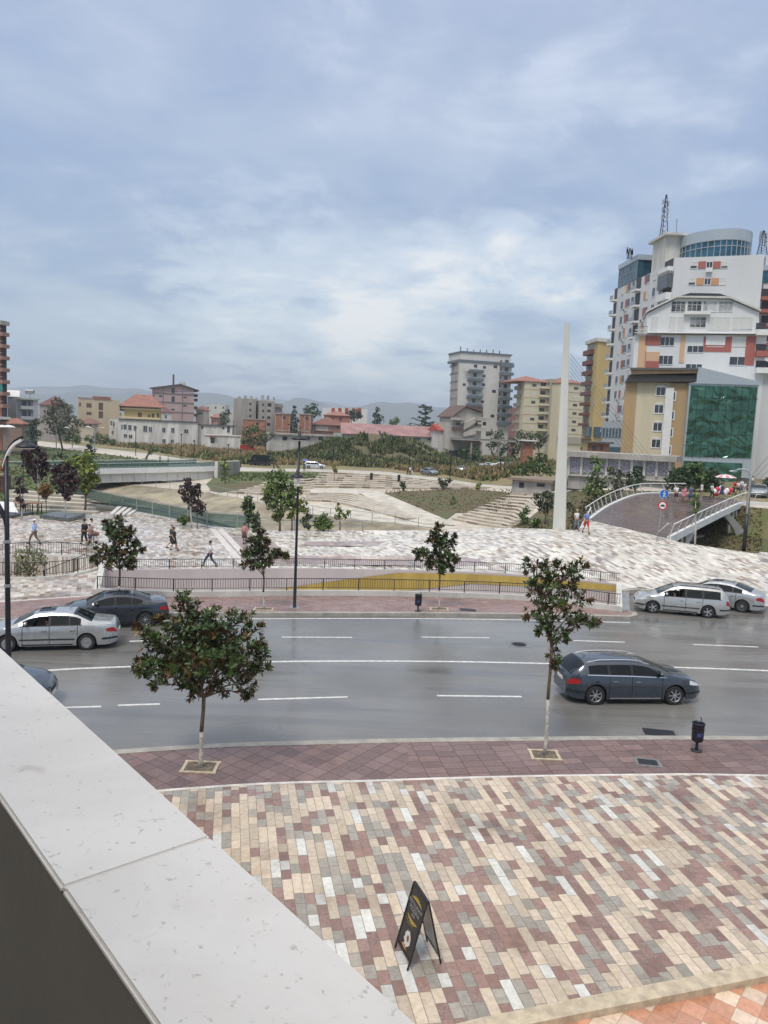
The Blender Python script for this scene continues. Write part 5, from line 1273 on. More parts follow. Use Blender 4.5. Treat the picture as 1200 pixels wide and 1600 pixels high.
        patch('headlight', L-.55, L-.06, 2.1, 2.9, hlc or m_hl, .008, nx=8, nr=3, shape=lambda u: (2.35-.25*u, 2.98-.1*u))
        if q.get('base', 'S') == 'S' or taillow: patch('tail_light', .03, .40, 2.2, 2.95, m_tl, .008, nx=6, nr=3, shape=lambda u: (2.15+.15*u, 2.95-.25*u))
        else: patch('tail_light', .02, .22, 2.2, 3.3, m_tl, .008, nx=6, nr=3)
        for s_ in (1, -1):
            p = Pt(xf-.62 if False else q['wins'][-1][1]-.12, 4.2, s_, .11); mm = MB(); mm.ball(p+Vector((0, 0, .04)), .12, body, 10, 6, (.6, .9, .62)); mm.build('wing_mirror', body, root, True)
        patch('front_bumper_strip', L-.9, L-.01, 1.1, 1.35, m_black, .012, nx=8, nr=1); patch('rear_bumper_strip', .01, .55, 1.2, 1.45, m_black, .012, nx=8, nr=1)
        zf_ = .52; gr = MB(); 
        for k in range(5): gr.box((L+ox-.005, 0, .50+k*.03), (.03, .62, .014))
        gr.build('grille', m_black, root)
        if plate:
            MB().box((ox-.008, 0, .62 if q.get('base', 'S') == 'S' else .74), (.02, .50, .11)).build('rear_plate', m_plate, root)
            MB().box((L+ox+.008, 0, .40), (.02, .50, .11)).build('front_plate', m_plate, root)
        if rails:
            for s_ in (1, -1):
                pts = [Pt(x, 6.35, s_, .035 if 0 < k < 5 else .0) for k, x in enumerate([lerp(q['rear'][1]+.1, q['front'][0]+.1, t/5) for t in range(6)])]
                MB().tube(pts, .018, 6).build('roof_rail', trimc or m_black, root)
        if sunroof: patch('sunroof', q['front'][0]-.75, q['front'][0]-.15, 7.1, 8, m_cglass, .006, nx=4, nr=2)
        MB().tube([Pt(q['rear'][1]+.25, 8, 1), Pt(q['rear'][1]+.05, 8, 1)+Vector((0, 0, .12))], .008, 5).build('aerial', m_black, root)
    wt = .20
    first = None
    for s_ in (1, -1):
        for c in (xf, xr):
            if first is not None:
                wh = copy_tree(first, root); wh.location = (c+ox, s_*(hw-.115), wr); wh.rotation_euler = (0, 0, 0 if s_ == 1 else math.pi); continue
            wh = MB().lathe([(wr*.62, -wt/2), (wr*.93, -wt/2), (wr, -wt/2+.03), (wr, wt/2-.03), (wr*.93, wt/2), (wr*.67, wt/2), (wr*.65, wt/2-.08)], n=28)
            wh.v = [(x, z, y) for x, y, z in wh.v]; wh = wh.build('wheel', m_tyre, root, False, loc=(c+ox, s_*(hw-.115), wr)); smooth_by_angle(wh, 40)
            rm = MB(); ro = wr*.68
            prof = [(ro, wt/2-.01), (ro*.97, wt/2+.005), (ro*.9, wt/2-.02), (ro*.86, wt/2-.07)]
            t0 = len(rm.v); rm.lathe(prof[:1]+prof[1:], n=28)
            ns = {'multi': 10, 'five': 5, 'seven': 7, 'cap': 0}[wheel]
            rm.f = [f for f in rm.f if len(f) == 4]; rm.m = rm.m[:len(rm.f)]
            if ns:
                rm.lathe([(.055, wt/2-.04), (.055, wt/2-.012), (.03, wt/2)], n=12)
                for k in range(ns):
                    a = 2*math.pi*k/ns; w1 = .022 if ns > 7 else (.040 if ns == 7 else .052); w2 = w1*(.8 if ns > 6 else 1.5)
                    ca, sa = math.cos(a), math.sin(a)
                    vs = []
                    for z in (wt/2-.045, wt/2-.008):
                        for (rr, ww) in ((.04, -w1/2), (.04, w1/2), (ro*.93, w2/2), (ro*.93, -w2/2)): vs.append((rr*ca-ww*sa, rr*sa+ww*ca, z))
                    rm.add(vs, [(3, 2, 1, 0), (4, 5, 6, 7), (0, 1, 5, 4), (1, 2, 6, 5), (2, 3, 7, 6), (3, 0, 4, 7)])
            else: rm.lathe([(ro*.92, wt/2-.03), (ro*.86, wt/2-.005), (ro*.60, wt/2+.002), (ro*.55, wt/2-.012), (ro*.3, wt/2-.012), (ro*.27, wt/2+.004)], n=24)
            rm.v = [(x, z, y) for x, y, z in rm.v]; rm.build('rim', m_rim, wh)
            dk = MB().lathe([(ro*.9, -.02), (ro*.9, wt/2-.06)], n=20); dk.v = [(x, z, y) for x, y, z in dk.v]; dk.build('hub_shade', m_black, wh)
            first = wh
    return root
def place(p_rear, p_front):            # ground contacts of rear and front wheel as seen -> origin on ground between, heading
    a, c = p_rear, p_front; d = (c-a).normalized(); return a, c, d
def put(rear_px, front_px, W, side, prm_wb=None, z=0.0, fn=None):
    """pixels of the visible wheels' ground contacts; side = +1 if we see the car's left flank"""
    f_ = fn or (lambda x, y: P(x, y, z)); a, c = f_(*rear_px), f_(*front_px); d = (c-a); d.z = 0; an = math.atan2(d.y, d.x); d.normalize()
    left = Vector((-d.y, d.x, 0)); o = (a+c)/2-left*side*(W/2-.02); return o, an, (c-a).length
pA = paint('silver_paint', (.44, .455, .46)); pB = paint('dark_blue_grey_paint', (.030, .037, .050)); pC = paint('slate_blue_paint', (.045, .060, .080)); pD = paint('warm_silver_paint', (.46, .465, .45))
# estate, slate blue, heading right and away: we see its right flank
o, an, wl = put((929, 1102), (1054, 1102), 1.86, -1)
C5 = dict(base='W', L=4.83, W=1.86, wb=2.815, fo=1.06, wr=.33, top=[(0, .62), (.03, .80), (.08, .96), (.34, 1.20), (.62, 1.38), (1.0, 1.43), (1.8, 1.45), (2.35, 1.44), (2.75, 1.385), (3.1, 1.27), (3.72, 1.03), (3.95, .985), (4.3, .92), (4.6, .81), (4.76, .68), (4.83, .56)],
    belt=[(0, .62), (.10, .92), (.6, 1.0), (2.0, .97), (3.6, .92), (4.3, .87), (4.62, .76), (4.83, .56)], rear=(.12, .60), front=(2.80, 3.76), wins=[(.70, 1.36), (1.46, 2.18), (2.27, 3.34)], doors=[1.42, 2.22, 3.30])
car('estate_car', C5, o, an, pC, 'dark slate blue estate car with roof rails driving right in the near lane', 'five', rails=True, trimc=None, wheel_=0) if False else None
c5 = car('estate_car', C5, o, an, pC, 'dark slate blue estate car with roof rails driving right in the near lane', 'seven', rails=True, group='cars on and beside the road', taillow=True, trimc=m_chrome)
o, an, wl = put((1107, 966), (1018, 958), 1.75, 1)
ps = car('estate_car', dict(base='W'), o, an, pD, 'silver estate car with a dark side strip waiting at the parking entrance, driver window open', 'five', rails=True, strip_=True, openwin=True, group='cars on and beside the road')
o, an, wl = put((1158, 957), (1072, 944), 1.81, 1)
MBC = dict(L=4.69, W=1.81, wb=2.84, fo=.80, wr=.33, top=[(0, .62), (.03, .82), (.10, 1.0), (.25, 1.06), (.60, 1.10), (1.45, 1.36), (1.8, 1.42), (2.3, 1.44), (2.75, 1.40), (3.0, 1.33), (3.65, 1.02), (3.85, .97), (4.2, .90), (4.5, .80), (4.63, .68), (4.69, .56)], belt=[(0, .62), (.12, .95), (.8, 1.0), (3.6, .92), (4.2, .85), (4.5, .75), (4.69, .56)], rear=(.66, 1.5), front=(2.92, 3.68), wins=[(1.1, 1.55), (1.62, 2.3), (2.38, 3.25)], doors=[1.4, 2.34, 3.28])
car('saloon_car', MBC, o, an, pA, 'silver saloon behind the silver estate, its rounded boot at the right edge', 'multi', sunroof=True, group='cars on and beside the road')
o, an, wl = put((135, 1016), (14, 1019), 1.80, 1)
d = Vector((math.cos(an), math.sin(an), 0)); left_ = Vector((-d.y, d.x, 0)); o = P(135, 1016)+d*(2.83/2)-left_*(.88)
eo, ean = o, an
EC = dict(L=4.8, W=1.8)
car('saloon_car', EC, o, an, pA, 'silver saloon with an open driver window passing behind the nearest lamp post', 'cap', sunroof=True, openwin=True, group='cars on and beside the road', strip_=True)
a_, c_ = P(227, 980), P(227, 980)+Vector((-2.75, -.95, 0))
o, an, wl = (0, 0, 0), math.atan2(-.95, -2.75), 0
d = Vector((math.cos(an), math.sin(an), 0)); left_ = Vector((-d.y, d.x, 0)); o = P(227, 980)+d*1.38-left_*.89
BM = dict(L=4.52, W=1.82, wb=2.76, fo=.75, wr=.325, top=[(0, .62), (.03, .84), (.08, 1.02), (.2, 1.07), (.65, 1.09), (1.4, 1.34), (1.8, 1.41), (2.25, 1.42), (2.6, 1.38), (2.9, 1.29), (3.4, 1.02), (3.6, .98), (4.0, .91), (4.3, .82), (4.46, .70), (4.52, .58)], belt=[(0, .62), (.12, .95), (.8, .98), (3.4, .93), (4.0, .87), (4.3, .77), (4.52, .56)], rear=(.72, 1.5), front=(2.72, 3.44), wins=[(1.12, 1.55), (1.6, 2.2), (2.28, 3.1)], doors=[1.4, 2.24, 3.1])
car('saloon_car', BM, o, an, pB, 'dark blue grey saloon passing beyond the silver one on the left', 'multi', group='cars on and beside the road', sunroof=False)
# nose of a dark car half hidden by the parapet
fr_ = P(94, 1106); an = R(10); d = Vector((math.cos(an), math.sin(an), 0)); left_ = Vector((-d.y, d.x, 0))
car('saloon_car', dict(), fr_-d*(4.8-(.85+1.415))+left_*.35, an, paint('black_blue_paint', (.03, .04, .055)), 'dark car mostly hidden behind the marble parapet, only its front end showing', 'multi', group='cars on and beside the road')
# ================================================================ people
m_skin = mat('skin', (.42, .25, .17), .6, var=.06); m_hair = mat('dark_hair', (.02, .014, .01), .7, var=.2); m_ghair = mat('grey_hair', (.25, .24, .22), .8, var=.2)
def cloth(c): return mat('cloth_%d_%d_%d' % tuple(int(x*255) for x in c), c, .85, var=.14, scale=9)
def skin_mesh(J, E_, root_i, name, m, parent, sub=1):
    me = bpy.data.meshes.new(name); me.from_pydata([j[0] for j in J], E_, []); ob = bpy.data.objects.new('tmp', me); COL.objects.link(ob)
    md = ob.modifiers.new('s', 'SKIN'); md.use_smooth_shade = True
    for i, j in enumerate(J):
        sv = me.skin_vertices[0].data[i]; sv.radius = (j[1], j[2] if len(j) > 2 else j[1]); sv.use_root = (i == root_i)
    ms = ob.modifiers.new('u', 'SUBSURF'); ms.levels = sub; ms.render_levels = sub
    bpy.context.view_layer.update(); m2 = bpy.data.meshes.new_from_object(ob.evaluated_get(bpy.context.evaluated_depsgraph_get())); bpy.data.objects.remove(ob); bpy.data.meshes.remove(me)
    m2.name = name; m2.materials.clear(); m2.materials.append(m); m2.polygons.foreach_set('use_smooth', [True]*len(m2.polygons))
    o = bpy.data.objects.new(name, m2); COL.objects.link(o); o.parent = parent; return o
def person(loc, H, face, label, top=(.6, .6, .6), legs=(.05, .05, .08), stride=.25, kind='trousers', sleeve='short', hair=m_hair, cap=None, armR=None, armL=None, hold=None, group=None, female=False, sit=False, longhair=False):
    s = H/1.75; rt = empty('person', loc, face, label, 'person', group)
    V = lambda x, y, z: Vector((x*s, y*s, z*s))       # x forward, y left, z up
    st = stride; hw = .155 if female else .185
    hips = V(0, 0, .95); chest = V(.0, 0, 1.28); neck = V(.01, 0, 1.47)
    kL, aL, tL = V(st*.45+.04, .10, .50), V(st*.75, .10, .09), V(st*.75+.15, .11, .03)
    kR, aR, tR = V(-st*.15+.05, -.10, .50), V(-st*.85, -.10, .13), V(-st*.85+.12, -.11, .04)
    sL, sR = V(0, hw, 1.40), V(0, -hw, 1.40)
    eL = V(-st*.35-.02, hw+.06, 1.12) if armL is None else V(*armL[0]); hL = V(-st*.35+.10, hw+.06, .88) if armL is None else V(*armL[1])
    eR = V(st*.25-.04, -hw-.06, 1.12) if armR is None else V(*armR[0]); hR = V(st*.45+.06, -hw-.06, .90) if armR is None else V(*armR[1])
    J = [(hips, .13*s, .10*s), (chest, .145*s, .10*s), (neck, .055*s), (V(.015, 0, 1.56), .07*s), (V(.02, 0, 1.66), .085*s), (V(.015, 0, 1.735), .05*s),
         (sL, .055*s), (eL, .042*s), (hL, .028*s), (hL+(hL-eL).normalized()*.11*s, .022*s), (sR, .055*s), (eR, .042*s), (hR, .028*s), (hR+(hR-eR).normalized()*.11*s, .022*s),
         (V(0, .09, .88), .085*s), (kL, .055*s), (aL, .04*s), (tL, .035*s), (V(0, -.09, .88), .085*s), (kR, .055*s), (aR, .04*s), (tR, .035*s), (V(.115, 0, 1.635), .015*s)]
    E_ = [(0, 1), (1, 2), (2, 3), (3, 4), (4, 5), (1, 6), (6, 7), (7, 8), (8, 9), (1, 10), (10, 11), (11, 12), (12, 13), (0, 14), (14, 15), (15, 16), (16, 17), (0, 18), (18, 19), (19, 20), (20, 21), (4, 22)]
    if sit: J = J[:14]+[J[22]]; E_ = [e for e in E_ if max(e) < 14]+[(4, 14)]
    skin_mesh(J, E_, 0, 'body', m_skin, rt)
    for sd_, h_ in ((1, hL), (-1, hR)):
        e_ = eL if sd_ == 1 else eR; dr = (h_-e_).normalized(); Jh = [(h_+dr*.05*s, .022*s)]; Eh = []
    # clothes
    ts = [(V(0, 0, .93), .165*s, .125*s), (chest, .17*s, .125*s), (V(.005, 0, 1.43), .10*s), (sL, .07*s), (sL.lerp(eL, .75 if sleeve == 'short' else 1.0), .062*s), (sR, .07*s), (sR.lerp(eR, .75 if sleeve == 'short' else 1.0), .062*s)]
    te = [(0, 1), (1, 2), (1, 3), (3, 4), (1, 5), (5, 6)]
    if sleeve == 'long': ts += [(eL.lerp(hL, .9), .045*s), (eR.lerp(hR, .9), .045*s)]; te += [(4, 7), (6, 8)]
    skin_mesh(ts, te, 0, 'shirt', cloth(top), rt)
    if not sit:
        if kind in ('trousers', 'shorts'):
            f = .93 if kind == 'trousers' else .0
            js = [(V(0, 0, .95), .155*s, .12*s), (V(0, .09, .86), .105*s), (kL, .082*s), (V(0, -.09, .86), .105*s), (kR, .082*s)]; es = [(0, 1), (1, 2), (0, 3), (3, 4)]
            if kind == 'trousers': js += [(kL.lerp(aL, .92), .062*s), (kR.lerp(aR, .92), .062*s)]; es += [(2, 5), (4, 6)]
            skin_mesh(js, es, 0, kind, cloth(legs), rt)
        else:
            ln = .52 if kind == 'skirt' else .38
            MB().lathe([(.14*s, 1.02*s), (.17*s, .92*s), (.20*s, .75*s), (.23*s, ln*s)], (0, 0, 0), 14).build('skirt', cloth(legs), rt, True)
        for a, t, nm in ((aL, tL, 'shoe'), (aR, tR, 'shoe')):
            MB().ball((a+t)/2+Vector((0, 0, -.02*s)), .15*s, m_black, 8, 6, (1, .36, .36)).build(nm, m_black if not cap else m_black, rt, True)
    hd = V(.005, 0, 1.68)
    if longhair: MB().ball(hd+Vector((-.03*s, 0, -.10*s)), .15*s, hair, 10, 8, (.62, .72, 1.3)).build('hair', hair, rt, True)
    else: MB().ball(hd+Vector((-.015*s, 0, .018*s)), .112*s, hair, 10, 8, (1.0, .88, .86)).build('hair', hair, rt, True)
    if cap: b2 = MB(); b2.ball(hd+Vector((-.01*s, 0, .035*s)), .122*s, cloth(cap), 12, 8, (1, .92, .72)); b2.box(hd+Vector((.13*s, 0, .03*s)), (.12*s, .16*s, .015*s)); b2.build('cap', cloth(cap), rt, True)
    return rt
gp = lambda x, y: G(x, y)
person(gp(54, 850), 1.72, R(165), 'man in white cap, light blue shirt and brown trousers striding left behind the round railing', (.30, .42, .68), (.15, .12, .09), .5, cap=(.7, .7, .68), sleeve='long')
person(gp(132, 850), 1.78, R(150), 'man in black cap and black clothes in the group of three', (.02, .02, .025), (.02, .02, .03), .2, cap=(.02, .02, .02), sleeve='long')
person(gp(140, 851), 1.45, R(-10), 'child in a pink top and blue shorts in the group of three', (.42, .26, .22), (.05, .06, .18), .15, kind='shorts', female=True)
person(gp(143, 848), 1.74, R(20), 'person in a white shirt at the right of the group of three', (.66, .64, .62), (.35, .33, .28), .2, kind='shorts', armR=((.1, -.2, 1.15), (.32, -.15, 1.1)))
w_ = gp(147, 849); pr = empty('pushchair', w_, 0, 'brown pushchair beside the group of three on the far square', 'pushchair')
q_ = MB(); 
for sx in (-.25, .25):
    for sy in (-.2, .2): q_.tube([(sx, sy, .12), (sx*.2, sy, .55)], .02, 5)
q_.build('frame', m_steel, pr); MB().ball((.05, 0, .68), .34, cloth((.16, .08, .06)), sq=(1, .6, .5)).build('seat', cloth((.16, .08, .06)), pr, True)
for sx in (-.25, .25): MB().tube([(sx, -.24, .12), (sx, -.20, .12)], .12, 10).build('wheel', m_tyre, pr)
MB().tube([(.05, 0, .8), (.3, 0, 1.15)], .02, 5).build('handle', m_steel, pr)
person(gp(268, 857), 1.72, R(-15), 'man in a dark green top walking beside the woman in the black dress', (.03, .06, .045), (.03, .03, .04), .4, kind='shorts', hair=m_ghair, armR=((.2, -.25, 1.2), (.48, -.3, 1.15)))
person(gp(271.5, 860), 1.62, R(-25), 'woman in a sleeveless black dress walking in front of the man in green', (.02, .02, .025), (.02, .02, .025), .3, kind='skirt', female=True)
person(gp(328, 885), 1.60, R(160), 'woman in white shirt and blue jeans with a hand raised to her face', (.72, .72, .72), (.03, .06, .13), .6, female=True, armR=((.2, -.16, 1.32), (.14, -.1, 1.6)))
person(gp(381.5, 850), 1.60, R(80), 'woman in a salmon pink blouse and dark skirt near the river fence', (.48, .22, .19), (.10, .05, .05), .1, kind='skirt', female=True, sleeve='long')
person(gp(900, 829), 1.66, R(-75), 'fair haired woman in white top and pale jeans by the mast', (.72, .70, .68), (.17, .21, .26), .25, hair=mat('fair_hair', (.42, .30, .18), .7, var=.1), female=True)
person(gp(915, 833), 1.80, R(-80), 'man in blue shirt and red shorts walking from the footbridge', (.12, .22, .45), (.45, .02, .03), .4, kind='shorts', sleeve='short')
# drivers
person(eo+Vector((math.cos(ean)*.05, math.sin(ean)*.05, -.52)), 1.7, ean, 'driver in a white shirt resting an arm in the open window of the silver saloon', (.6, .6, .6), sit=True, armL=((.2, .42, 1.22), (.48, .40, 1.30))).location += Vector((math.sin(ean)*.38*-1, math.cos(ean)*.38, 0))
dps = ps.location; dan = ps.rotation_euler.z
dr = person(dps+Vector((math.cos(dan)*.25, math.sin(dan)*.25, -.48)), 1.68, dan, 'driver in a dark shirt inside the silver estate', (.06, .03, .03), sit=True, armL=((.2, .40, 1.22), (.45, .25, 1.25))); dr.location += Vector((-math.sin(dan)*.36, math.cos(dan)*.36, 0))
# ================================================================ buildings
def wallmat(n, c, v=.10, sc=.25): return mat(n, c, .75, var=v, scale=sc, streak=True)
m_dark = mat('painted_shade', (.05, .05, .055), .6, var=.3, scale=1)  # near-black tone puts the shade of recesses and openings into the colour
m_tile = mat('red_roof_tiles', (.30, .135, .10), .75, var=.28, scale=1.2, bmp=.3)
m_brick = mat('brick_infill', (.34, .15, .09), .8, var=.3, scale=1.0)
m_wgl = mat('far_window_glass', (.06, .07, .08), .15, var=.5, scale=.6)
class Facade:
    def __init__(s, root, A, B_): s.root = root; s.A = Vector(A); s.A.z = 0; s.B = Vector(B_); s.B.z = 0; s.d = (s.B-s.A).normalized(); s.n = Vector((s.d.y, -s.d.x, 0)); s.W = (s.B-s.A).length
    def uv(s, px, py):
        r_ = ray(px, py); o = Vector((0, 0, CAMH)); t = (s.A-Vector((0, 0, 0))).dot(s.n)/r_.dot(s.n); p = o+r_*t; return (p-s.A).dot(s.d), p.z
    def box(s, u0, u1, z0_, z1, n0, n1, m, b=None):
        b = b or MB(); o = s.root.location; vs = []
        for n_ in (n1, n0):
            for u, z in ((u0, z0_), (u1, z0_), (u1, z1), (u0, z1)): p = s.A+s.d*u+s.n*n_; vs.append((p.x-o.x, p.y-o.y, z-o.z))
        b.add(vs, [(0, 1, 2, 3), (7, 6, 5, 4), (1, 0, 4, 5), (2, 1, 5, 6), (3, 2, 6, 7), (0, 3, 7, 4)], m); return b
    def rect(s, name, px, py, w, h, m, n0=-.1, n1=.05, parent=None):
        (u0, z1), (u1, z0_) = s.uv(px-w/2, py-h/2), s.uv(px+w/2, py+h/2); return s.box(u0, u1, z0_, z1, n0, n1, m).build(name, None, parent or s.root)
    def win(s, px, py, w, h, mull=1, glass=None, shut=0.0, trans=False, fr=None, fw=.09):
        (u0, z1), (u1, z0_) = s.uv(px-w/2, py-h/2), s.uv(px+w/2, py+h/2); b = MB(); g = glass or m_window; fr = fr or m_frame
        s.box(u0, u1, z0_, z1, -.1, .02, g, b)
        s.box(u0-fw, u0, z0_-fw, z1+fw, -.1, .07, fr, b); s.box(u1, u1+fw, z0_-fw, z1+fw, -.1, .07, fr, b); s.box(u0, u1, z1, z1+fw, -.1, .07, fr, b); s.box(u0, u1, z0_-fw, z0_, -.1, .10, fr, b)
        for i in range(1, mull+1): u = lerp(u0, u1, i/(mull+1)); s.box(u-.035, u+.035, z0_, z1, 0, .05, fr, b)
        if trans: s.box(u0, u1, lerp(z0_, z1, .64), lerp(z0_, z1, .68), 0, .045, fr, b)
        w_ = b.build('window', None, s.root)
        if shut > 0: s.box(u0, u1, lerp(z1, z0_, shut), z1, -.05, .035, m_winl).build('shutter', None, w_)
        return w_
    def simple(s, px, py, w, h, m=None): return s.rect('window', px, py, w, h, m or m_wgl, -.1, .04)
    def balcony(s, px0, px1, ytop, ybot, m, depth=1.2, mr=None, slab=.18, rail=False):
        (u0, z1), (u1, z0_) = s.uv(px0, ytop), s.uv(px1, ybot); b = MB(); s.box(u0, u1, z0_, z0_+slab, 0, depth, m, b)
        mm = mr or m
        if rail:
            s.box(u0, u1, z1-.05, z1, depth-.06, depth, mm, b); n = int((u1-u0)/.5)
            for i in range(n+1): u = lerp(u0, u1-.03, i/max(n, 1)); s.box(u, u+.03, z0_+slab, z1-.05, depth-.05, depth-.02, mm, b)
        else:
            s.box(u0, u1, z0_+slab, z1, depth-.1, depth, mm, b); s.box(u0, u0+.1, z0_+slab, z1, 0, depth-.1, mm, b); s.box(u1-.1, u1, z0_+slab, z1, 0, depth-.1, mm, b)
        return b.build('balcony', None, s.root)
def building(name, label, pxL, YL, pxR, YR, ytopL, thick, m, z0_=0.0, side=None, ymid=None, cat='building', group=None, ztop=None, roof=None):
    ym = ymid or ytopL+20; A = D(pxL, ym, YL); B_ = D(pxR, ym, YR); root = empty(name, Vector(((A.x+B_.x)/2, (A.y+B_.y)/2, z0_)), 0, label, cat, group)
    f_ = Facade(root, A, B_); zt = ztop or f_.uv(pxL, ytopL)[1]; f_.zt = zt; f_.thick = thick
    if side:
        E0 = D(side[0], ym, side[1]); E0.z = 0; o = root.location; q = [(p-o)[:2] for p in (E0, f_.A, f_.B, f_.B+(E0-f_.A))]
        MB().prism(q, -.3, zt-z0_).build('walls', m, root); f_.side = Facade(root, E0, f_.A)
    else: f_.box(0, f_.W, z0_-.3, zt, -thick, 0, m).build('walls', None, root)
    if roof is not None: f_.box(-.3, f_.W+.3, zt, zt+.3, -thick-.3, .35, roof).build('roof_slab', None, root)
    return f_
def hip(f_, over, rise, m, z=None, n0=None, gable=False, u0=0, u1=None, name='roof'):
    z = z if z is not None else f_.zt; o = f_.root.location; u1 = f_.W if u1 is None else u1; t = f_.thick if n0 is None else n0
    ins = 0 if gable else min(t/2+over, (u1-u0)/2+over)*.98
    q = []
    for u, n_, zz in ((u0-over, over, z), (u1+over, over, z), (u1+over, -t-over, z), (u0-over, -t-over, z), (u0-over+ins, -t/2, z+rise), (u1+over-ins, -t/2, z+rise)):
        p = f_.A+f_.d*u+f_.n*n_; q.append((p.x-o.x, p.y-o.y, zz-o.z))
    q2 = [(x, y, zz-.18) for x, y, zz in q[:4]]
    return MB().add(q+q2, [(0, 1, 5, 4), (1, 2, 5), (2, 3, 4, 5), (3, 0, 4), (9, 8, 7, 6), (0, 6, 7, 1), (1, 7, 8, 2), (2, 8, 9, 3), (3, 9, 6, 0)]).build(name, m, f_.root)
def grid(f_, xs_, ys_, w, h, skew=0, skewx=0, ref=None, fn=None):
    for j, y in enumerate(ys_):
        for i, x in enumerate(xs_):
            xx, yy = x+skewx*(y-(ref or ys_[0])), y+skew*(x-xs_[0])
            if rnd.random() < .3: f_.simple(xx, yy, w, h, m_winl)
            else: f_.simple(xx, yy, w, h)
def pxpoly(f_, pts, n0, n1, m, name):
    o = f_.root.location; vs = []
    for n_ in (n1, n0):
        for x, y in pts: u, z = f_.uv(x, y); p = f_.A+f_.d*u+f_.n*n_; vs.append((p.x-o.x, p.y-o.y, z-o.z))
    k = len(pts); return MB().add(vs, [tuple(range(k)), tuple(range(2*k-1, k-1, -1))]+[(i, i+k, (i+1) % k+k, (i+1) % k) for i in range(k)]).build(name, m, f_.root)
# --- orange tower, far left
f = building('apartment_tower', 'orange brown apartment tower with stacked balconies cut off by the left edge', -70, 198, 2, 194, 508, 1.2, wallmat('orange_render', (.40, .17, .10)), ymid=580)
g2 = Facade(f.root, f.B, f.B+Vector((1.1, .5, 0))); g2.box(0, g2.W, 0, f.zt, -1.2, 0, m_dark).build('recess_shade', None, f.root)  # shade behind the balconies is put into this wall's colour
f.box(0, f.W+1.6, f.zt, f.zt+1.0, -1.2, 1.6, m_concrete).build('roof_slab', None, f.root)
for i, (a, c) in enumerate(((517, 525.5), (536, 544), (554, 562.5), (572.5, 581), (591, 599.5), (609.5, 618), (629, 637))):
    u, z1 = f.uv(2, a); _, zq = f.uv(2, c); b = MB(); f.box(f.W-9, f.W+1.7, zq, zq+.9, -1, 1.5, mat('balcony_render', (.33, .19, .15), .7, var=.1), b); b.build('balcony', None, f.root)
    b = MB(); f.box(f.W-2, f.W+1.65, z1+.3, z1+.36, 1.4, 1.46, m_white, b); b.build('balcony_rail', None, f.root)
f.box(f.W-.2, f.W+1.6, f.uv(2, 612)[1], f.uv(2, 601)[1], 1.3, 1.5, mat('green_awning', (.02, .22, .20), .7, var=.05)).build('awning', None, f.root)
f.box(f.W-9, f.W+2.7, f.uv(2, 655)[1], f.uv(2, 651)[1], 0, 4, m_white).build('canopy', None, f.root)
# --- grey white house
f = building('house', 'grey and white two storey house with balconies beside the orange tower', 29, 205, 58, 208, 624, 2.5, wallmat('blue_grey_render', (.36, .40, .43)))
for y in (634, 650): f.balcony(31, 51, y, y+6, m_white, 1.3); f.simple(38, y-5+1, 7, 9); f.simple(46, y-5+1, 3, 9)
f.rect('wall_band', 55.5, 640, 8, 30, m_white, -.1, .12); 
for y in (632, 647): f.simple(55.5, y, 3, 8)
f.box(-.4, f.W+.3, f.zt, f.zt+.35, -3, 1.4, m_conc_light).build('roof_slab', None, f.root)
b = MB(); o_ = f.A+f.d*2.0-f.root.location; b.tube([o_+Vector((0, 2, f.zt+.3)), o_+Vector((0, 2, f.zt+1.8))], .1, 6, m_steel); b.tube([o_+Vector((-1.1, 2, f.zt+2.2)), o_+Vector((1.1, 2, f.zt+2.2))], .6, 10, m_steel); b.build('water_tank', None, f.root)
f = building('house', 'plain blue grey gabled wall with a white roof right beside the orange tower', 12, 209, 29.5, 210, 619, 3, wallmat('slate_render', (.25, .29, .32)))
hip(f, .2, 1.7, m_white, gable=True)
f = building('house', 'small house with a dark maroon roof behind the big grey green tree', 62, 270, 90, 270, 632, 10, wallmat('dull_render', (.33, .30, .28))); hip(f, .5, 3.2, mat('maroon_roof', (.14, .06, .06), .7, var=.2)); f.simple(70, 643, 4, 5); f.simple(80, 643, 4, 5)
b = building('house', 'brown low red roofed shed beneath the grey and white house', 4, 192, 34, 192, 661, 3, wallmat('brown_shed', (.26, .19, .15))); hip(b, .5, 1.3, m_tile)
# --- beige house
f = building('house', 'beige flat roofed house between the big tree and the yellow villa', 122, 282, 187, 288, 622, 6, wallmat('beige_render', (.55, .45, .31)))
for a in ((139, 633.5, 8, 7), (139, 646, 8, 5), (157.5, 635, 7, 12), (157.5, 648, 7, 11), (125, 632, 3, 6)): f.simple(*a, m=mat('brown_shutter', (.11, .075, .055), .6, var=.1))
f.rect('parapet_cap', 133, 621.5, 22, 1.6, m_tile, -5, .3); hip(Facade(f.root, f.A+f.d*5, f.A+f.d*10), 0, 0, m_tile) if False else None
f.box(f.W*.36, f.W*.78, f.zt, f.zt+1.0, -5, .3, m_tile).build('roof', None, f.root)
f = building('house', 'little cream porch house with a brown pyramid roof', 126, 262, 147, 262, 661, 4, wallmat('cream_small', (.52, .45, .35))); hip(f, .9, 1.9, mat('brown_roof', (.20, .11, .08), .8, var=.2)); f.simple(133, 665, 3, 5); f.simple(141, 665, 3, 5)
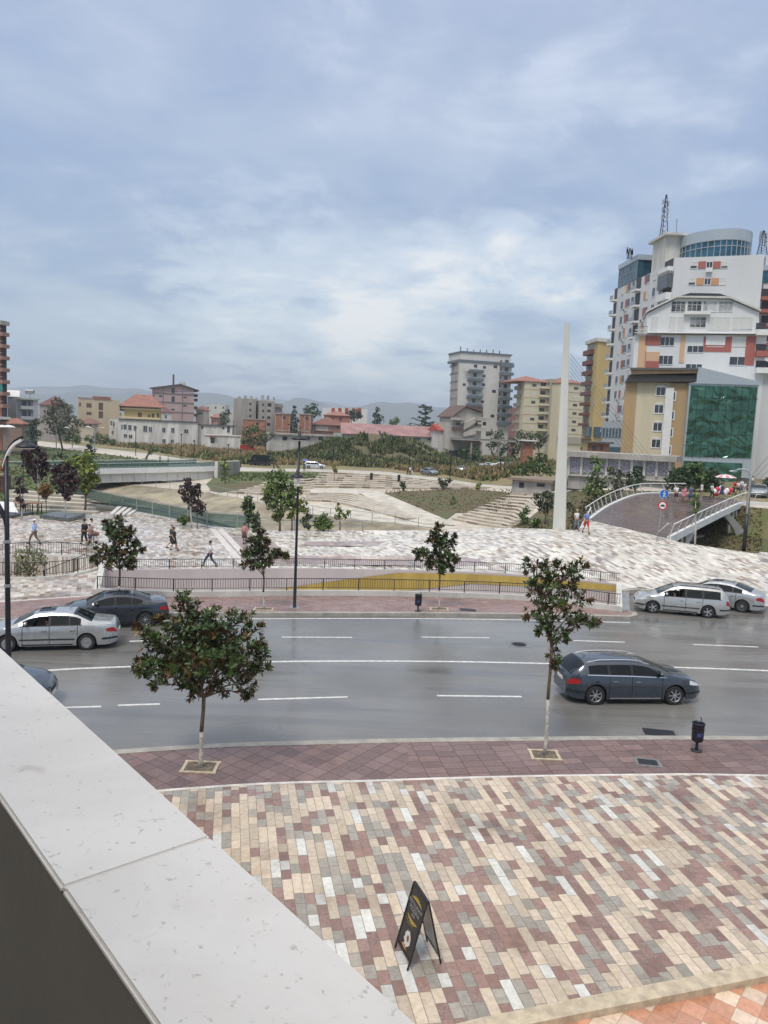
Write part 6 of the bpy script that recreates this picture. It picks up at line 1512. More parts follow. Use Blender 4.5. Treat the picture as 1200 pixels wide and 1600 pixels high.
# --- yellow villa
f = building('villa', 'yellow villa with a red tiled hipped roof and balcony bands', 194, 290, 248, 292, 634, 7, wallmat('yellow_render_villa', (.62, .49, .22)))
hip(f, 2.0, 4.6, m_tile); my = mat('pale_yellow', (.68, .58, .34), .7, var=.05)
f.balcony(190, 251, 637, 641.5, my, 1.3); f.balcony(190, 251, 650.5, 656, my, 1.3)
for a in ((218.5, 648.5, 6, 8), (233, 650, 4, 4), (239, 650, 4, 8), (222, 634.8, 22, 2.5), (247, 649, 3, 7)): f.simple(*a, m=mat('brown_shutter', (.11, .075, .055), .6))
pxpoly(f, [(183, 641), (197, 651), (197, 655), (183, 646)], .2, .9, my, 'stair')
f.box(-3.0, 0, f.uv(190, 641)[1]-.2, f.uv(190, 634)[1], -6, -.3, mat('timber_gallery', (.30, .20, .12), .7, var=.2)).build('gallery', None, f.root)
f = building('house', 'small pale house with a maroon gable between the villa and the pink block', 252, 284, 268, 285, 644, 5, wallmat('pale_small', (.52, .50, .46))); hip(f, .4, 1.8, mat('maroon_roof', (.14, .06, .06), .7)); f.simple(259, 651, 3, 5)
# --- long white building
mw = mat('weathered_white_render', (.60, .585, .55), .8, var=.26, scale=.55, streak=True)
f = building('long_white_building', 'long low weathered white two storey building with small windows behind the dry grass', 186, 266, 309, 272, 655.5, 11, mw, side=(171, 276))
e = f.side
f.box(-.2, f.W+.3, f.zt, f.zt+.35, -4, .4, mat('dark_roof_edge', (.10, .10, .10), .8, var=.2)).build('roof_slab', None, f.root)
for a in ((174, 661, 2.5, 7), (178, 663, 2.5, 7), (176, 676, 2.5, 6)): e.simple(*a)
for x, y, w, h in ((190.5, 667, 2.5, 7), (195.5, 667, 5, 8), (203, 668, 5, 8), (211, 669, 4, 8), (227, 670, 6, 10), (235, 671, 5, 8), (256, 672, 5, 8), (270, 672.5, 5, 8), (291, 674, 6.5, 6.5), (196, 681, 5, 6), (204, 682, 5, 6), (256, 689, 5, 6), (269, 689.5, 5, 6)): f.win(x, y, w, h, 1, glass=m_wgl, fw=.12)
# --- pink block
mp = wallmat('pink_render', (.46, .34, .33), .08)
f = building('pink_apartment_block', 'dusty pink apartment block with a sloping roof line and a thin chimney', 239, 318, 303, 324, 610, 5, mp, ymid=640)
pxpoly(f, [(239, 610.5), (303, 612), (303, 609), (282, 601.5), (239, 607)], -5, 0, mp, 'upper_wall')
pxpoly(f, [(235, 607.5), (282, 601.5), (311, 611.5), (311, 610), (282, 599.8), (235, 605.5)], -5.5, 1, mat('dark_roof_edge', (.10, .10, .10), .8), 'roof_slab')
mbnd = mat('grey_band', (.20, .17, .17), .7, var=.1)
for y in (615.5, 629, 644): f.rect('floor_band', 271, y, 64.5, 1.1, mbnd, 0, .12)
for x in (255, 285): f.rect('pilaster', x, 633, .7, 52, mbnd, 0, .08)
for a in ((270.5, 611, 5, 9.5), (270.5, 624, 5, 9.5), (251, 619, 5, 2.8), (289, 621, 5, 2.8), (289, 634, 5, 2.8), (270, 640, 5, 3), (240, 619, 1.5, 5)): f.simple(*a)
f.box(f.W*.49, f.W*.53, f.zt+1, f.zt+7.2, -4, -3, m_bark).build('chimney', None, f.root)
for y in (611, 619, 626, 638, 650): u, z = f.uv(303, y); f.box(f.W, f.W+1.6, z-.2, z+.9, -5, -1, m_dark).build('balcony', None, f.root)
f.box(f.W*.66, f.W*.80, f.zt+1, f.zt+4.2, -5, -2, m_conc_light).build('roof_shed', None, f.root)
# --- little houses behind
for i, (x0, x1, Y, yt, c, lab) in enumerate(((306, 318, 330, 640, (.5, .46, .4), 'narrow cream house right of the pink block'), (318, 333, 345, 646, (.62, .6, .55), 'small white house among the distant roofs'), (330, 343, 340, 652, (.45, .28, .26), 'small pinkish house low among the distant roofs'), (322, 352, 380, 631, (.5, .5, .49), 'distant pale flat roofed block with a roof terrace'), (343, 372, 400, 641, (.48, .47, .44), 'distant grey house beside the dark tree'))):
    f = building('house', lab, x0, Y, x1, Y, yt, 10, wallmat('far_house_%s' % 'abcde'[i], c)); 
    if i in (0, 2): hip(f, .5, 2.0, m_tile)
    for x in np.linspace(x0+3, x1-3, 3): f.simple(float(x), yt+6, 2.2, 3.2)
# --- low white sheds right of long building
f = building('shed', 'upper white flat roofed shed with a small square window', 310, 274, 362, 274, 664, 5, mw); f.box(-.3, f.W+.3, f.zt, f.zt+.3, -8, .5, mat('dark_roof_edge', (.10, .10, .10), .8)).build('roof_slab', None, f.root); f.simple(349, 669, 3, 4); f.simple(316, 668, 3, 5); f.simple(357, 671, 4, 10)
f = building('shed', 'lower white shed with a brown canopied door behind the excavator', 320, 248, 376, 250, 680, 6, mw); f.box(-.2, f.W+.2, f.zt, f.zt+.25, -6, .3, m_conc_light).build('roof_slab', None, f.root); f.simple(332, 688, 6, 9); f.rect('canopy', 332, 681.5, 10, 2, m_tile, 0, 1.0)
# --- grey apartment block
mg = mat('dirty_grey_render', (.34, .315, .28), .85, var=.2, scale=.4, streak=True)
f = building('grey_apartment_block', 'shabby grey four storey apartment block with rooftop clutter', 369, 292, 400, 294, 622, 12, mg, ymid=640)
f2 = Facade(f.root, D(405, 640, 293), D(429, 640, 295)); f2.box(0, f2.W, -.3, f.zt-.4, -12, 0, mg).build('right_walls', None, f.root)
f3 = Facade(f.root, D(399, 640, 300), D(406, 640, 300)); f3.box(0, f3.W, -.3, f.zt-1, -6, 0, m_dark).build('recess_shade', None, f.root)  # shade in the gap between the wings is put into its colour
f4 = Facade(f.root, D(429, 640, 297), D(441, 640, 300)); f4.box(0, f4.W, -.3, f.zt-1.2, -8, 0, mg).build('side_walls', None, f.root)
for y in (631, 640.5, 650): f.simple(391, y, 3.5, 4); f.simple(384, y, 5, 4.5, mat('grey_blind', (.30, .29, .27), .7, var=.1))
for x, y, w, h in ((421, 632.5, 6, 6), (411, 632.5, 3, 4), (420, 642, 5, 4.5), (411, 642, 3, 4), (420, 652.5, 5, 4.5), (411, 652, 3, 4), (419.5, 663, 5, 4.5)): f2.simple(x, y, w, h)
for y in (633, 644, 655): f4.balcony(431, 440, y, y+4, mg, 1.0)
rb = MB(); 
for i in range(7): u = 1+i*2.2; f.box(u, u+rnd.uniform(.3, 1.2), f.zt, f.zt+rnd.uniform(.4, 1.8), -3-rnd.random()*4, -2.5, m_steel if i % 2 else m_concrete, rb)
rb.build('roof_clutter', None, f.root)
f = building('annex', 'bare brick annex in front of the shabby grey block', 379, 280, 414, 281, 655, 8, m_brick); f.rect('window', 402, 662, 3.5, 5, m_wgl, -.1, .05); f.box(-.2, f.W+.2, f.zt, f.zt+.3, -8, .2, m_concrete).build('roof_slab', None, f.root)
for lab, x0, x1, Y, yt in (('unfinished red brick house left of the dark cypress', 429, 453, 285, 646.5), ('second unfinished red brick house just right of the dark cypress', 467, 485, 285, 647.5)):
    f = building('brick_house', lab, x0, Y, x1, Y, yt, 9, m_brick); f.box(-.3, f.W+.3, f.zt, f.zt+.4, -9, .3, m_concrete).build('roof_slab', None, f.root)
    f.box(0, f.W, f.zt*.52, f.zt*.52+.35, 0, .1, m_concrete).build('floor_band', None, f.root)
    for u in (0, f.W/2-.15, f.W-.35): f.box(u, u+.35, 0, f.zt, 0, .08, m_concrete).build('column', None, f.root)
    f.simple((x0+x1)/2+3, yt+6, 5, 5)
f = building('low_building', 'long low grey white flat roofed building with square windows behind the bushes', 424, 238, 530, 246, 679, 9, mat('pale_grey_render', (.50, .49, .46), .8, var=.18, scale=.5, streak=True))
f.box(-.3, f.W+.3, f.zt, f.zt+.5, -9, .8, m_concrete).build('roof_slab', None, f.root)
for x, w in ((445, 7), (464, 5), (474, 4), (481, 5), (501, 7), (518, 5)): f.simple(x, 685, w, 6)
f = building('house', 'pinkish house with layered brown red hipped roofs left of the long red roof', 492, 292, 534, 294, 663, 12, wallmat('dusty_pink', (.42, .25, .21))); hip(f, 1, 3.2, mat('brown_red_roof', (.20, .085, .065), .8, var=.25)); f.rect('wall_panel', 503, 669, 20, 9, mat('pale_grey_render', (.5, .49, .46), .8), 0, .15); f.simple(528, 668, 4, 4)
f.rect('floor_band', 513, 674, 42, 1.5, m_brick, 0, .8)
f = building('house', 'upper brick house with a flat red roof just behind the pinkish one', 506, 310, 545, 310, 648, 8, mat('rose_brick', (.40, .17, .13), .8, var=.15)); hip(f, .6, 1.6, m_tile); f.simple(520, 655, 4, 5); f.simple(532, 655, 4, 5)
f = building('office_block', 'white framed block with red panels and dark windows rising behind the pinkish house', 515, 340, 574, 346, 636.5, 12, m_white, ymid=650)
for x in (520.5, 531, 541.5, 552.5, 562): f.rect('red_panel', x, 641, 5, 7, mat('red_cladding', (.45, .08, .05), .5, var=.05), 0, .1); f.simple(x, 647, 5, 8)
# --- the long red roof
mmur = mat('faded_mural_render', (.42, .45, .38), .8, var=.3, scale=.5)
f = building('workshop_hall', 'long hall with a broad faded red metal roof and mural covered walls', 534, 232, 688, 240, 677, 14, mmur)
o_ = f.root.location; zq = f.zt; q = []
for u, n_, z in ((-.6, .8, zq), (f.W+.3, .8, zq), (f.W-.2, -8, D(684, 667, 246).z), (1.0, -8, D(540, 660.5, 240).z)): p = f.A+f.d*u+f.n*n_; q.append((p.x-o_.x, p.y-o_.y, z-o_.z))
q += [(x, y, z-.15) for x, y, z in q]
MB().add(q, [(0, 1, 2, 3), (7, 6, 5, 4), (0, 4, 5, 1), (1, 5, 6, 2), (2, 6, 7, 3), (3, 7, 4, 0)]).build('roof', mat('faded_red_metal', (.31, .165, .155), .55, var=.25, scale=.35, streak=False), f.root)
for x, w in ((566, 13), (594, 12), (651, 12), (672, 8)): f.simple(x, 681.5+(x-534)*.035, w, 3)
f.box(0, f.W, 0, 2.4, 0, 5, wallmat('pale_green_render', (.45, .5, .45))).build('lower_block', None, f.root); f.box(-.3, f.W+.3, 2.4, 2.8, 0, 5.4, m_concrete).build('terrace_slab', None, f.root)
b = MB()
for i in range(45): u = i*f.W/44; f.box(u, u+.06, 2.8, 3.9, 5.1, 5.16, m_iron, b)
f.box(0, f.W, 3.85, 3.92, 5.1, 5.16, m_iron, b); b.build('terrace_railing', None, f.root)
f = building('house', 'white end house with a bright red lean-to roof joining the stepped concrete house', 686, 232, 704, 233, 672, 9, mw); hip(f, .6, 1.8, mat('bright_red_tiles', (.42, .07, .05), .7, var=.15), gable=True); f.simple(695, 677, 7, 5); f.simple(705, 688, 4, 8)
# --- stepped concrete house
ms = mat('raw_render', (.44, .41, .36), .85, var=.15, scale=.5, streak=True); mbr = mat('dark_brown_roof', (.13, .085, .07), .8, var=.2)
f = building('stepped_house', 'stepped unfinished concrete house with brown gables in front of the white tower', 703, 228, 752, 232, 660, 11, ms, ymid=670)
pxpoly(f, [(708, 660), (752, 660), (752, 646), (727, 636), (708, 651)], -9, .1, ms, 'gable_wall')
pxpoly(f, [(706, 652), (727, 635.5), (752, 644.5), (752, 642), (727, 633), (704, 651)], -9.5, .9, mbr, 'roof')
g_ = Facade(f.root, D(738, 650, 235), D(758, 650, 238)); pxpoly(g_, [(727, 633.5), (758, 635), (758, 652), (752, 652), (727, 640)], -6, -1.0, mbr, 'rear_roof')
f.balcony(704, 722, 652, 657, ms, 1.6); f.balcony(741, 762, 652.5, 658, ms, 1.8); f.balcony(741, 762, 668, 674, ms, 1.8); f.balcony(706, 722, 667, 672, mbr, 1.0)
pxpoly(f, [(722, 661), (741, 652), (741, 660), (722, 672)], .1, 1.2, ms, 'stair_parapet'); pxpoly(f, [(722, 676), (741, 668), (741, 678), (722, 682)], .1, 1.2, ms, 'stair_parapet')
for a in ((716, 661, 7, 7), (728, 654, 6, 9), (727, 668, 6, 8), (757, 662, 5, 6), (744, 662, 4, 7)): f.simple(*a, m=mat('brown_shutter', (.11, .075, .055), .6))
f.balcony(704, 790, 685, 690, m_concrete, 6, slab=.6)
for x in (737, 764, 722): u, z = f.uv(x, 690); f.box(u, u+.5, 0, z, 5, 5.5, m_concrete).build('column', None, f.root)
f.box(0, f.W, 0, 3.5, -.1, .1, m_dark).build('ground_floor_shade', None, f.root)  # dark panel on the wall, coloured as the shade of an open floor
# --- white tower
mt = wallmat('off_white_tower', (.60, .59, .56), .07); mbb = mat('blue_grey_concrete', (.13, .165, .19), .7, var=.1)
f = building('apartment_tower', 'tall white apartment tower with blue grey balconies behind the stepped house', 715, 290, 797, 296, 565, 16, mt, ymid=620, side=(703, 302))
e = f.side
f.box(-.2, f.W+.6, f.zt, f.zt+.9, -12, .25, mbb).build('cornice', None, f.root)
f.box(1, f.W-.3, f.zt+.9, f.zt+3.6, -14, -.8, mt).build('penthouse', None, f.root); f.box(.6, f.W+.1, f.zt+3.6, f.zt+4.1, -14, -.4, mbb).build('penthouse_cap', None, f.root)
for x in (706, 712): e.rect('panel_joint', x, 620, .5, 100, m_concrete, 0, .05)
for i in range(8): e.rect('panel_joint', 709, 571+13*i, 12, .5, m_concrete, 0, .05)
for i, y in enumerate((577, 590.5, 604, 617.5, 630.5)):
    dx_ = -i*.8; f.balcony(731+dx_, 754+dx_, y, y+5.5, mbb, 1.4); f.simple(743+dx_, y-4.5, 5, 6)
    for x in (727, 757): f.simple(x+dx_, y-3, 4.5, 4.2, m_winl if rnd.random() < .5 else m_wgl)
for i, y in enumerate((569, 581.5, 594.5, 607.5, 620, 633, 646, 659)):
    dx_ = -i*.75; f.balcony(781+dx_, 801+dx_, y, y+5.5, mbb, 1.5); f.simple(792+dx_, y-4, 5, 6)
    f.simple(774+dx_, y+4, 5.5, 5, m_winl if i % 3 else m_wgl); f.simple(783+dx_, y-4, 2, 5)
for i, y in enumerate((643, 656)): f.simple(740, y, 5, 4)
for x in (732, 744): f.rect('awning', x+1, 571+6, 17, 7, mat('striped_awning', (.62, .60, .56), .8, var=.1), 1.0, 1.3) if x == 732 else None
b = MB()
for i in range(7): u = 2+i*f.W/8; f.box(u, u+.25, f.zt+4, f.zt+5.2+rnd.random(), -5, -4.7, m_iron, b)
b.build('roof_vents', None, f.root)
# --- cream block with red roofs
mc = wallmat('cream_render_block', (.60, .545, .40), .06); mcd = wallmat('olive_render', (.38, .36, .29), .06)
f = building('apartment_block', 'cream six storey apartment block with red hipped roofs left of the white mast', 818, 276, 859, 279, 595, 14, mc, ymid=630, side=(807, 288))
e = f.side; hip(f, .5, 2.3, m_tile, u0=-2.5)
f2 = Facade(f.root, D(859, 630, 277), D(876, 630, 278)); f2.box(0, f2.W, 0, f.zt+1.2, -12, 0, mcd).build('stair_tower', None, f.root)
for i in range(6):
    y = 604+13.2*i; dx_ = -i*.9
    f.rect('floor_band', 838+dx_, y+4.5, 40, 2.2, mcd, 0, .1); f.simple(835+dx_, y-2, 6, 4.5, m_winl if i % 2 else m_wgl); f.balcony(843+dx_, 858+dx_, y, y+4, mc, 1.2); f.simple(849+dx_, y-3.5, 8, 6)
    f2.simple(867+dx_, y+5, 5, 6); e.balcony(808+dx_, 815+dx_, y, y+4, mcd, 1.0)
f3 = building('apartment_block', 'slightly lower cream block with a red hipped roof just right of the white mast', 876, 272, 911, 276, 597, 14, mc, ymid=640); hip(f3, .4, 2.3, m_tile)
for i in range(7):
    y = 607+13*i; dx_ = -i*.8; f3.rect('floor_band', 893+dx_, y+6, 36, 2, mcd, 0, .1)
    for x in (884, 900): f3.simple(x+dx_, y, 6, 4.5, m_winl if rnd.random() < .4 else m_wgl)
f3.rect('shopfront', 890, 688, 40, 12, mcd, 0, .4); f3.simple(897, 686, 8, 6)
f = building('house', 'small distant maroon walled building between the two pale towers', 798, 330, 808, 330, 636, 10, wallmat('maroon_wall', (.25, .12, .12)))
f = building('kiosk_house', 'tiny brick hut with a white sheet roof left of the mast', 817, 215, 833, 215, 689, 4, m_brick); f.box(-.8, f.W+.8, f.zt, f.zt+.3, -4.5, 1.2, m_white).build('roof_slab', None, f.root); f.simple(824, 695, 5, 4)
# --- yellow tower
my_ = wallmat('ochre_render', (.52, .39, .17), .06); mrd = mat('red_brown_balcony', (.17, .065, .05), .7, var=.1)
f = building('apartment_tower', 'narrow yellow apartment tower with red brown balconies right of the mast', 930, 228, 953.5, 230, 533, 14, my_, ymid=600, side=(914, 238))
e = f.side
MB().prism([(p-f.root.location)[:2] for p in (e.A+Vector((-.7, .3, 0)), f.A+Vector((-.7, -.6, 0)), f.B+Vector((.5, -.6, 0)), f.B+(e.A-f.A))], f.zt, f.zt+1.0).build('cornice', m_conc_light, f.root)
for i in range(8):
    y = 549+16*i; dx_ = -i*1.15
    e.simple(924+dx_, y-5, 6, 9); e.balcony(916.5+dx_, 928+dx_, y+.5, y+4.2, mrd, 1.1, rail=False)
    f.rect('edge_panel', 931.5+dx_*1.05, y+2, 1.5, 9, mcd, 0, .1) if i % 2 else None
f.rect('glass_bay', 934, 675, 12, 16, mat('blue_glass', (.05, .10, .13), .1, var=.3), 0, .6); e.rect('red_band', 925, 686, 42, 2, mrd, 0, .9)
e.rect('glass_bay', 919, 674, 9, 16, mat('blue_glass', (.05, .10, .13), .1), 0, .5)
# --- big white tower with the curved glass crown
mwt = wallmat('tower_white', (.60, .61, .615), .05); mor = mat('orange_panel', (.55, .28, .13), .6, var=.06); mre = mat('red_panel', (.37, .115, .09), .6, var=.06); mpe = mat('peach_panel', (.62, .40, .24), .6, var=.05)
mbg = wavyglass('blue_curtain_glass', (.035, .10, .135), .06, .6)
BA, BB, BC = D(1047, 500, 139), D(952, 560, 168), D(1187, 480, 134)
T0 = empty('apartment_tower', Vector((BA.x, BA.y, 0)), 0, 'huge white apartment tower with orange and red panels and a curved blue glass crown', 'building')
F1 = Facade(T0, BA, BC); F2 = Facade(T0, BB, BA); zt1 = F1.uv(1050, 403)[1]
F1.box(0, F1.W, 0, zt1, -.4, 0, mwt).build('walls', None, T0)
zL = F2.uv(962, 441)[1]; MB().prism([(p-T0.location)[:2] for p in (F2.A, BA+Vector((0, .2, 0)), BC+Vector((0, .2, 0)), BC+Vector((-6, 24, 0)))], 0, zt1-.6).build('side_walls', mwt, T0)
for y, c in ((414, mre), (440, mor)):
    k_ = 0 if y == 414 else 1
    for x in (1097-k_*3, 1120-k_*3): F1.rect('colour_panel', x, y, 11, 10.5, c, 0, .12)
    F1.win(1108.5-k_*3, y, 8, 9, 1); F1.win(1084-k_*3, y+.5, 9, 9, 0, shut=.6); F1.win(1132-k_*3, y, 9, 9, 0, shut=.7 if y == 414 else 1.0)
a_ = F1.uv(1108, 421); F1.box(a_[0]-.5, a_[0]+.5, a_[1]-.5, a_[1]+.2, 0, .6, m_white).build('air_conditioner', None, T0)
# front-left balconies
for y in (430, 451, 468.5): 
    F2.box(F2.W-4.2, F2.W-.1, F2.uv(1040, y)[1]-.3, F2.uv(1040, y)[1]+(.9 if y != 451 else 2.6), 0, 1.1, m_white if y != 451 else mat('balcony_glazing', (.10, .11, .12), .3, var=.2)).build('balcony', None, T0)
    F2.box(F2.W-4.0, F2.W-.5, F2.uv(1040, y)[1]+.9, F2.uv(1040, y)[1]+2.4, 0, .05, m_dark).build('recess_shade', None, T0)  # flat dark panel with the balcony's shade in its colour
# side facade: two strips of balconies and two columns of windows per floor
nfl = 13
def zfl(i): return zt1-2.6-3.05*i
b = None
for i in range(nfl):
    z = zfl(i)
    for u0, u1 in ((.02, .07), (.42, .50)):
        bb = MB(); F2.box(F2.W*u0, F2.W*u1, z, z+2.2, 0, .06, m_dark, bb); F2.box(F2.W*u0-.1, F2.W*u1+.1, z-.55, z-.2, 0, 1.0, m_white, bb); F2.box(F2.W*u0-.1, F2.W*u1+.1, z-.2, z+.6, .9, 1.0, m_steel, bb); bb.build('balcony', None, T0)
    for j, u in enumerate((.16, .28, .35, .60, .70, .80)):
        if i == 0 and u > .7: continue
        c = (None, mre if i % 3 else mor, None, mor if i % 2 else mre, None, m_winl)[j]
        bb = MB(); F2.box(F2.W*u, F2.W*u+1.1, z+.4, z+1.9, 0, .05, m_window if (i*7+j*3) % 4 else m_winl, bb); F2.box(F2.W*u-.08, F2.W*u+1.18, z+.3, z+.4, 0, .09, m_frame, bb); bb.build('window', None, T0)
        if c and j in (1, 3): F2.box(F2.W*u-1.1, F2.W*u-.12, z+.35, z+1.95, 0, .07, c).build('colour_panel', None, T0)
for i in range(16):
    u = F2.W*rnd.choice((.24, .56, .66, .76, .87)); z = zfl(rnd.randint(1, 11))+rnd.choice((-.3, .1)); bb = MB(); F2.box(u, u+.85, z-.5, z+.1, .02, .4, m_conc_light, bb); F2.box(u+.15, u+.6, z-.42, z, .4, .42, m_dark, bb); bb.build('air_conditioner', None, T0)
# crown
def crown(cx_px, cy_px, Y, pts_px, zlow, h1, h2, name):
    bb = MB(); n = len(pts_px); o = T0.location
    return bb
zc0 = zt1
cp_ = []
for i in range(25):
    pass
cp_ = [(v.x, v.y) for v in smoothline([Vector(q) for q in ((-1.0, -17, 0), (-.6, -12, 0), (.2, -7.5, 0), (1.6, -4.2, 0), (4.2, -1.9, 0), (7.2, -.9, 0), (9.8, -1.3, 0), (11.6, -2.9, 0), (12.3, -5.0, 0), (12.2, -7.5, 0))], 3)]
def ringwall(F, pts, z0_, z1, m, off, nm, par, frames=False):
    o = F.root.location; vs = []; P3 = [F.A+F.d*u+F.n*(n_+off) for u, n_ in pts]
    for z in (z0_, z1): vs += [(p.x-o.x, p.y-o.y, z-o.z) for p in P3]
    k = len(pts); bb = MB().add(vs, [(i, i+1, k+i+1, k+i) for i in range(k-1)]+[tuple(range(2*k-1, k-1, -1))], m); return bb.build(nm, None, par)
w1 = ringwall(F1, cp_, zc0, zc0+2.9, mbg, 0, 'crown_glass', T0); ringwall(F1, cp_, zc0+2.9, zc0+4.7, mat('silver_cladding', (.42, .47, .50), .35, metal=.3, var=.03), .25, 'crown_cladding', T0)
bb = MB(); o = T0.location
for i, (u, n_) in enumerate(cp_):
    p = F1.A+F1.d*u+F1.n*(n_+.05); bb.box((p.x-o.x, p.y-o.y, zc0+2.35), (.14, .14, 4.7))
bb.build('crown_mullions', m_steel, T0)
bb = MB(); P3 = [F1.A+F1.d*u+F1.n*(n_+.08) for u, n_ in cp_]; 
for z in (zc0+1.9, zc0+2.9, zc0+4.7): bb.tube([Vector((p.x-o.x, p.y-o.y, z)) for p in P3], .1, 4)
bb.build('crown_transoms', m_steel, T0)
# the long lower glass strip along the side
F2.box(F2.W*.08, F2.W*.42, zt1-.6, zt1+3.2, -7, .05, mbg).build('side_glass_storey', None, T0); F2.box(F2.W*.07, F2.W*.43, zt1+3.2, zt1+4.2, -7.2, .2, mat('silver_cladding', (.42, .47, .5), .3)).build('side_cladding', None, T0)
bb = MB()
for i in range(14): u = lerp(.08, .42, i/13)*F2.W; F2.box(u-.06, u+.06, zt1-.6, zt1+3.2, .05, .12, m_steel, bb)
F2.box(F2.W*.08, F2.W*.42, zt1+1.4, zt1+1.5, .05, .12, m_steel, bb); bb.build('side_mullions', None, T0)
F2.box(F2.W*.62, F2.W*.82, zt1-.6, zt1+5.0, -3.5, -.4, m_conc_light).build('lift_tower', None, T0); F2.box(F2.W*.58, F2.W*.86, zt1+5.0, zt1+5.4, -5.5, .2, m_conc_light).build('lift_tower_cap', None, T0)
def mast3(px, pybase, pytop, Y, label, w=1.1):
    p = D(px, pybase, Y); h = D(px, pytop, Y).z-p.z; r_ = empty('antenna_mast', p, 0, label, 'antenna'); bb = MB()
    for k in range(3): a = k*2.09; bb.tube([(w*math.cos(a), w*math.sin(a), 0), (.12*math.cos(a), .12*math.sin(a), h)], .07, 4)
    for i in range(9):
        t0, t1 = i/9, (i+1)/9; 
        for k in range(3): a, c = k*2.09, (k+1)*2.09; r0_, r1_ = lerp(w, .12, t0), lerp(w, .12, t1); bb.tube([(r0_*math.cos(a), r0_*math.sin(a), h*t0), (r1_*math.cos(c), r1_*math.sin(c), h*t1)], .04, 3)
    bb.build('lattice', m_iron, r_); b2 = MB(); 
    for q in (.45, .62, .8): b2.box((.5, 0, h*q), (.3, .3, .9)); b2.box((-.45, .1, h*q+.3), (.25, .3, .8))
    b2.build('aerials', m_steel, r_); return r_
mast3(1036, 372, 304, 148, 'tall lattice radio mast on the lift tower roof', .9)
mast3(1190, 398, 360, 140, 'telephone antenna mast with white drums at the right edge of the roof', 1.0); mast3(983, 405, 388, 158, 'small cluster of antennas at the left end of the roof', .6)
tag(MB().tube([D(1056.5, 372, 145), D(1057.5, 342, 145)], .09, 5).tube([D(1055, 347, 145), D(1060, 346, 145)], .06, 4).build('aerial', m_steel), 'thin single aerial right of the tall lattice mast', 'antenna')
# --- right wing cut by the frame
f = building('apartment_wing', 'balconied wing with red balcony fronts cut off by the right edge', 1188, 137, 1290, 135, 400, 14, mwt, ymid=500)
f.rect('blue_glass_storey', 1240, 433, 100, 18, mbg, 0, .2); f.rect('cladding', 1240, 419, 100, 8, mat('silver_cladding', (.42, .47, .5), .3), 0, .3)
for i, y in enumerate((459, 479, 501, 524+6, 547+8, 572)):
    f.rect('recess_shade', 1215, y-2, 50, 12, m_dark, 0, .05); f.balcony(1182, 1260, y+6, y+12, mre if i in (0, 1, 2, 3) else m_white, 1.4)  # dark panels on the wall painted as shade behind each balcony
# --- gabled white wing
mwg = wallmat('gable_white', (.68, .69, .69), .04)
f = building('apartment_building', 'white gabled building with red and peach panels in front of the huge tower', 991, 131, 1197, 126, 522, 9.5, mwg, ymid=540, z0_=0)
pxpoly(f, [(1011, 520), (1186, 522), (1186, 488), (1140, 468), (1058, 466), (1011, 490)], -8, .02, mwg, 'gable_wall')
mro = mat('dark_slate', (.03, .033, .04), .6, var=.1)
pxpoly(f, [(1058, 464.5), (1140, 465), (1124, 459.5), (1078, 458.5)], -7, .5, mro, 'top_roof')
pxpoly(f, [(1009, 489), (1057, 465.5), (1141, 467), (1188, 487), (1188, 484), (1140, 463.8), (1057, 463), (1009, 486)], -8.2, .6, m_conc_light, 'eaves')
f.rect('cornice', 1094, 521.5, 206, 2.6, m_white, 0, .9); f.rect('peach_band', 1094, 524.5, 204, 2.2, mpe, 0, .1)
for x in (1060, 1085, 1109.5, 1134): f.win(x, 479, 20, 16, 2, trans=True)
f.balcony(1069, 1109, 487, 492, m_white, .8); f.win(1090.5, 503.5, 23, 15.5, 2, trans=True)
for x, w in ((1022, 9), (1050, 8), (1064, 9)): f.win(x, 506, w, 20, 0, shut=1.0)
for x, w in ((1123, 33), (1160, 29)): f.win(x, 506, w, 19.5, 2, shut=.93)
f.rect('peach_panel', 1012, 555-3, 21, 49, mpe, 0, .06) if False else None
for (x, y, w, h, c) in ((1003.5, 550, 9, 49, mpe), (1019, 557, 21, 15, mpe), (1020, 532, 22.5, 15.5, mre), (1018, 570, 22, 14, mre), (1066, 545, 4, 44, mpe), (1121, 538, 42, 24, mre), (1172, 548, 11, 46, mre)): f.rect('colour_panel', x, y, w, h, c, 0, .09)
f.rect('white_infill', 1118, 532, 29, 15, m_white, 0, .14)
f.win(1042.5, 533.5, 20, 13, 2); f.win(1040, 562.5, 20.5, 13.5, 2); f.win(1086.5, 545.5, 24, 10, 2); f.win(1084, 573, 24, 8, 2); f.win(1118, 534, 26, 15, 1, shut=.5); f.win(1155, 534, 22, 14, 1, shut=1.0); f.win(1152.5, 564, 24, 13, 1)
for i, y in enumerate((516, 549, 575)): f.balcony(1180, 1200, y, y+9, mre if i == 1 else m_white, 1.2); f.rect('recess_shade', 1189, y-6, 15, 11, m_dark, 0, .05)  # the dark panels carry the shade behind these balconies as colour
f.balcony(993, 1011, 511, 517, m_conc_light, .8, rail=True, mr=m_iron)
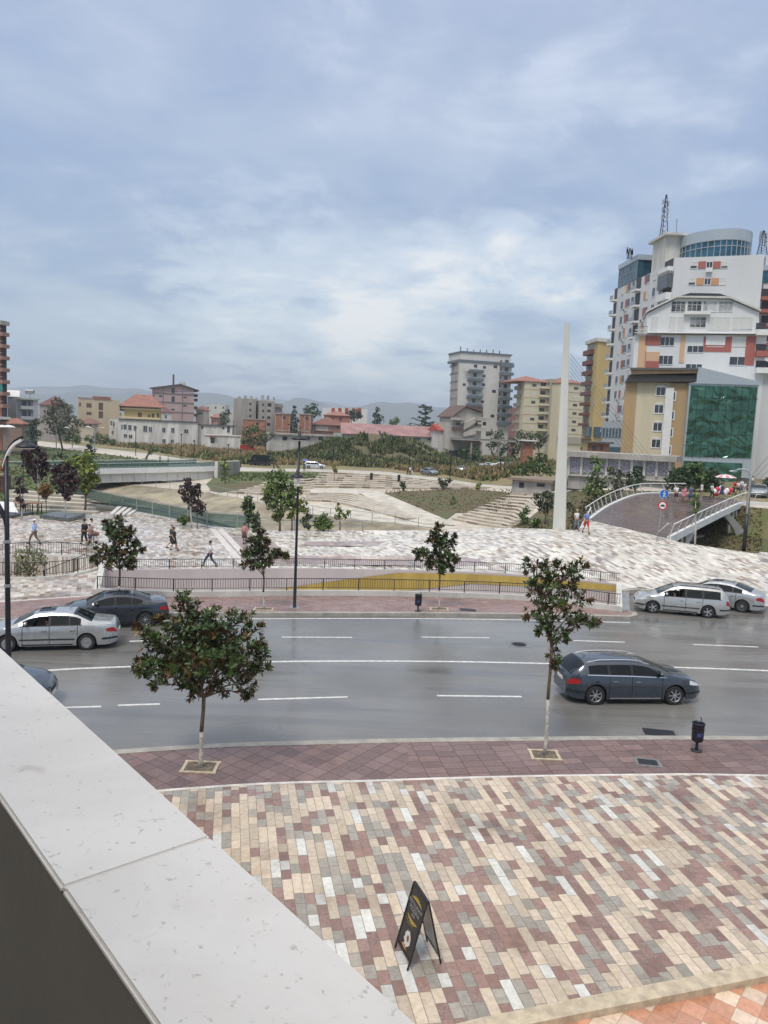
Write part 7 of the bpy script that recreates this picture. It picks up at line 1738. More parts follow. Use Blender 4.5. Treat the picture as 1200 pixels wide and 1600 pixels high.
# podium between
f = building('podium', 'light blue grey podium building with ribbon windows under the white tower', 941, 150, 978, 146, 658, 14, wallmat('podium_grey', (.36, .40, .43), .05), z0_=0, ymid=690)
f.rect('ribbon_window', 957, 676, 34, 15, mat('blue_glass', (.05, .10, .13), .1), 0, .1); f.rect('ribbon_window', 960, 702, 30, 9, mat('blue_glass', (.05, .1, .13), .1), 0, .1)
for i in range(7): f.rect('mullion', 942+5*i, 676, .6, 15, m_steel, .1, .2)
f = building('blue_glass_building', 'dark blue glazed building squeezed at the right edge behind the green glass', 1190, 140, 1240, 139, 600, 14, mat('slate_cladding', (.12, .15, .18), .4, var=.1), z0_=2.5, ymid=680)
for y in (632, 662, 690, 720): f.rect('ribbon_window', 1215, y, 46, 12, mat('blue_glass', (.05, .1, .13), .1), 0, .1)
# --- cream and green glass building
mcr = wallmat('cream_facade', (.58, .52, .37), .07, .6); mtn = wallmat('tan_facade', (.42, .29, .15), .08, .6)
f = building('office_building', 'cream and tan building joined to a green mirror glass front beside the footbridge', 979, 127, 1076, 123.5, 597, 15, mcr, z0_=2.6, ymid=660)
f.rect('tan_strip', 982, 660, 9, 128, mtn, 0, .10); f.rect('tan_strip', 1061, 668, 26, 138, mtn, 0, .35); f.rect('downpipe', 1043, 660, 4, 108, m_white, .3, .6)
pxpoly(f, [(978, 598), (1088, 597), (1087, 588), (984, 586)], -15, 1.2, mat('slate_roof_skirt', (.055, .05, .048), .8, var=.2), 'roof_skirt'); pxpoly(f, [(987, 586), (1090, 584), (1090, 578.5), (987, 579)], -15, 1.5, mtn, 'attic'); pxpoly(f, [(986, 579.5), (1091, 580), (1091, 576.5), (986, 576)], -15, 2.0, mat('dark_roof_edge', (.1, .1, .1), .8), 'roof_edge')
def oldwin(x, y, w, h):
    w_ = f.win(x, y, w, h, 1, fr=m_white, fw=.16); (u0, z1), (u1, z0_) = f.uv(x-w/2, y-h/2), f.uv(x+w/2, y+h/2)
    o = f.root.location; vs = []
    for n_ in (.36 if x > 1040 else .12, .0):
        for u, z in ((u0-.2, z1+.15), (u1+.2, z1+.15), ((u0+u1)/2, z1+.42)): p = f.A+f.d*u+f.n*n_; vs.append((p.x-o.x, p.y-o.y, z-o.z))
    MB().add(vs, [(0, 1, 2), (5, 4, 3), (0, 3, 4, 1), (1, 4, 5, 2), (2, 5, 3, 0)]).build('pediment', m_white, w_)
mgl = m_window
for x, y in ((1032.5, 611.5), (1029.5, 639), (1027.5, 667), (1025, 693)): oldwin(x, y, 12, 12.5)
for x, y in ((1051.3, 619), (1049, 649), (1046.5, 676), (1044, 703)):
    u_, z_ = f.uv(x, y); w_ = f.win(x, y, 6.5, 12, 0, fr=m_white, fw=.16); w_.location = f.n*.36
g = building('green_glass_front', 'green mirror glass curtain wall with silver edging next to the cream building', 1072, 122, 1180, 120, 598, 14, mat('silver_cladding', (.42, .47, .5), .3), z0_=2.6, ymid=660)
mgg = wavyglass('green_mirror_glass', (.040, .105, .072), 1.0, .34, .6)
pxpoly(g, [(1080, 602), (1183.5, 605), (1173, 716), (1069.5, 713)], -.2, .12, mgg, 'glass'); pxpoly(g, [(1068, 720), (1160, 724), (1157, 752), (1066, 752)], -.2, .12, mgg, 'lower_glass')
pxpoly(g, [(1090, 575), (1092, 573.5), (1188, 597), (1187, 602), (1076, 599), (1088, 597)], -14, .25, mat('silver_cladding', (.42, .47, .5), .3), 'sloping_parapet')
bb = MB()
for i in range(1, 9):
    t = i/9; (u0, z0_), (u1, z1) = g.uv(lerp(1069.5, 1173, t), 716), g.uv(lerp(1080, 1183.5, t), 603); g.box((u0+u1)/2-.03, (u0+u1)/2+.03, z0_, z1, .12, .16, m_iron, bb)
for i in range(1, 6):
    t = i/6; _, z = g.uv(1075, lerp(602, 714, t)); u0, _ = g.uv(lerp(1080, 1069.5, t), 650); u1, _ = g.uv(lerp(1183.5, 1173, t), 650); g.box(u0, u1, z-.03, z+.03, .12, .16, m_iron, bb)
bb.build('mullions', None, g.root)
e = Facade(g.root, g.B, g.B+Vector((1.8, 5.5, 0))); e.box(0, e.W, 2.6, g.zt-.3, -6, 0, mat('dark_teal_glass', (.01, .05, .045), .1, var=.2)).build('side_glass', None, g.root)
# --- lattice walled low building
ml = None
m, b_ = begin('lattice_panel'); o = objc(); vo = nt.nodes.new('ShaderNodeTexVoronoi'); vo.feature = 'DISTANCE_TO_EDGE'; vo.inputs['Scale'].default_value = 3.2; nt.links.new(o, vo.inputs['Vector'])
setc(b_, 'Base Color', mixc(smooth(vo.outputs[0], .05, .12), (.40, .39, .45), (.20, .19, .24))); ml = m
f = building('lattice_building', 'long low building with grey lattice panels and a flat concrete roof below the cream facade', 889, 109, 1047, 103, 713, 6, m_concrete, z0_=2.0, ymid=725)
f.box(-.5, f.W+.9, f.zt, f.zt+.75, -6, 1.2, m_concrete).build('roof_slab', None, f.root)
for i in range(8):
    x = 899+i*19.6; 
    if i in (5,): f.rect('opening_shade', x, 733+i*.2, 16, 12, m_dark, 0, .05)  # flat dark panel coloured as the shade inside an opening
    f.rect('lattice_panel', x, (726 if i != 5 else 720)+i*.5, 17.5, (26 if i != 5 else 13), ml, 0, .12)
for i in range(9): f.rect('pilaster', 889.5+i*19.6, 728+i*.4, 1.6, 28, m_conc_light, 0, .3)
f.rect('white_plinth', 968, 747, 158, 9, m_conc_light, 0, .5)
f = building('rooftop_hut', 'small rusty brick hut with a flat dark roof on the left of the lattice building', 918, 118, 948, 117, 692, 5, m_brick, z0_=2.0, ymid=700); f.box(-.6, f.W+.6, f.zt, f.zt+.25, -5.4, .7, mat('dark_roof_edge', (.1, .1, .1), .8)).build('roof_slab', None, f.root); f.simple(928, 700, 6, 7); f.simple(940, 700, 4, 7)
f = building('flat_kiosk', 'long flat roofed grey concrete kiosk beside the promenade left of the mast', 800, 118, 862, 114, 749, 7, m_concrete, z0_=0, ymid=757); f.box(-.5, f.W+.5, f.zt, f.zt+.35, -7.5, .7, mat('brown_flat_roof', (.24, .19, .15), .8, var=.2)).build('roof_slab', None, f.root); f.simple(815, 758, 7, 9); f.simple(845, 758, 12, 6)
# --- right-hand retaining things at the bank
# ================================================================ white mast and its cables
mb = G(875, 828); Y = mb.y; mast_ = empty('white_mast', mb, 0, 'tall tapering white steel mast rising from the far edge of the square', 'mast')
def mastgeo(root, base):
    W0, D0 = 1.12, .8; tp = D(886, 505, Y)-mb; vs = []
    for t in (0, 1):
        cx = lerp(0, tp.x, t); w = lerp(W0, .40, t)/2; d = lerp(D0, .4, t)/2; z = lerp(-2, tp.z, t)
        vs += [(cx-w, 0, z), (cx-w*.35, -d, z), (cx+w*.75, -d*.8, z), (cx+w, 0, z), (cx+w*.75, d, z), (cx-w*.6, d, z)]
    o = MB().add(vs, [(5, 4, 3, 2, 1, 0), (6, 7, 8, 9, 10, 11)]+[(i, (i+1) % 6, (i+1) % 6+6, i+6) for i in range(6)]).build('shaft', mat('mast_white', (.62, .62, .57), .55, var=.08, scale=.5, streak=True), root)
    return tp
tp = mastgeo(mast_, mb)
for i in range(6):
    s0 = D(890.5, 552+7*i, Y); x_end = 1044-7.5*i; e_ = D(x_end, 750, 119-i*.6); e_.z = 3.0
    MB().tube([s0-mb, e_-mb], .019, 5).build('cable', m_steel, mast_)
m2 = D(1330, 850, 66); mast2 = empty('white_mast', Vector((m2.x, m2.y, -1)), 0, 'second cable mast just outside the right edge, its fan of stay cables showing', 'mast'); 
MB().tube([(0, 0, -2), (1.0, 0, 22)], [.7, .35], 8).build('shaft', mat('mast_white', (.62, .62, .57), .55), mast2)
for i in range(8):
    e_ = P(1164+4.5*i, 755+3.2*i, 3.0)-mast2.location; MB().tube([Vector((.9-.06*i, 0, 21-1.9*i)), e_], .035, 5).build('cable', m_conc_light, mast2)
# ================================================================ footbridge
m_deck = tilemat('wet_deck_boards', -50, .14, 2.4, [(0, (.115, .085, .085)), (.5, (.135, .10, .10))], joint=(.07, .05, .05), wet=.4, vein=0, rl=.12, rh=.35)
fb = empty('footbridge', P(1000, 815, 1.6), 0, 'wide footbridge with a brown deck, white edge beams and slanted railings over the river', 'bridge')
LA = smoothline([G(922, 813)+Vector((0, 0, .01)), P(955, 790, 2.3), P(1000, 773, 2.95), P(1050, 771, 3.05), P(1075, 771, 3.05)], 8); LB = smoothline([G(1042, 841)+Vector((0, 0, .01)), P(1095, 814, 2.4), P(1150, 788.5, 3.0), P(1168, 786, 3.05), P(1185, 786, 3.05)], 8)
O = fb.location; n = len(LA); vs = []
for A_, B2 in ((LA, LB),):
    vs += [p-O for p in LA]+[p-O for p in LB]+[p-O-Vector((0, 0, .35)) for p in LA]+[p-O-Vector((0, 0, .35)) for p in LB]
MB().add(vs, [(i, i+1, n+i+1, n+i) for i in range(n-1)]+[(2*n+i, 3*n+i, 3*n+i+1, 2*n+i+1) for i in range(n-1)]+[(0, n, 3*n, 2*n), (n-1, 3*n-1, 4*n-1, 2*n-1)]).build('deck', m_deck, fb)
for L, sgn in ((LA, 1), (LB, -1)):
    bb = MB(); curbline(bb, [p-O-Vector((0, 0, .42)) for p in L], .3*sgn, 0, .55); bb.build('edge_beam', m_white, fb)
    out = offs(L, .55*sgn); rs = []
    bb = MB(); bb.tube([p-O+Vector((0, 0, 1.1)) for p in offs(L, .45*sgn)], .05, 6); bb.build('handrail', m_white, fb)
    bb = MB()
    for h in (.3, .52, .74): bb.tube([p-O+Vector((0, 0, h)) for p in offs(L, (.12+h*.32)*sgn)], .014, 4)
    bb.build('rail_wires', m_steel, fb)
    A2, B3 = resample(offs(L, .08*sgn), 1.9), resample(offs(L, .46*sgn), 1.9)
    for a, c in zip(A2, B3): MB().tube([a-O-Vector((0, 0, .1)), c-O+Vector((0, 0, 1.1))], .045, 5).build('rail_post', m_conc_light, fb)
MB().tube([LB[0]-O+Vector((.0, 0, 1.1)), P(1019, 843, 1.2)-O+Vector((-.1, 0, 0))], .05, 6).build('handrail_end', m_white, fb); MB().tube([LA[0]-O+Vector((0, 0, 1.1)), P(906, 826, 1.5)-O], .05, 6).build('handrail_end', m_white, fb)
def leg(a, c, w0, w1, nm='arch_leg', bend=0.0):
    a, c = Vector(a)-O, Vector(c)-O; bb = MB(); pts = [a.lerp(c, t)+Vector((bend*math.sin(math.pi*t), 0, bend*.35*math.sin(math.pi*t))) for t in (0, .25, .5, .75, 1)]; vs = []
    for i, p in enumerate(pts): w = lerp(w0, w1, i/4)/2; vs += [p+Vector((-w, -.22, 0)), p+Vector((w, -.22, 0)), p+Vector((w, .22, 0)), p+Vector((-w, .22, 0))]
    bb.add(vs, [(i*4+k, i*4+(k+1) % 4, (i+1)*4+(k+1) % 4, (i+1)*4+k) for i in range(4) for k in range(4)]+[(3, 2, 1, 0), (16, 17, 18, 19)]); bb.build(nm, m_conc_light, fb)
def at(L, px): return min(L, key=lambda p: abs(px_of(p)-px))-Vector((0, 0, .4))
def below(p, z): return Vector((p.x, p.y, z))
for dep in (0, 1, 2):
    s_ = dep*.42; q1 = at(LB, 1078).lerp(at(LA, 975), s_); q2 = at(LB, 1132).lerp(at(LA, 1020), s_)
    leg(q1, q1+Vector((-1.9, -.9, -3.0)), .55, 1.1); leg(q2, q2+Vector((2.6, 1.2, -3.4)), .7, 1.1, bend=.35)
for i in range(6): q = at(LB, 1141+i*5); leg(q, q+Vector((.12, 0, -2.6)), .16, .16, 'bar')
for i in range(5): q = at(LB, 1046+i*7); leg(q, q+Vector((0, 0, -2.6)), .14, .14, 'bar')
ab = at(LB, 1172); bb = MB(); bb.prism([tuple((p-O).xy) for p in (ab+Vector((-.4, .4, 0)), ab+Vector((3, .2, 0)), at(LA, 1075)+Vector((2, 0, 0)), at(LA, 1060))], -5.5, .9); bb.build('abutment', m_concrete, fb)
bb = MB(); q = at(LB, 1120); bb.box(q-O+Vector((-1.5, 4.5, -3.4)), (9, 2.2, 2.4), .6); bb.build('pier_wall', m_concrete, fb)
m, b_ = begin('graffiti_wall'); o = objc(); w1_ = fbm(o, 1.6, 3, .5, 3.0); line = smooth(mth('ABSOLUTE', mth('SUBTRACT', w1_, .5)), .05, .02); msk = smooth(fbm(o, .35, 2, .5), .42, .55)
cc = mixc(smooth(fbm(o, .4, 6, .6), .35, .65), (.22, .20, .18), (.33, .31, .28)); cc = mixc(mth('MULTIPLY', line, mth('MULTIPLY', msk, .85)), cc, mixc(smooth(fbm(o, .5, 1, .5), .45, .6), (.04, .05, .06), (.06, .22, .25))); setc(b_, 'Base Color', cc); setc(b_, 'Roughness', .8); m_graf = m
bpy.data.objects['river_wall'].data.materials[0] = m_graf
# ================================================================ road bridge on the left
rbm = D(335, 732, 136); rb0 = empty('road_bridge', rbm, 0, 'pale concrete road bridge with ribbed side girder and low glass railings on the left', 'bridge')
Lf, Rt = D(-120, 746, 108), D(337, 731, 136); Lf.z, Rt.z = -.15, .85
O = rbm; n = 16; F_ = [Lf.lerp(Rt, i/n) for i in range(n+1)]; dd = (Rt-Lf).normalized(); nb = Vector((-dd.y, dd.x, 0))
bb = MB(); vs = []
for p in F_: vs += [p-O, p+nb*8-O]
k = len(F_); bb.add(vs, [(2*i, 2*i+2, 2*i+3, 2*i+1) for i in range(k-1)]); bb.build('deck', m_conc_light, rb0)
bb = MB(); curbline(bb, [p-O for p in F_], .5, -.55, .25); bb.build('edge_beam', m_white, rb0)
bb = MB(); curbline(bb, [p+nb*.5-O for p in F_], 7, -2.0, -.3); bb.build('girder', mat('bridge_white', (.60, .60, .57), .6, var=.1, scale=.5, streak=True), rb0)
rs = resample(F_, 1.9)
for i, p in enumerate(rs):
    if px_of(p) < 100: continue
    MB().box(p+nb*.45-O+Vector((0, 0, -1.25)), (.10, .12, 1.4), math.atan2(dd.y, dd.x)).build('girder_rib', m_conc_light, rb0)
bb = MB(); bb.tube([p+nb*.1-O+Vector((0, 0, 1.15)) for p in F_], .04, 5); bb.tube([p+nb*7.8-O+Vector((0, 0, 1.2)) for p in F_], .05, 5); bb.build('handrails', m_steel, rb0)
for i, p in enumerate(resample(F_, 2.6)):
    if px_of(p) < 60: continue
    MB().box(p+nb*.1-O+Vector((0, 0, .7)), (.06, .06, .95)).build('rail_post', m_steel, rb0)
m_gpan = glassmat('green_glass_panel', (.20, .30, .27), .72, .08)
for w_, m_ in ((7.8, m_gpan), (.12, m_gpan)):
    bb = MB(); curbline(bb, [p+nb*w_-O for p in F_], .03, .3, 1.05); bb.build('glass_panels', m_, rb0)
bb = MB(); R2 = D(345, 735, 137); vs = [Rt-O+Vector((.2, -.2, 1.3)), Rt-O+nb*8+Vector((1.5, 0, 1.0)), Rt-O+Vector((2.6, 3, 0.2)), Rt-O+Vector((3.6, -.5, -2.9)), Rt-O+Vector((-.2, -1.2, -3.2)), Rt-O+Vector((-.3, -.3, 1.3))]
wg = MB().prism([tuple((Rt-O+v).xy) for v in (Vector((-.1, -.3, 0)), Vector((.5, -.6, 0)), Vector((3.2, 6, 0)), Vector((2.4, 6.4, 0)))], -3.2, 1.25); wg.build('wing_wall', m_conc_light, rb0)
MB().add([Rt-O+Vector((.5, -.6, 1.2)), Rt-O+Vector((.5, -.6, -3.2)), Rt-O+Vector((2.6, -2.6, -3.2)), Rt-O+Vector((3.2, 6, -1.5)), Rt-O+Vector((3.2, 6, 1.0))], [(0, 1, 2, 3, 4)]).build('wing_slope', m_conc_light, rb0)
MB().prism([tuple((Rt-O+v).xy) for v in (dd*-8+nb*1, dd*-.3+nb*.6, dd*-.3+nb*7.5, dd*-8+nb*7.5)], -3.4, -1.9).build('pier', mat('shaded_graffiti_grey', (.17, .165, .16), .85, var=.4, scale=.6), rb0)  # shade under the deck is put into the pier's dark grey
# ================================================================ river fences
def steel_fence(name, L, h, label, panels=True, group=None):
    L = [Vector(p) for p in L]; o = L[0].copy(); root = empty(name, o, 0, label, 'fence', group)
    bb = MB(); bb.tube([p-o+Vector((0, 0, h)) for p in L], .035, 5); bb.tube([p-o+Vector((0, 0, h*.5)) for p in L], .02, 4); bb.build('rails', m_steel, root)
    for p in resample(L, 3.0): MB().box(p-o+Vector((0, 0, h/2)), (.07, .07, h)).build('post', m_steel, root)
    if panels: bb = MB(); curbline(bb, [p-o for p in L], .02, .1, h-.08); bb.build('glass_panels', m_gpan, root)
    return root
steel_fence('river_fence', [G(x, y) for x, y in ((116, 777), (160, 787), (205, 797.5), (250, 807), (330, 823), (390, 827.3))], 1.25, 'green glass and steel fence along the near river edge on the left')
steel_fence('river_fence', [G(x, y) for x, y in ((405, 828.5), (440, 829), (500, 829), (575, 829))], .9, 'low steel fence on the plaza edge behind the middle lamp', False)
steel_fence('bank_railing', [toe(x)+Vector((0, .2, 0)) for x in range(120, 661, 20)], 1.1, 'thin steel railing along the top of the stained river slope', False)
steel_fence('bank_railing', [Bk(x, y) for x, y in ((487, 733+2.5), (560, 738), (600, 741.5))], .8, 'short rail on the stepped seating', False) if False else None
for (x, y) in ((478, 768), (630, 752)): pass
for i, (x, y, lab) in enumerate(((479, 751, 'small black litter bin on the upper stepped seating'), (622, 758, 'dark litter bin near the upper steps'), (603, 796, 'tiny bin on the river path'))[:2]):
    p = Bk(580 if i == 0 else 623, 752 if i == 0 else 755); r_ = empty('litter_bin', p, 0, lab, 'litter bin', 'bins on the far bank'); MB().box((0, 0, .9), (.5, .5, 1.2)).build('basket', m_black, r_); MB().box((0, 0, .15), (.12, .12, .4)).build('post', m_black, r_)
# ================================================================ far lamps
def thin_lamp(px, pyb, pyt, label, fn=None, arch=0, group='thin lamp posts beyond the river'):
    b0 = fn(px, pyb) if fn else P(px, pyb, 0); h = D(px, pyt, b0.y).z-b0.z; r_ = empty('lamp_post', b0, 0, label, 'street lamp', group)
    if arch:
        MB().tube([(0, 0, 0), (0, 0, h*.62)], .14, 6).build('pole', m_steel, r_)
        for s_ in (-1, 1)[:arch]: MB().tube(smoothline([(0, 0, h*.6), (s_*.25, 0, h*.8), (s_*.9, 0, h*.95), (s_*1.9, 0, h)], 4), .09, 5).build('arm', m_steel, r_); MB().ball((s_*2.2, 0, h-.1), .4, m_white, sq=(1, .4, .3)).build('lamp_head', m_white, r_)
    else:
        MB().tube([(0, 0, 0), (0, 0, h)], .09, 6).build('pole', m_iron, r_); MB().lathe([(.05, .2), (.35, 0), (.3, -.1)], (0, 0, h), 10).build('lamp_head', m_iron, r_)
    return r_
for a in ((88, 702, 657, 'double arched silver lamp by the left lawn path', 2), (148, 704, 667, 'double arched silver lamp before the long white building', 2), (113, 700, 668, 'single arched silver lamp between the two double ones', 1)): thin_lamp(a[0], a[1], a[2], a[3], arch=a[4], group='silver arched lamps')
for i, a in enumerate(((212, 712, 668), (283, 716, 679), (303, 724, 689), (356, 727, 695), (376, 731, 704), (364, 700, 658), (520, 735, 697), (639, 733, 701), (703, 747, 710), (780, 752, 717), (905, 745, 700))):
    thin_lamp(*a, ['thin lamp post left of the wing wall, leftmost of the row', 'thin lamp post behind the bridge railing', 'thin post just left of the bridge end', 'thin post right of the bridge end', 'short thin post by the upper lawn', 'tall curved lamp beside the bushy tree', 'thin post right of the white estate car', 'thin post behind the walkers on the promenade', 'thin post right of the grey parked car', 'thin post among the parked cars', 'thin post before the lattice walled building'][i])
tag(MB().tube([G(35, 806), D(37, 690, G(35, 806).y)], .04, 5).build('flag_pole', m_iron), 'thin dark pole beside the taller purple plum tree', 'pole')
# ================================================================ far vehicles
m_cw = paint('white_car_paint', (.62, .63, .63)); m_cg = paint('grey_car_paint', (.22, .25, .27)); m_cb = paint('black_car_paint', (.02, .022, .03))
def fcar(px, py, ang, m, label, prm=None, z=0, sc=1.0, detail=False, group='distant parked cars'): return car('parked_car', prm or {}, P(px, py, z) if py > 700 else D(px, py, z), R(ang), m, label, 'five', detail=detail, group=group, scale=sc)
p = P(493, 732.5, 0); car('estate_car', dict(base='W'), p, R(-3), m_cw, 'white estate car parked on the far promenade right of the lamp post', 'five', detail=True, group='distant parked cars')
p = P(671, 742, 0); car('parked_car', {}, p, R(-58), m_cg, 'grey car standing on the promenade edge among the weeds', 'five', detail=True, group='distant parked cars')
for i, (x, y, a, m_, lab) in enumerate(((763, 731, 20, m_cw, 'white car at the left of the weedy car park'), (780, 732, 15, m_cw, 'second white car in the weedy car park'), (799, 737, 25, m_cw, 'larger white car at the right of the weedy car park'), (783, 743, 8, m_cw, 'white car nearest in the weedy car park'), (800, 744, 30, m_cg, 'grey car partly hidden by the bush in the car park'), (721, 741-2, 80, m_cw, 'white car half hidden in tall grass'))):
    p = P(x, y, 0); p.z = cornerz(p.x, p.y); car('parked_car', {}, p, R(a), m_, lab, 'five', detail=False, group='distant parked cars')
p = P(1186, 776, 3); car('parked_car', {}, p, R(-118), paint('light_grey_blue_paint', (.26, .30, .33)), 'silver blue car parked facing the camera at the far end of the footbridge', 'five', detail=True, group='distant parked cars')
p = P(1163, 764, 3); car('parked_car', {}, p, R(-100), m_cb, 'dark car behind the crowd in front of the green glass', 'five', detail=True, group='distant parked cars')
def van(px, py, rz, m, label, L=4.6, W_=1.9, H=2.1):
    p = P(px, py, 0); r_ = empty('van', p, rz, label, 'van'); bm = bmesh.new()
    vs = [(-L/2, .35), (L/2, .35), (L/2, 1.0), (L/2-.7, 1.15), (L/2-1.4, H-.05), (-L/2+.1, H), (-L/2, 1.2)]
    q = MB().add([(x, -W_/2, z) for x, z in vs]+[(x, W_/2, z) for x, z in vs], [tuple(range(7)), tuple(range(13, 6, -1))]+[(i, i+7, (i+1) % 7+7, (i+1) % 7) for i in range(7)]); q.build('body', m, r_)
    for s_ in (-1, 1):
        MB().box((L/2-1.75, s_*W_/2, 1.45), (1.0, .03, .55)).build('side_window', m_window, r_)
        for x in (-L/2+.85, L/2-.9): w_ = MB().tube([(x, s_*(W_/2-.2), .34), (x, s_*(W_/2+.01), .34)], .34, 16).build('wheel', m_tyre, r_)
    MB().box((L/2-1.06, 0, 1.57), (.06, W_-.2, .6), 0, None, Matrix.Rotation(R(-37), 3, 'Y')).build('windscreen', m_window, r_); return r_
van(406, 727, R(165), m_cb, 'black van parked at the end of the upper lawn', 5.2, 2.0, 2.3); van(388, 706, R(20), mat('red_paint', (.42, .03, .03), .4, var=.1), 'red van with a white stripe in the dry field', 5.2, 2, 2.2)
ex = empty('excavator', P(352, 694, 0), 0, 'yellow backhoe digger in front of the lower white shed', 'excavator'); mye = mat('machine_yellow', (.55, .30, .04), .5, var=.15)
MB().box((0, 0, 1.5), (3.0, 1.8, .9)).box((-.5, 0, 2.6), (1.5, 1.6, 1.6)).build('body', mye, ex); MB().box((-.5, 0, 2.75), (1.54, 1.64, .9)).build('cab_glass', m_window, ex)
for x in (-1.1, 1.1):
    for s_ in (-.95, .95): MB().tube([(x, s_-.2, .65), (x, s_+.2, .65)], .65, 14).build('wheel', m_tyre, ex)
MB().tube([(-1.5, 0, 1.6), (-3.0, 0, 3.6), (-3.8, 0, 1.2)], .22, 5).build('digging_arm', mye, ex); MB().tube([(1.5, 0, 1.6), (2.8, 0, .8)], .2, 5).box((3.2, 0, .6), (.7, 2.0, .8)).build('bucket', m_iron, ex)
# ================================================================ people further off
Bz = lambda x, y: P(x, y, 3.02)
crowd = [(1041, 781, 1.75, 90, (.02, .02, .02), (.02, .02, .02), 'trousers', 'person in black half hidden behind the blue sign disc'), (1055.5, 785.3, 1.8, -85, (.75, .75, .75), (.02, .02, .025), 'shorts', 'man in white T-shirt and black shorts walking over the footbridge'),
 (1067, 783.5, 1.4, -100, (.62, .25, .30), (.60, .24, .28), 'skirt', 'girl in a pink dress on the footbridge'), (1069.5, 782.5, 1.5, -80, (.58, .26, .30), (.55, .22, .26), 'skirt', 'second girl in pink close behind the first on the footbridge'), (1078, 785, 1.68, -95, (.06, .10, .20), (.04, .09, .18), 'skirt', 'woman in a dark blue dress on the footbridge'),
 (1096, 772, 1.3, -90, (.7, .7, .74), (.6, .6, .65), 'skirt', 'child in white beyond the woman in blue'), (1111.5, 780, 1.72, -60, (.62, .60, .58), (.02, .02, .02), 'trousers', 'woman with long dark hair, white top and black trousers by the balloons'),
 (1127, 779, 1.65, 100, (.04, .05, .12), (.04, .05, .14), 'skirt', 'woman in a navy dress beside the balloon seller'), (1147, 773.5, 1.75, 180, (.50, .02, .02), (.02, .02, .02), 'trousers', 'man in a red shirt by the pink parasol'), (1152.5, 773, 1.68, -90, (.72, .72, .72), (.03, .03, .04), 'shorts', 'person in a white top right beside the man in red'),
 (1158, 771, 1.75, -90, (.66, .68, .72), (.12, .18, .32), 'trousers', 'person in white with a blue bag near the lamp head'), (1162.5, 774, 1.62, -90, (.68, .66, .62), (.60, .58, .54), 'trousers', 'person dressed all in cream by the bridge end'), (1170, 765, 1.7, -90, (.05, .05, .06), (.03, .03, .04), 'trousers', 'dark clothed person behind the silver lamp'), (1175, 763, 1.7, -60, (.72, .72, .72), (.1, .1, .12), 'trousers', 'person in white beside the parked cars')]
for c in crowd: person(Bz(c[0], c[1]), c[2], R(c[3]), c[7], c[4], c[5], .25, c[6], female='woman' in c[7] or 'girl' in c[7], longhair='long' in c[7], group='people on and beyond the footbridge')
for px, py, h, c, l, lab in ((636.5, 742.5, 1.75, (.02, .02, .02), (.02, .02, .02), 'person in black walking on the far promenade'), (640.5, 742.5, 1.8, (.7, .7, .7), (.03, .03, .03), 'man in a white shirt on the far promenade'), (643.5, 742, 1.7, (.05, .05, .05), (.6, .6, .6), 'person with a dark top and pale shorts on the far promenade'), (475, 736, 1.7, (.04, .04, .05), (.04, .04, .05), 'dark figure under a blue umbrella beside the white car'), (428, 733, 1.5, (.03, .03, .03), (.03, .03, .03), 'dark figure standing by the upper lawn beside the black van'), (263, 726, 1.7, (.45, .45, .45), (.05, .05, .06), 'person in grey behind the bridge railing'), (250, 724, 1.6, (.10, .10, .12), (.05, .05, .06), 'dark dressed person behind the bridge railing')):
    person(P(px, py, 0), h, R(-90), lab, c, l, .3)
def parasol(loc, rr, h, m1, m2_, label, cat='parasol', group=None, n=12, hold=False):
    r_ = empty('parasol', loc, 0, label, cat, group); MB().tube([(0, 0, 0), (0, 0, h)], .03, 6).build('pole', m_steel, r_); bb = MB()
    for i in range(n):
        a, c = 2*math.pi*i/n, 2*math.pi*(i+1)/n; ring = [(1.0, 0), (.75, .14*rr), (.4, .26*rr), (.01, .32*rr)]
        for (q0, z0_), (q1, z1) in zip(ring, ring[1:]):
            bb.add([(rr*q0*math.cos(a), rr*q0*math.sin(a), h-.3*rr+z0_), (rr*q0*math.cos(c), rr*q0*math.sin(c), h-.3*rr+z0_), (rr*q1*math.cos(c), rr*q1*math.sin(c), h-.3*rr+z1), (rr*q1*math.cos(a), rr*q1*math.sin(a), h-.3*rr+z1)], [(0, 1, 2, 3)], m1 if i % 2 else m2_)
    bb.build('canopy', None, r_); return r_
parasol(Bz(1131, 776), 1.15, 2.5, mat('pink_cloth', (.62, .25, .28), .8, var=.05), mat('pale_cloth', (.70, .66, .64), .8, var=.05), 'pink and white striped parasol of the balloon seller', n=16)
parasol(D(475, 736, P(475, 736).y)+Vector((.3, 0, 0)), .9, 2.3, mat('blue_cloth', (.10, .16, .45), .7, var=.05), mat('blue_cloth', (.1, .16, .45)), 'small blue umbrella held beside the white estate car', 'umbrella')
for i, (x, y) in enumerate(((1117, 768), (1121, 765), (1124, 769), (1119, 771), (1136, 767), (1139, 769), (1133, 770), (1141, 766), (1127, 763))):
    p = D(x, y, P(1128, 779, 3).y); c = mat('balloon_white', (.72, .7, .7), .3, var=0) if i % 2 == 0 else mat('balloon_red', (.55, .03, .05), .3, var=0); q = MB().ball((0, 0, 0), .27, c, 12, 9, (1, 1, 1.15)).build('balloon', c, None, True, loc=p); tag(q, 'white balloon in the cluster beside the balloon seller under the pink parasol' if i % 2 == 0 else 'red balloon in the cluster beside the balloon seller under the pink parasol', 'balloon', 'white balloons' if i % 2 == 0 else 'red balloons')
    MB().tube([(0, 0, -.3), (0, 0, -1.0)], .006, 3).build('string', m_white, q)
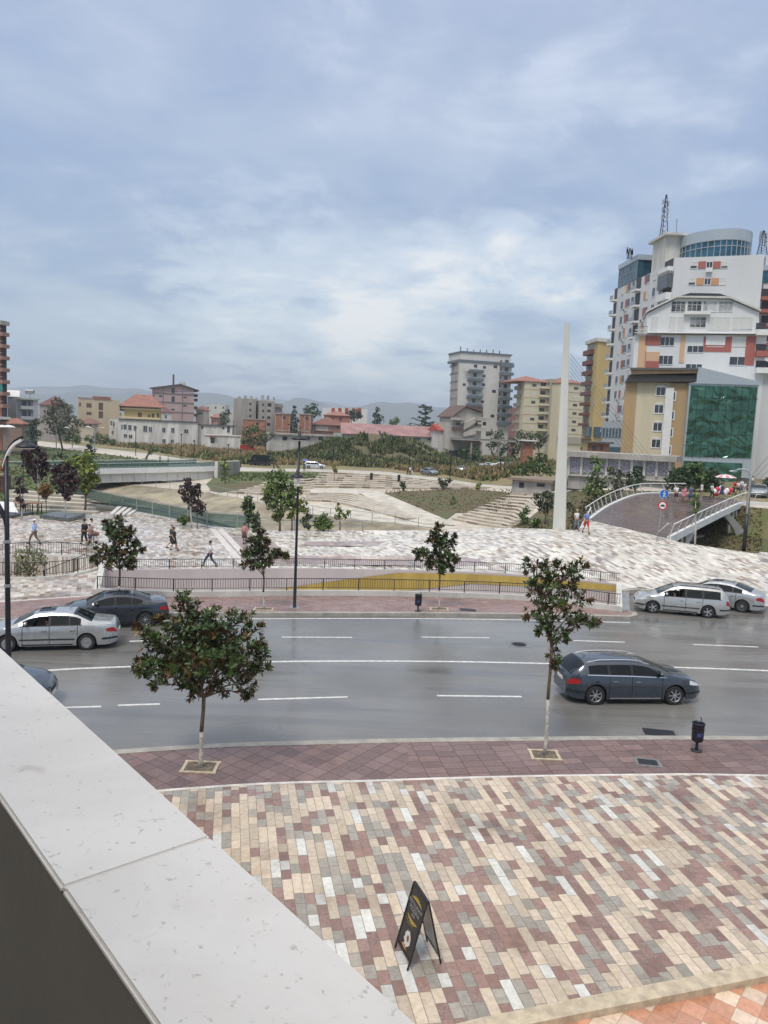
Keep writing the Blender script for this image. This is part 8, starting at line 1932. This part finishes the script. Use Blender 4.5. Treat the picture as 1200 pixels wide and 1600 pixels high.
# ================================================================ cafe side on the left
mcan = mat('white_canvas', (.70, .70, .69), .8, var=.05)
for x, lab in ((3, 'white cafe parasol below the orange tower, cut by the left edge'), (13, 'white cafe parasol below the orange tower, right of the other')): p = D(x, 664, 186); parasol(Vector((p.x, p.y, p.z-2.6)), 1.7, 2.6, mcan, mcan, lab, n=8, group='white cafe parasols')
pf = MB().prism([tuple(G(x, y).xy) for x, y in ((62, 810), (85, 805), (133, 808), (108, 815.5))], .02, .32); tag(pf.build('platform', mat('slate_platform', (.10, .11, .115), .3, var=.2)), 'low dark square platform around the first purple plum tree', 'platform')
pf = MB().prism([tuple(G(x, y).xy) for x, y in ((-60, 806), (48, 802), (53, 804), (20, 809), (-60, 813))], .02, .25); tag(pf.build('platform', mat('slate_platform', (.1, .11, .115), .3)), 'low dark platform under the cafe tables at the left edge', 'platform')
for i, (x0, x1) in enumerate(((27, 45), (46, 63))):
    a, c = G(x0, 802), G(x1, 803.5); t_ = empty('bench_table', (a+c)/2, math.atan2((c-a).y, (c-a).x), ['long orange brown wooden table on the dark platform', 'long orange brown wooden table right of the first one'][i], 'table', 'long wooden tables'); Lq = (c-a).length
    MB().box((0, 0, .95), (Lq*.95, .7, .06)).build('tabletop', m_wood, t_)
    for sx in (-.42, .42):
        for sy in (-.28, .28): MB().box((sx*Lq, sy, .48), (.06, .06, .9)).build('leg', m_iron, t_)
cn = empty('canopy', G(15, 803), 0, 'low white canvas awning at the left edge of the square', 'awning'); MB().add([(-6, -1.5, .45), (1.5, -1.5, .35), (-.4, 1.5, .9), (-6, 1.5, 1.0)], [(0, 1, 2, 3)]).build('canvas', mcan, cn)
for x in (-3, 1.2): MB().tube([(x, -1.4, 0), (x, -1.4, .4)], .04, 5).build('pole', m_iron, cn)
u_ = empty('closed_parasol', P(6, 757), 0, 'closed red parasol standing by the bridge approach', 'parasol'); MB().tube([(0, 0, 0), (0, 0, 3.2)], .04, 6).build('pole', m_white, u_); MB().lathe([(.05, 3.3), (.2, 3.0), (.32, 2.3), (.34, 1.7), (.1, 1.65)], n=10).build('canopy', mat('red_cloth', (.45, .02, .03), .8, var=.1), u_, True)
st_ = empty('stall', P(-4, 772), 0, 'brown timber stall at the left edge near the purple trees', 'stall'); MB().box((0, 0, 1.0), (2.2, 1.8, 2.0)).build('body', mat('dark_timber', (.12, .055, .035), .7, var=.3, scale=3), st_); MB().box((0, 0, 2.15), (2.3, 2.0, .2)).build('roof', mat('straw', (.24, .17, .10), .9, var=.3, scale=5), st_); MB().box((0, -.92, 1.3), (1.6, .05, .7)).build('hatch', m_dark, st_)
# ================================================================ air
hz_ = MB().box((0, 4500, 110), (17000, 10400, 234)); m = bpy.data.materials.new('haze'); m.use_nodes = True; nt = m.node_tree; nt.nodes.clear()
v = nt.nodes.new('ShaderNodeVolumePrincipled'); v.inputs['Color'].default_value = (.80, .88, 1.0, 1); v.inputs['Density'].default_value = .00025; v.inputs['Anisotropy'].default_value = .1
om = nt.nodes.new('ShaderNodeOutputMaterial'); nt.links.new(v.outputs[0], om.inputs['Volume']); hzo = hz_.build('haze', m); hzo['kind'] = 'stuff'
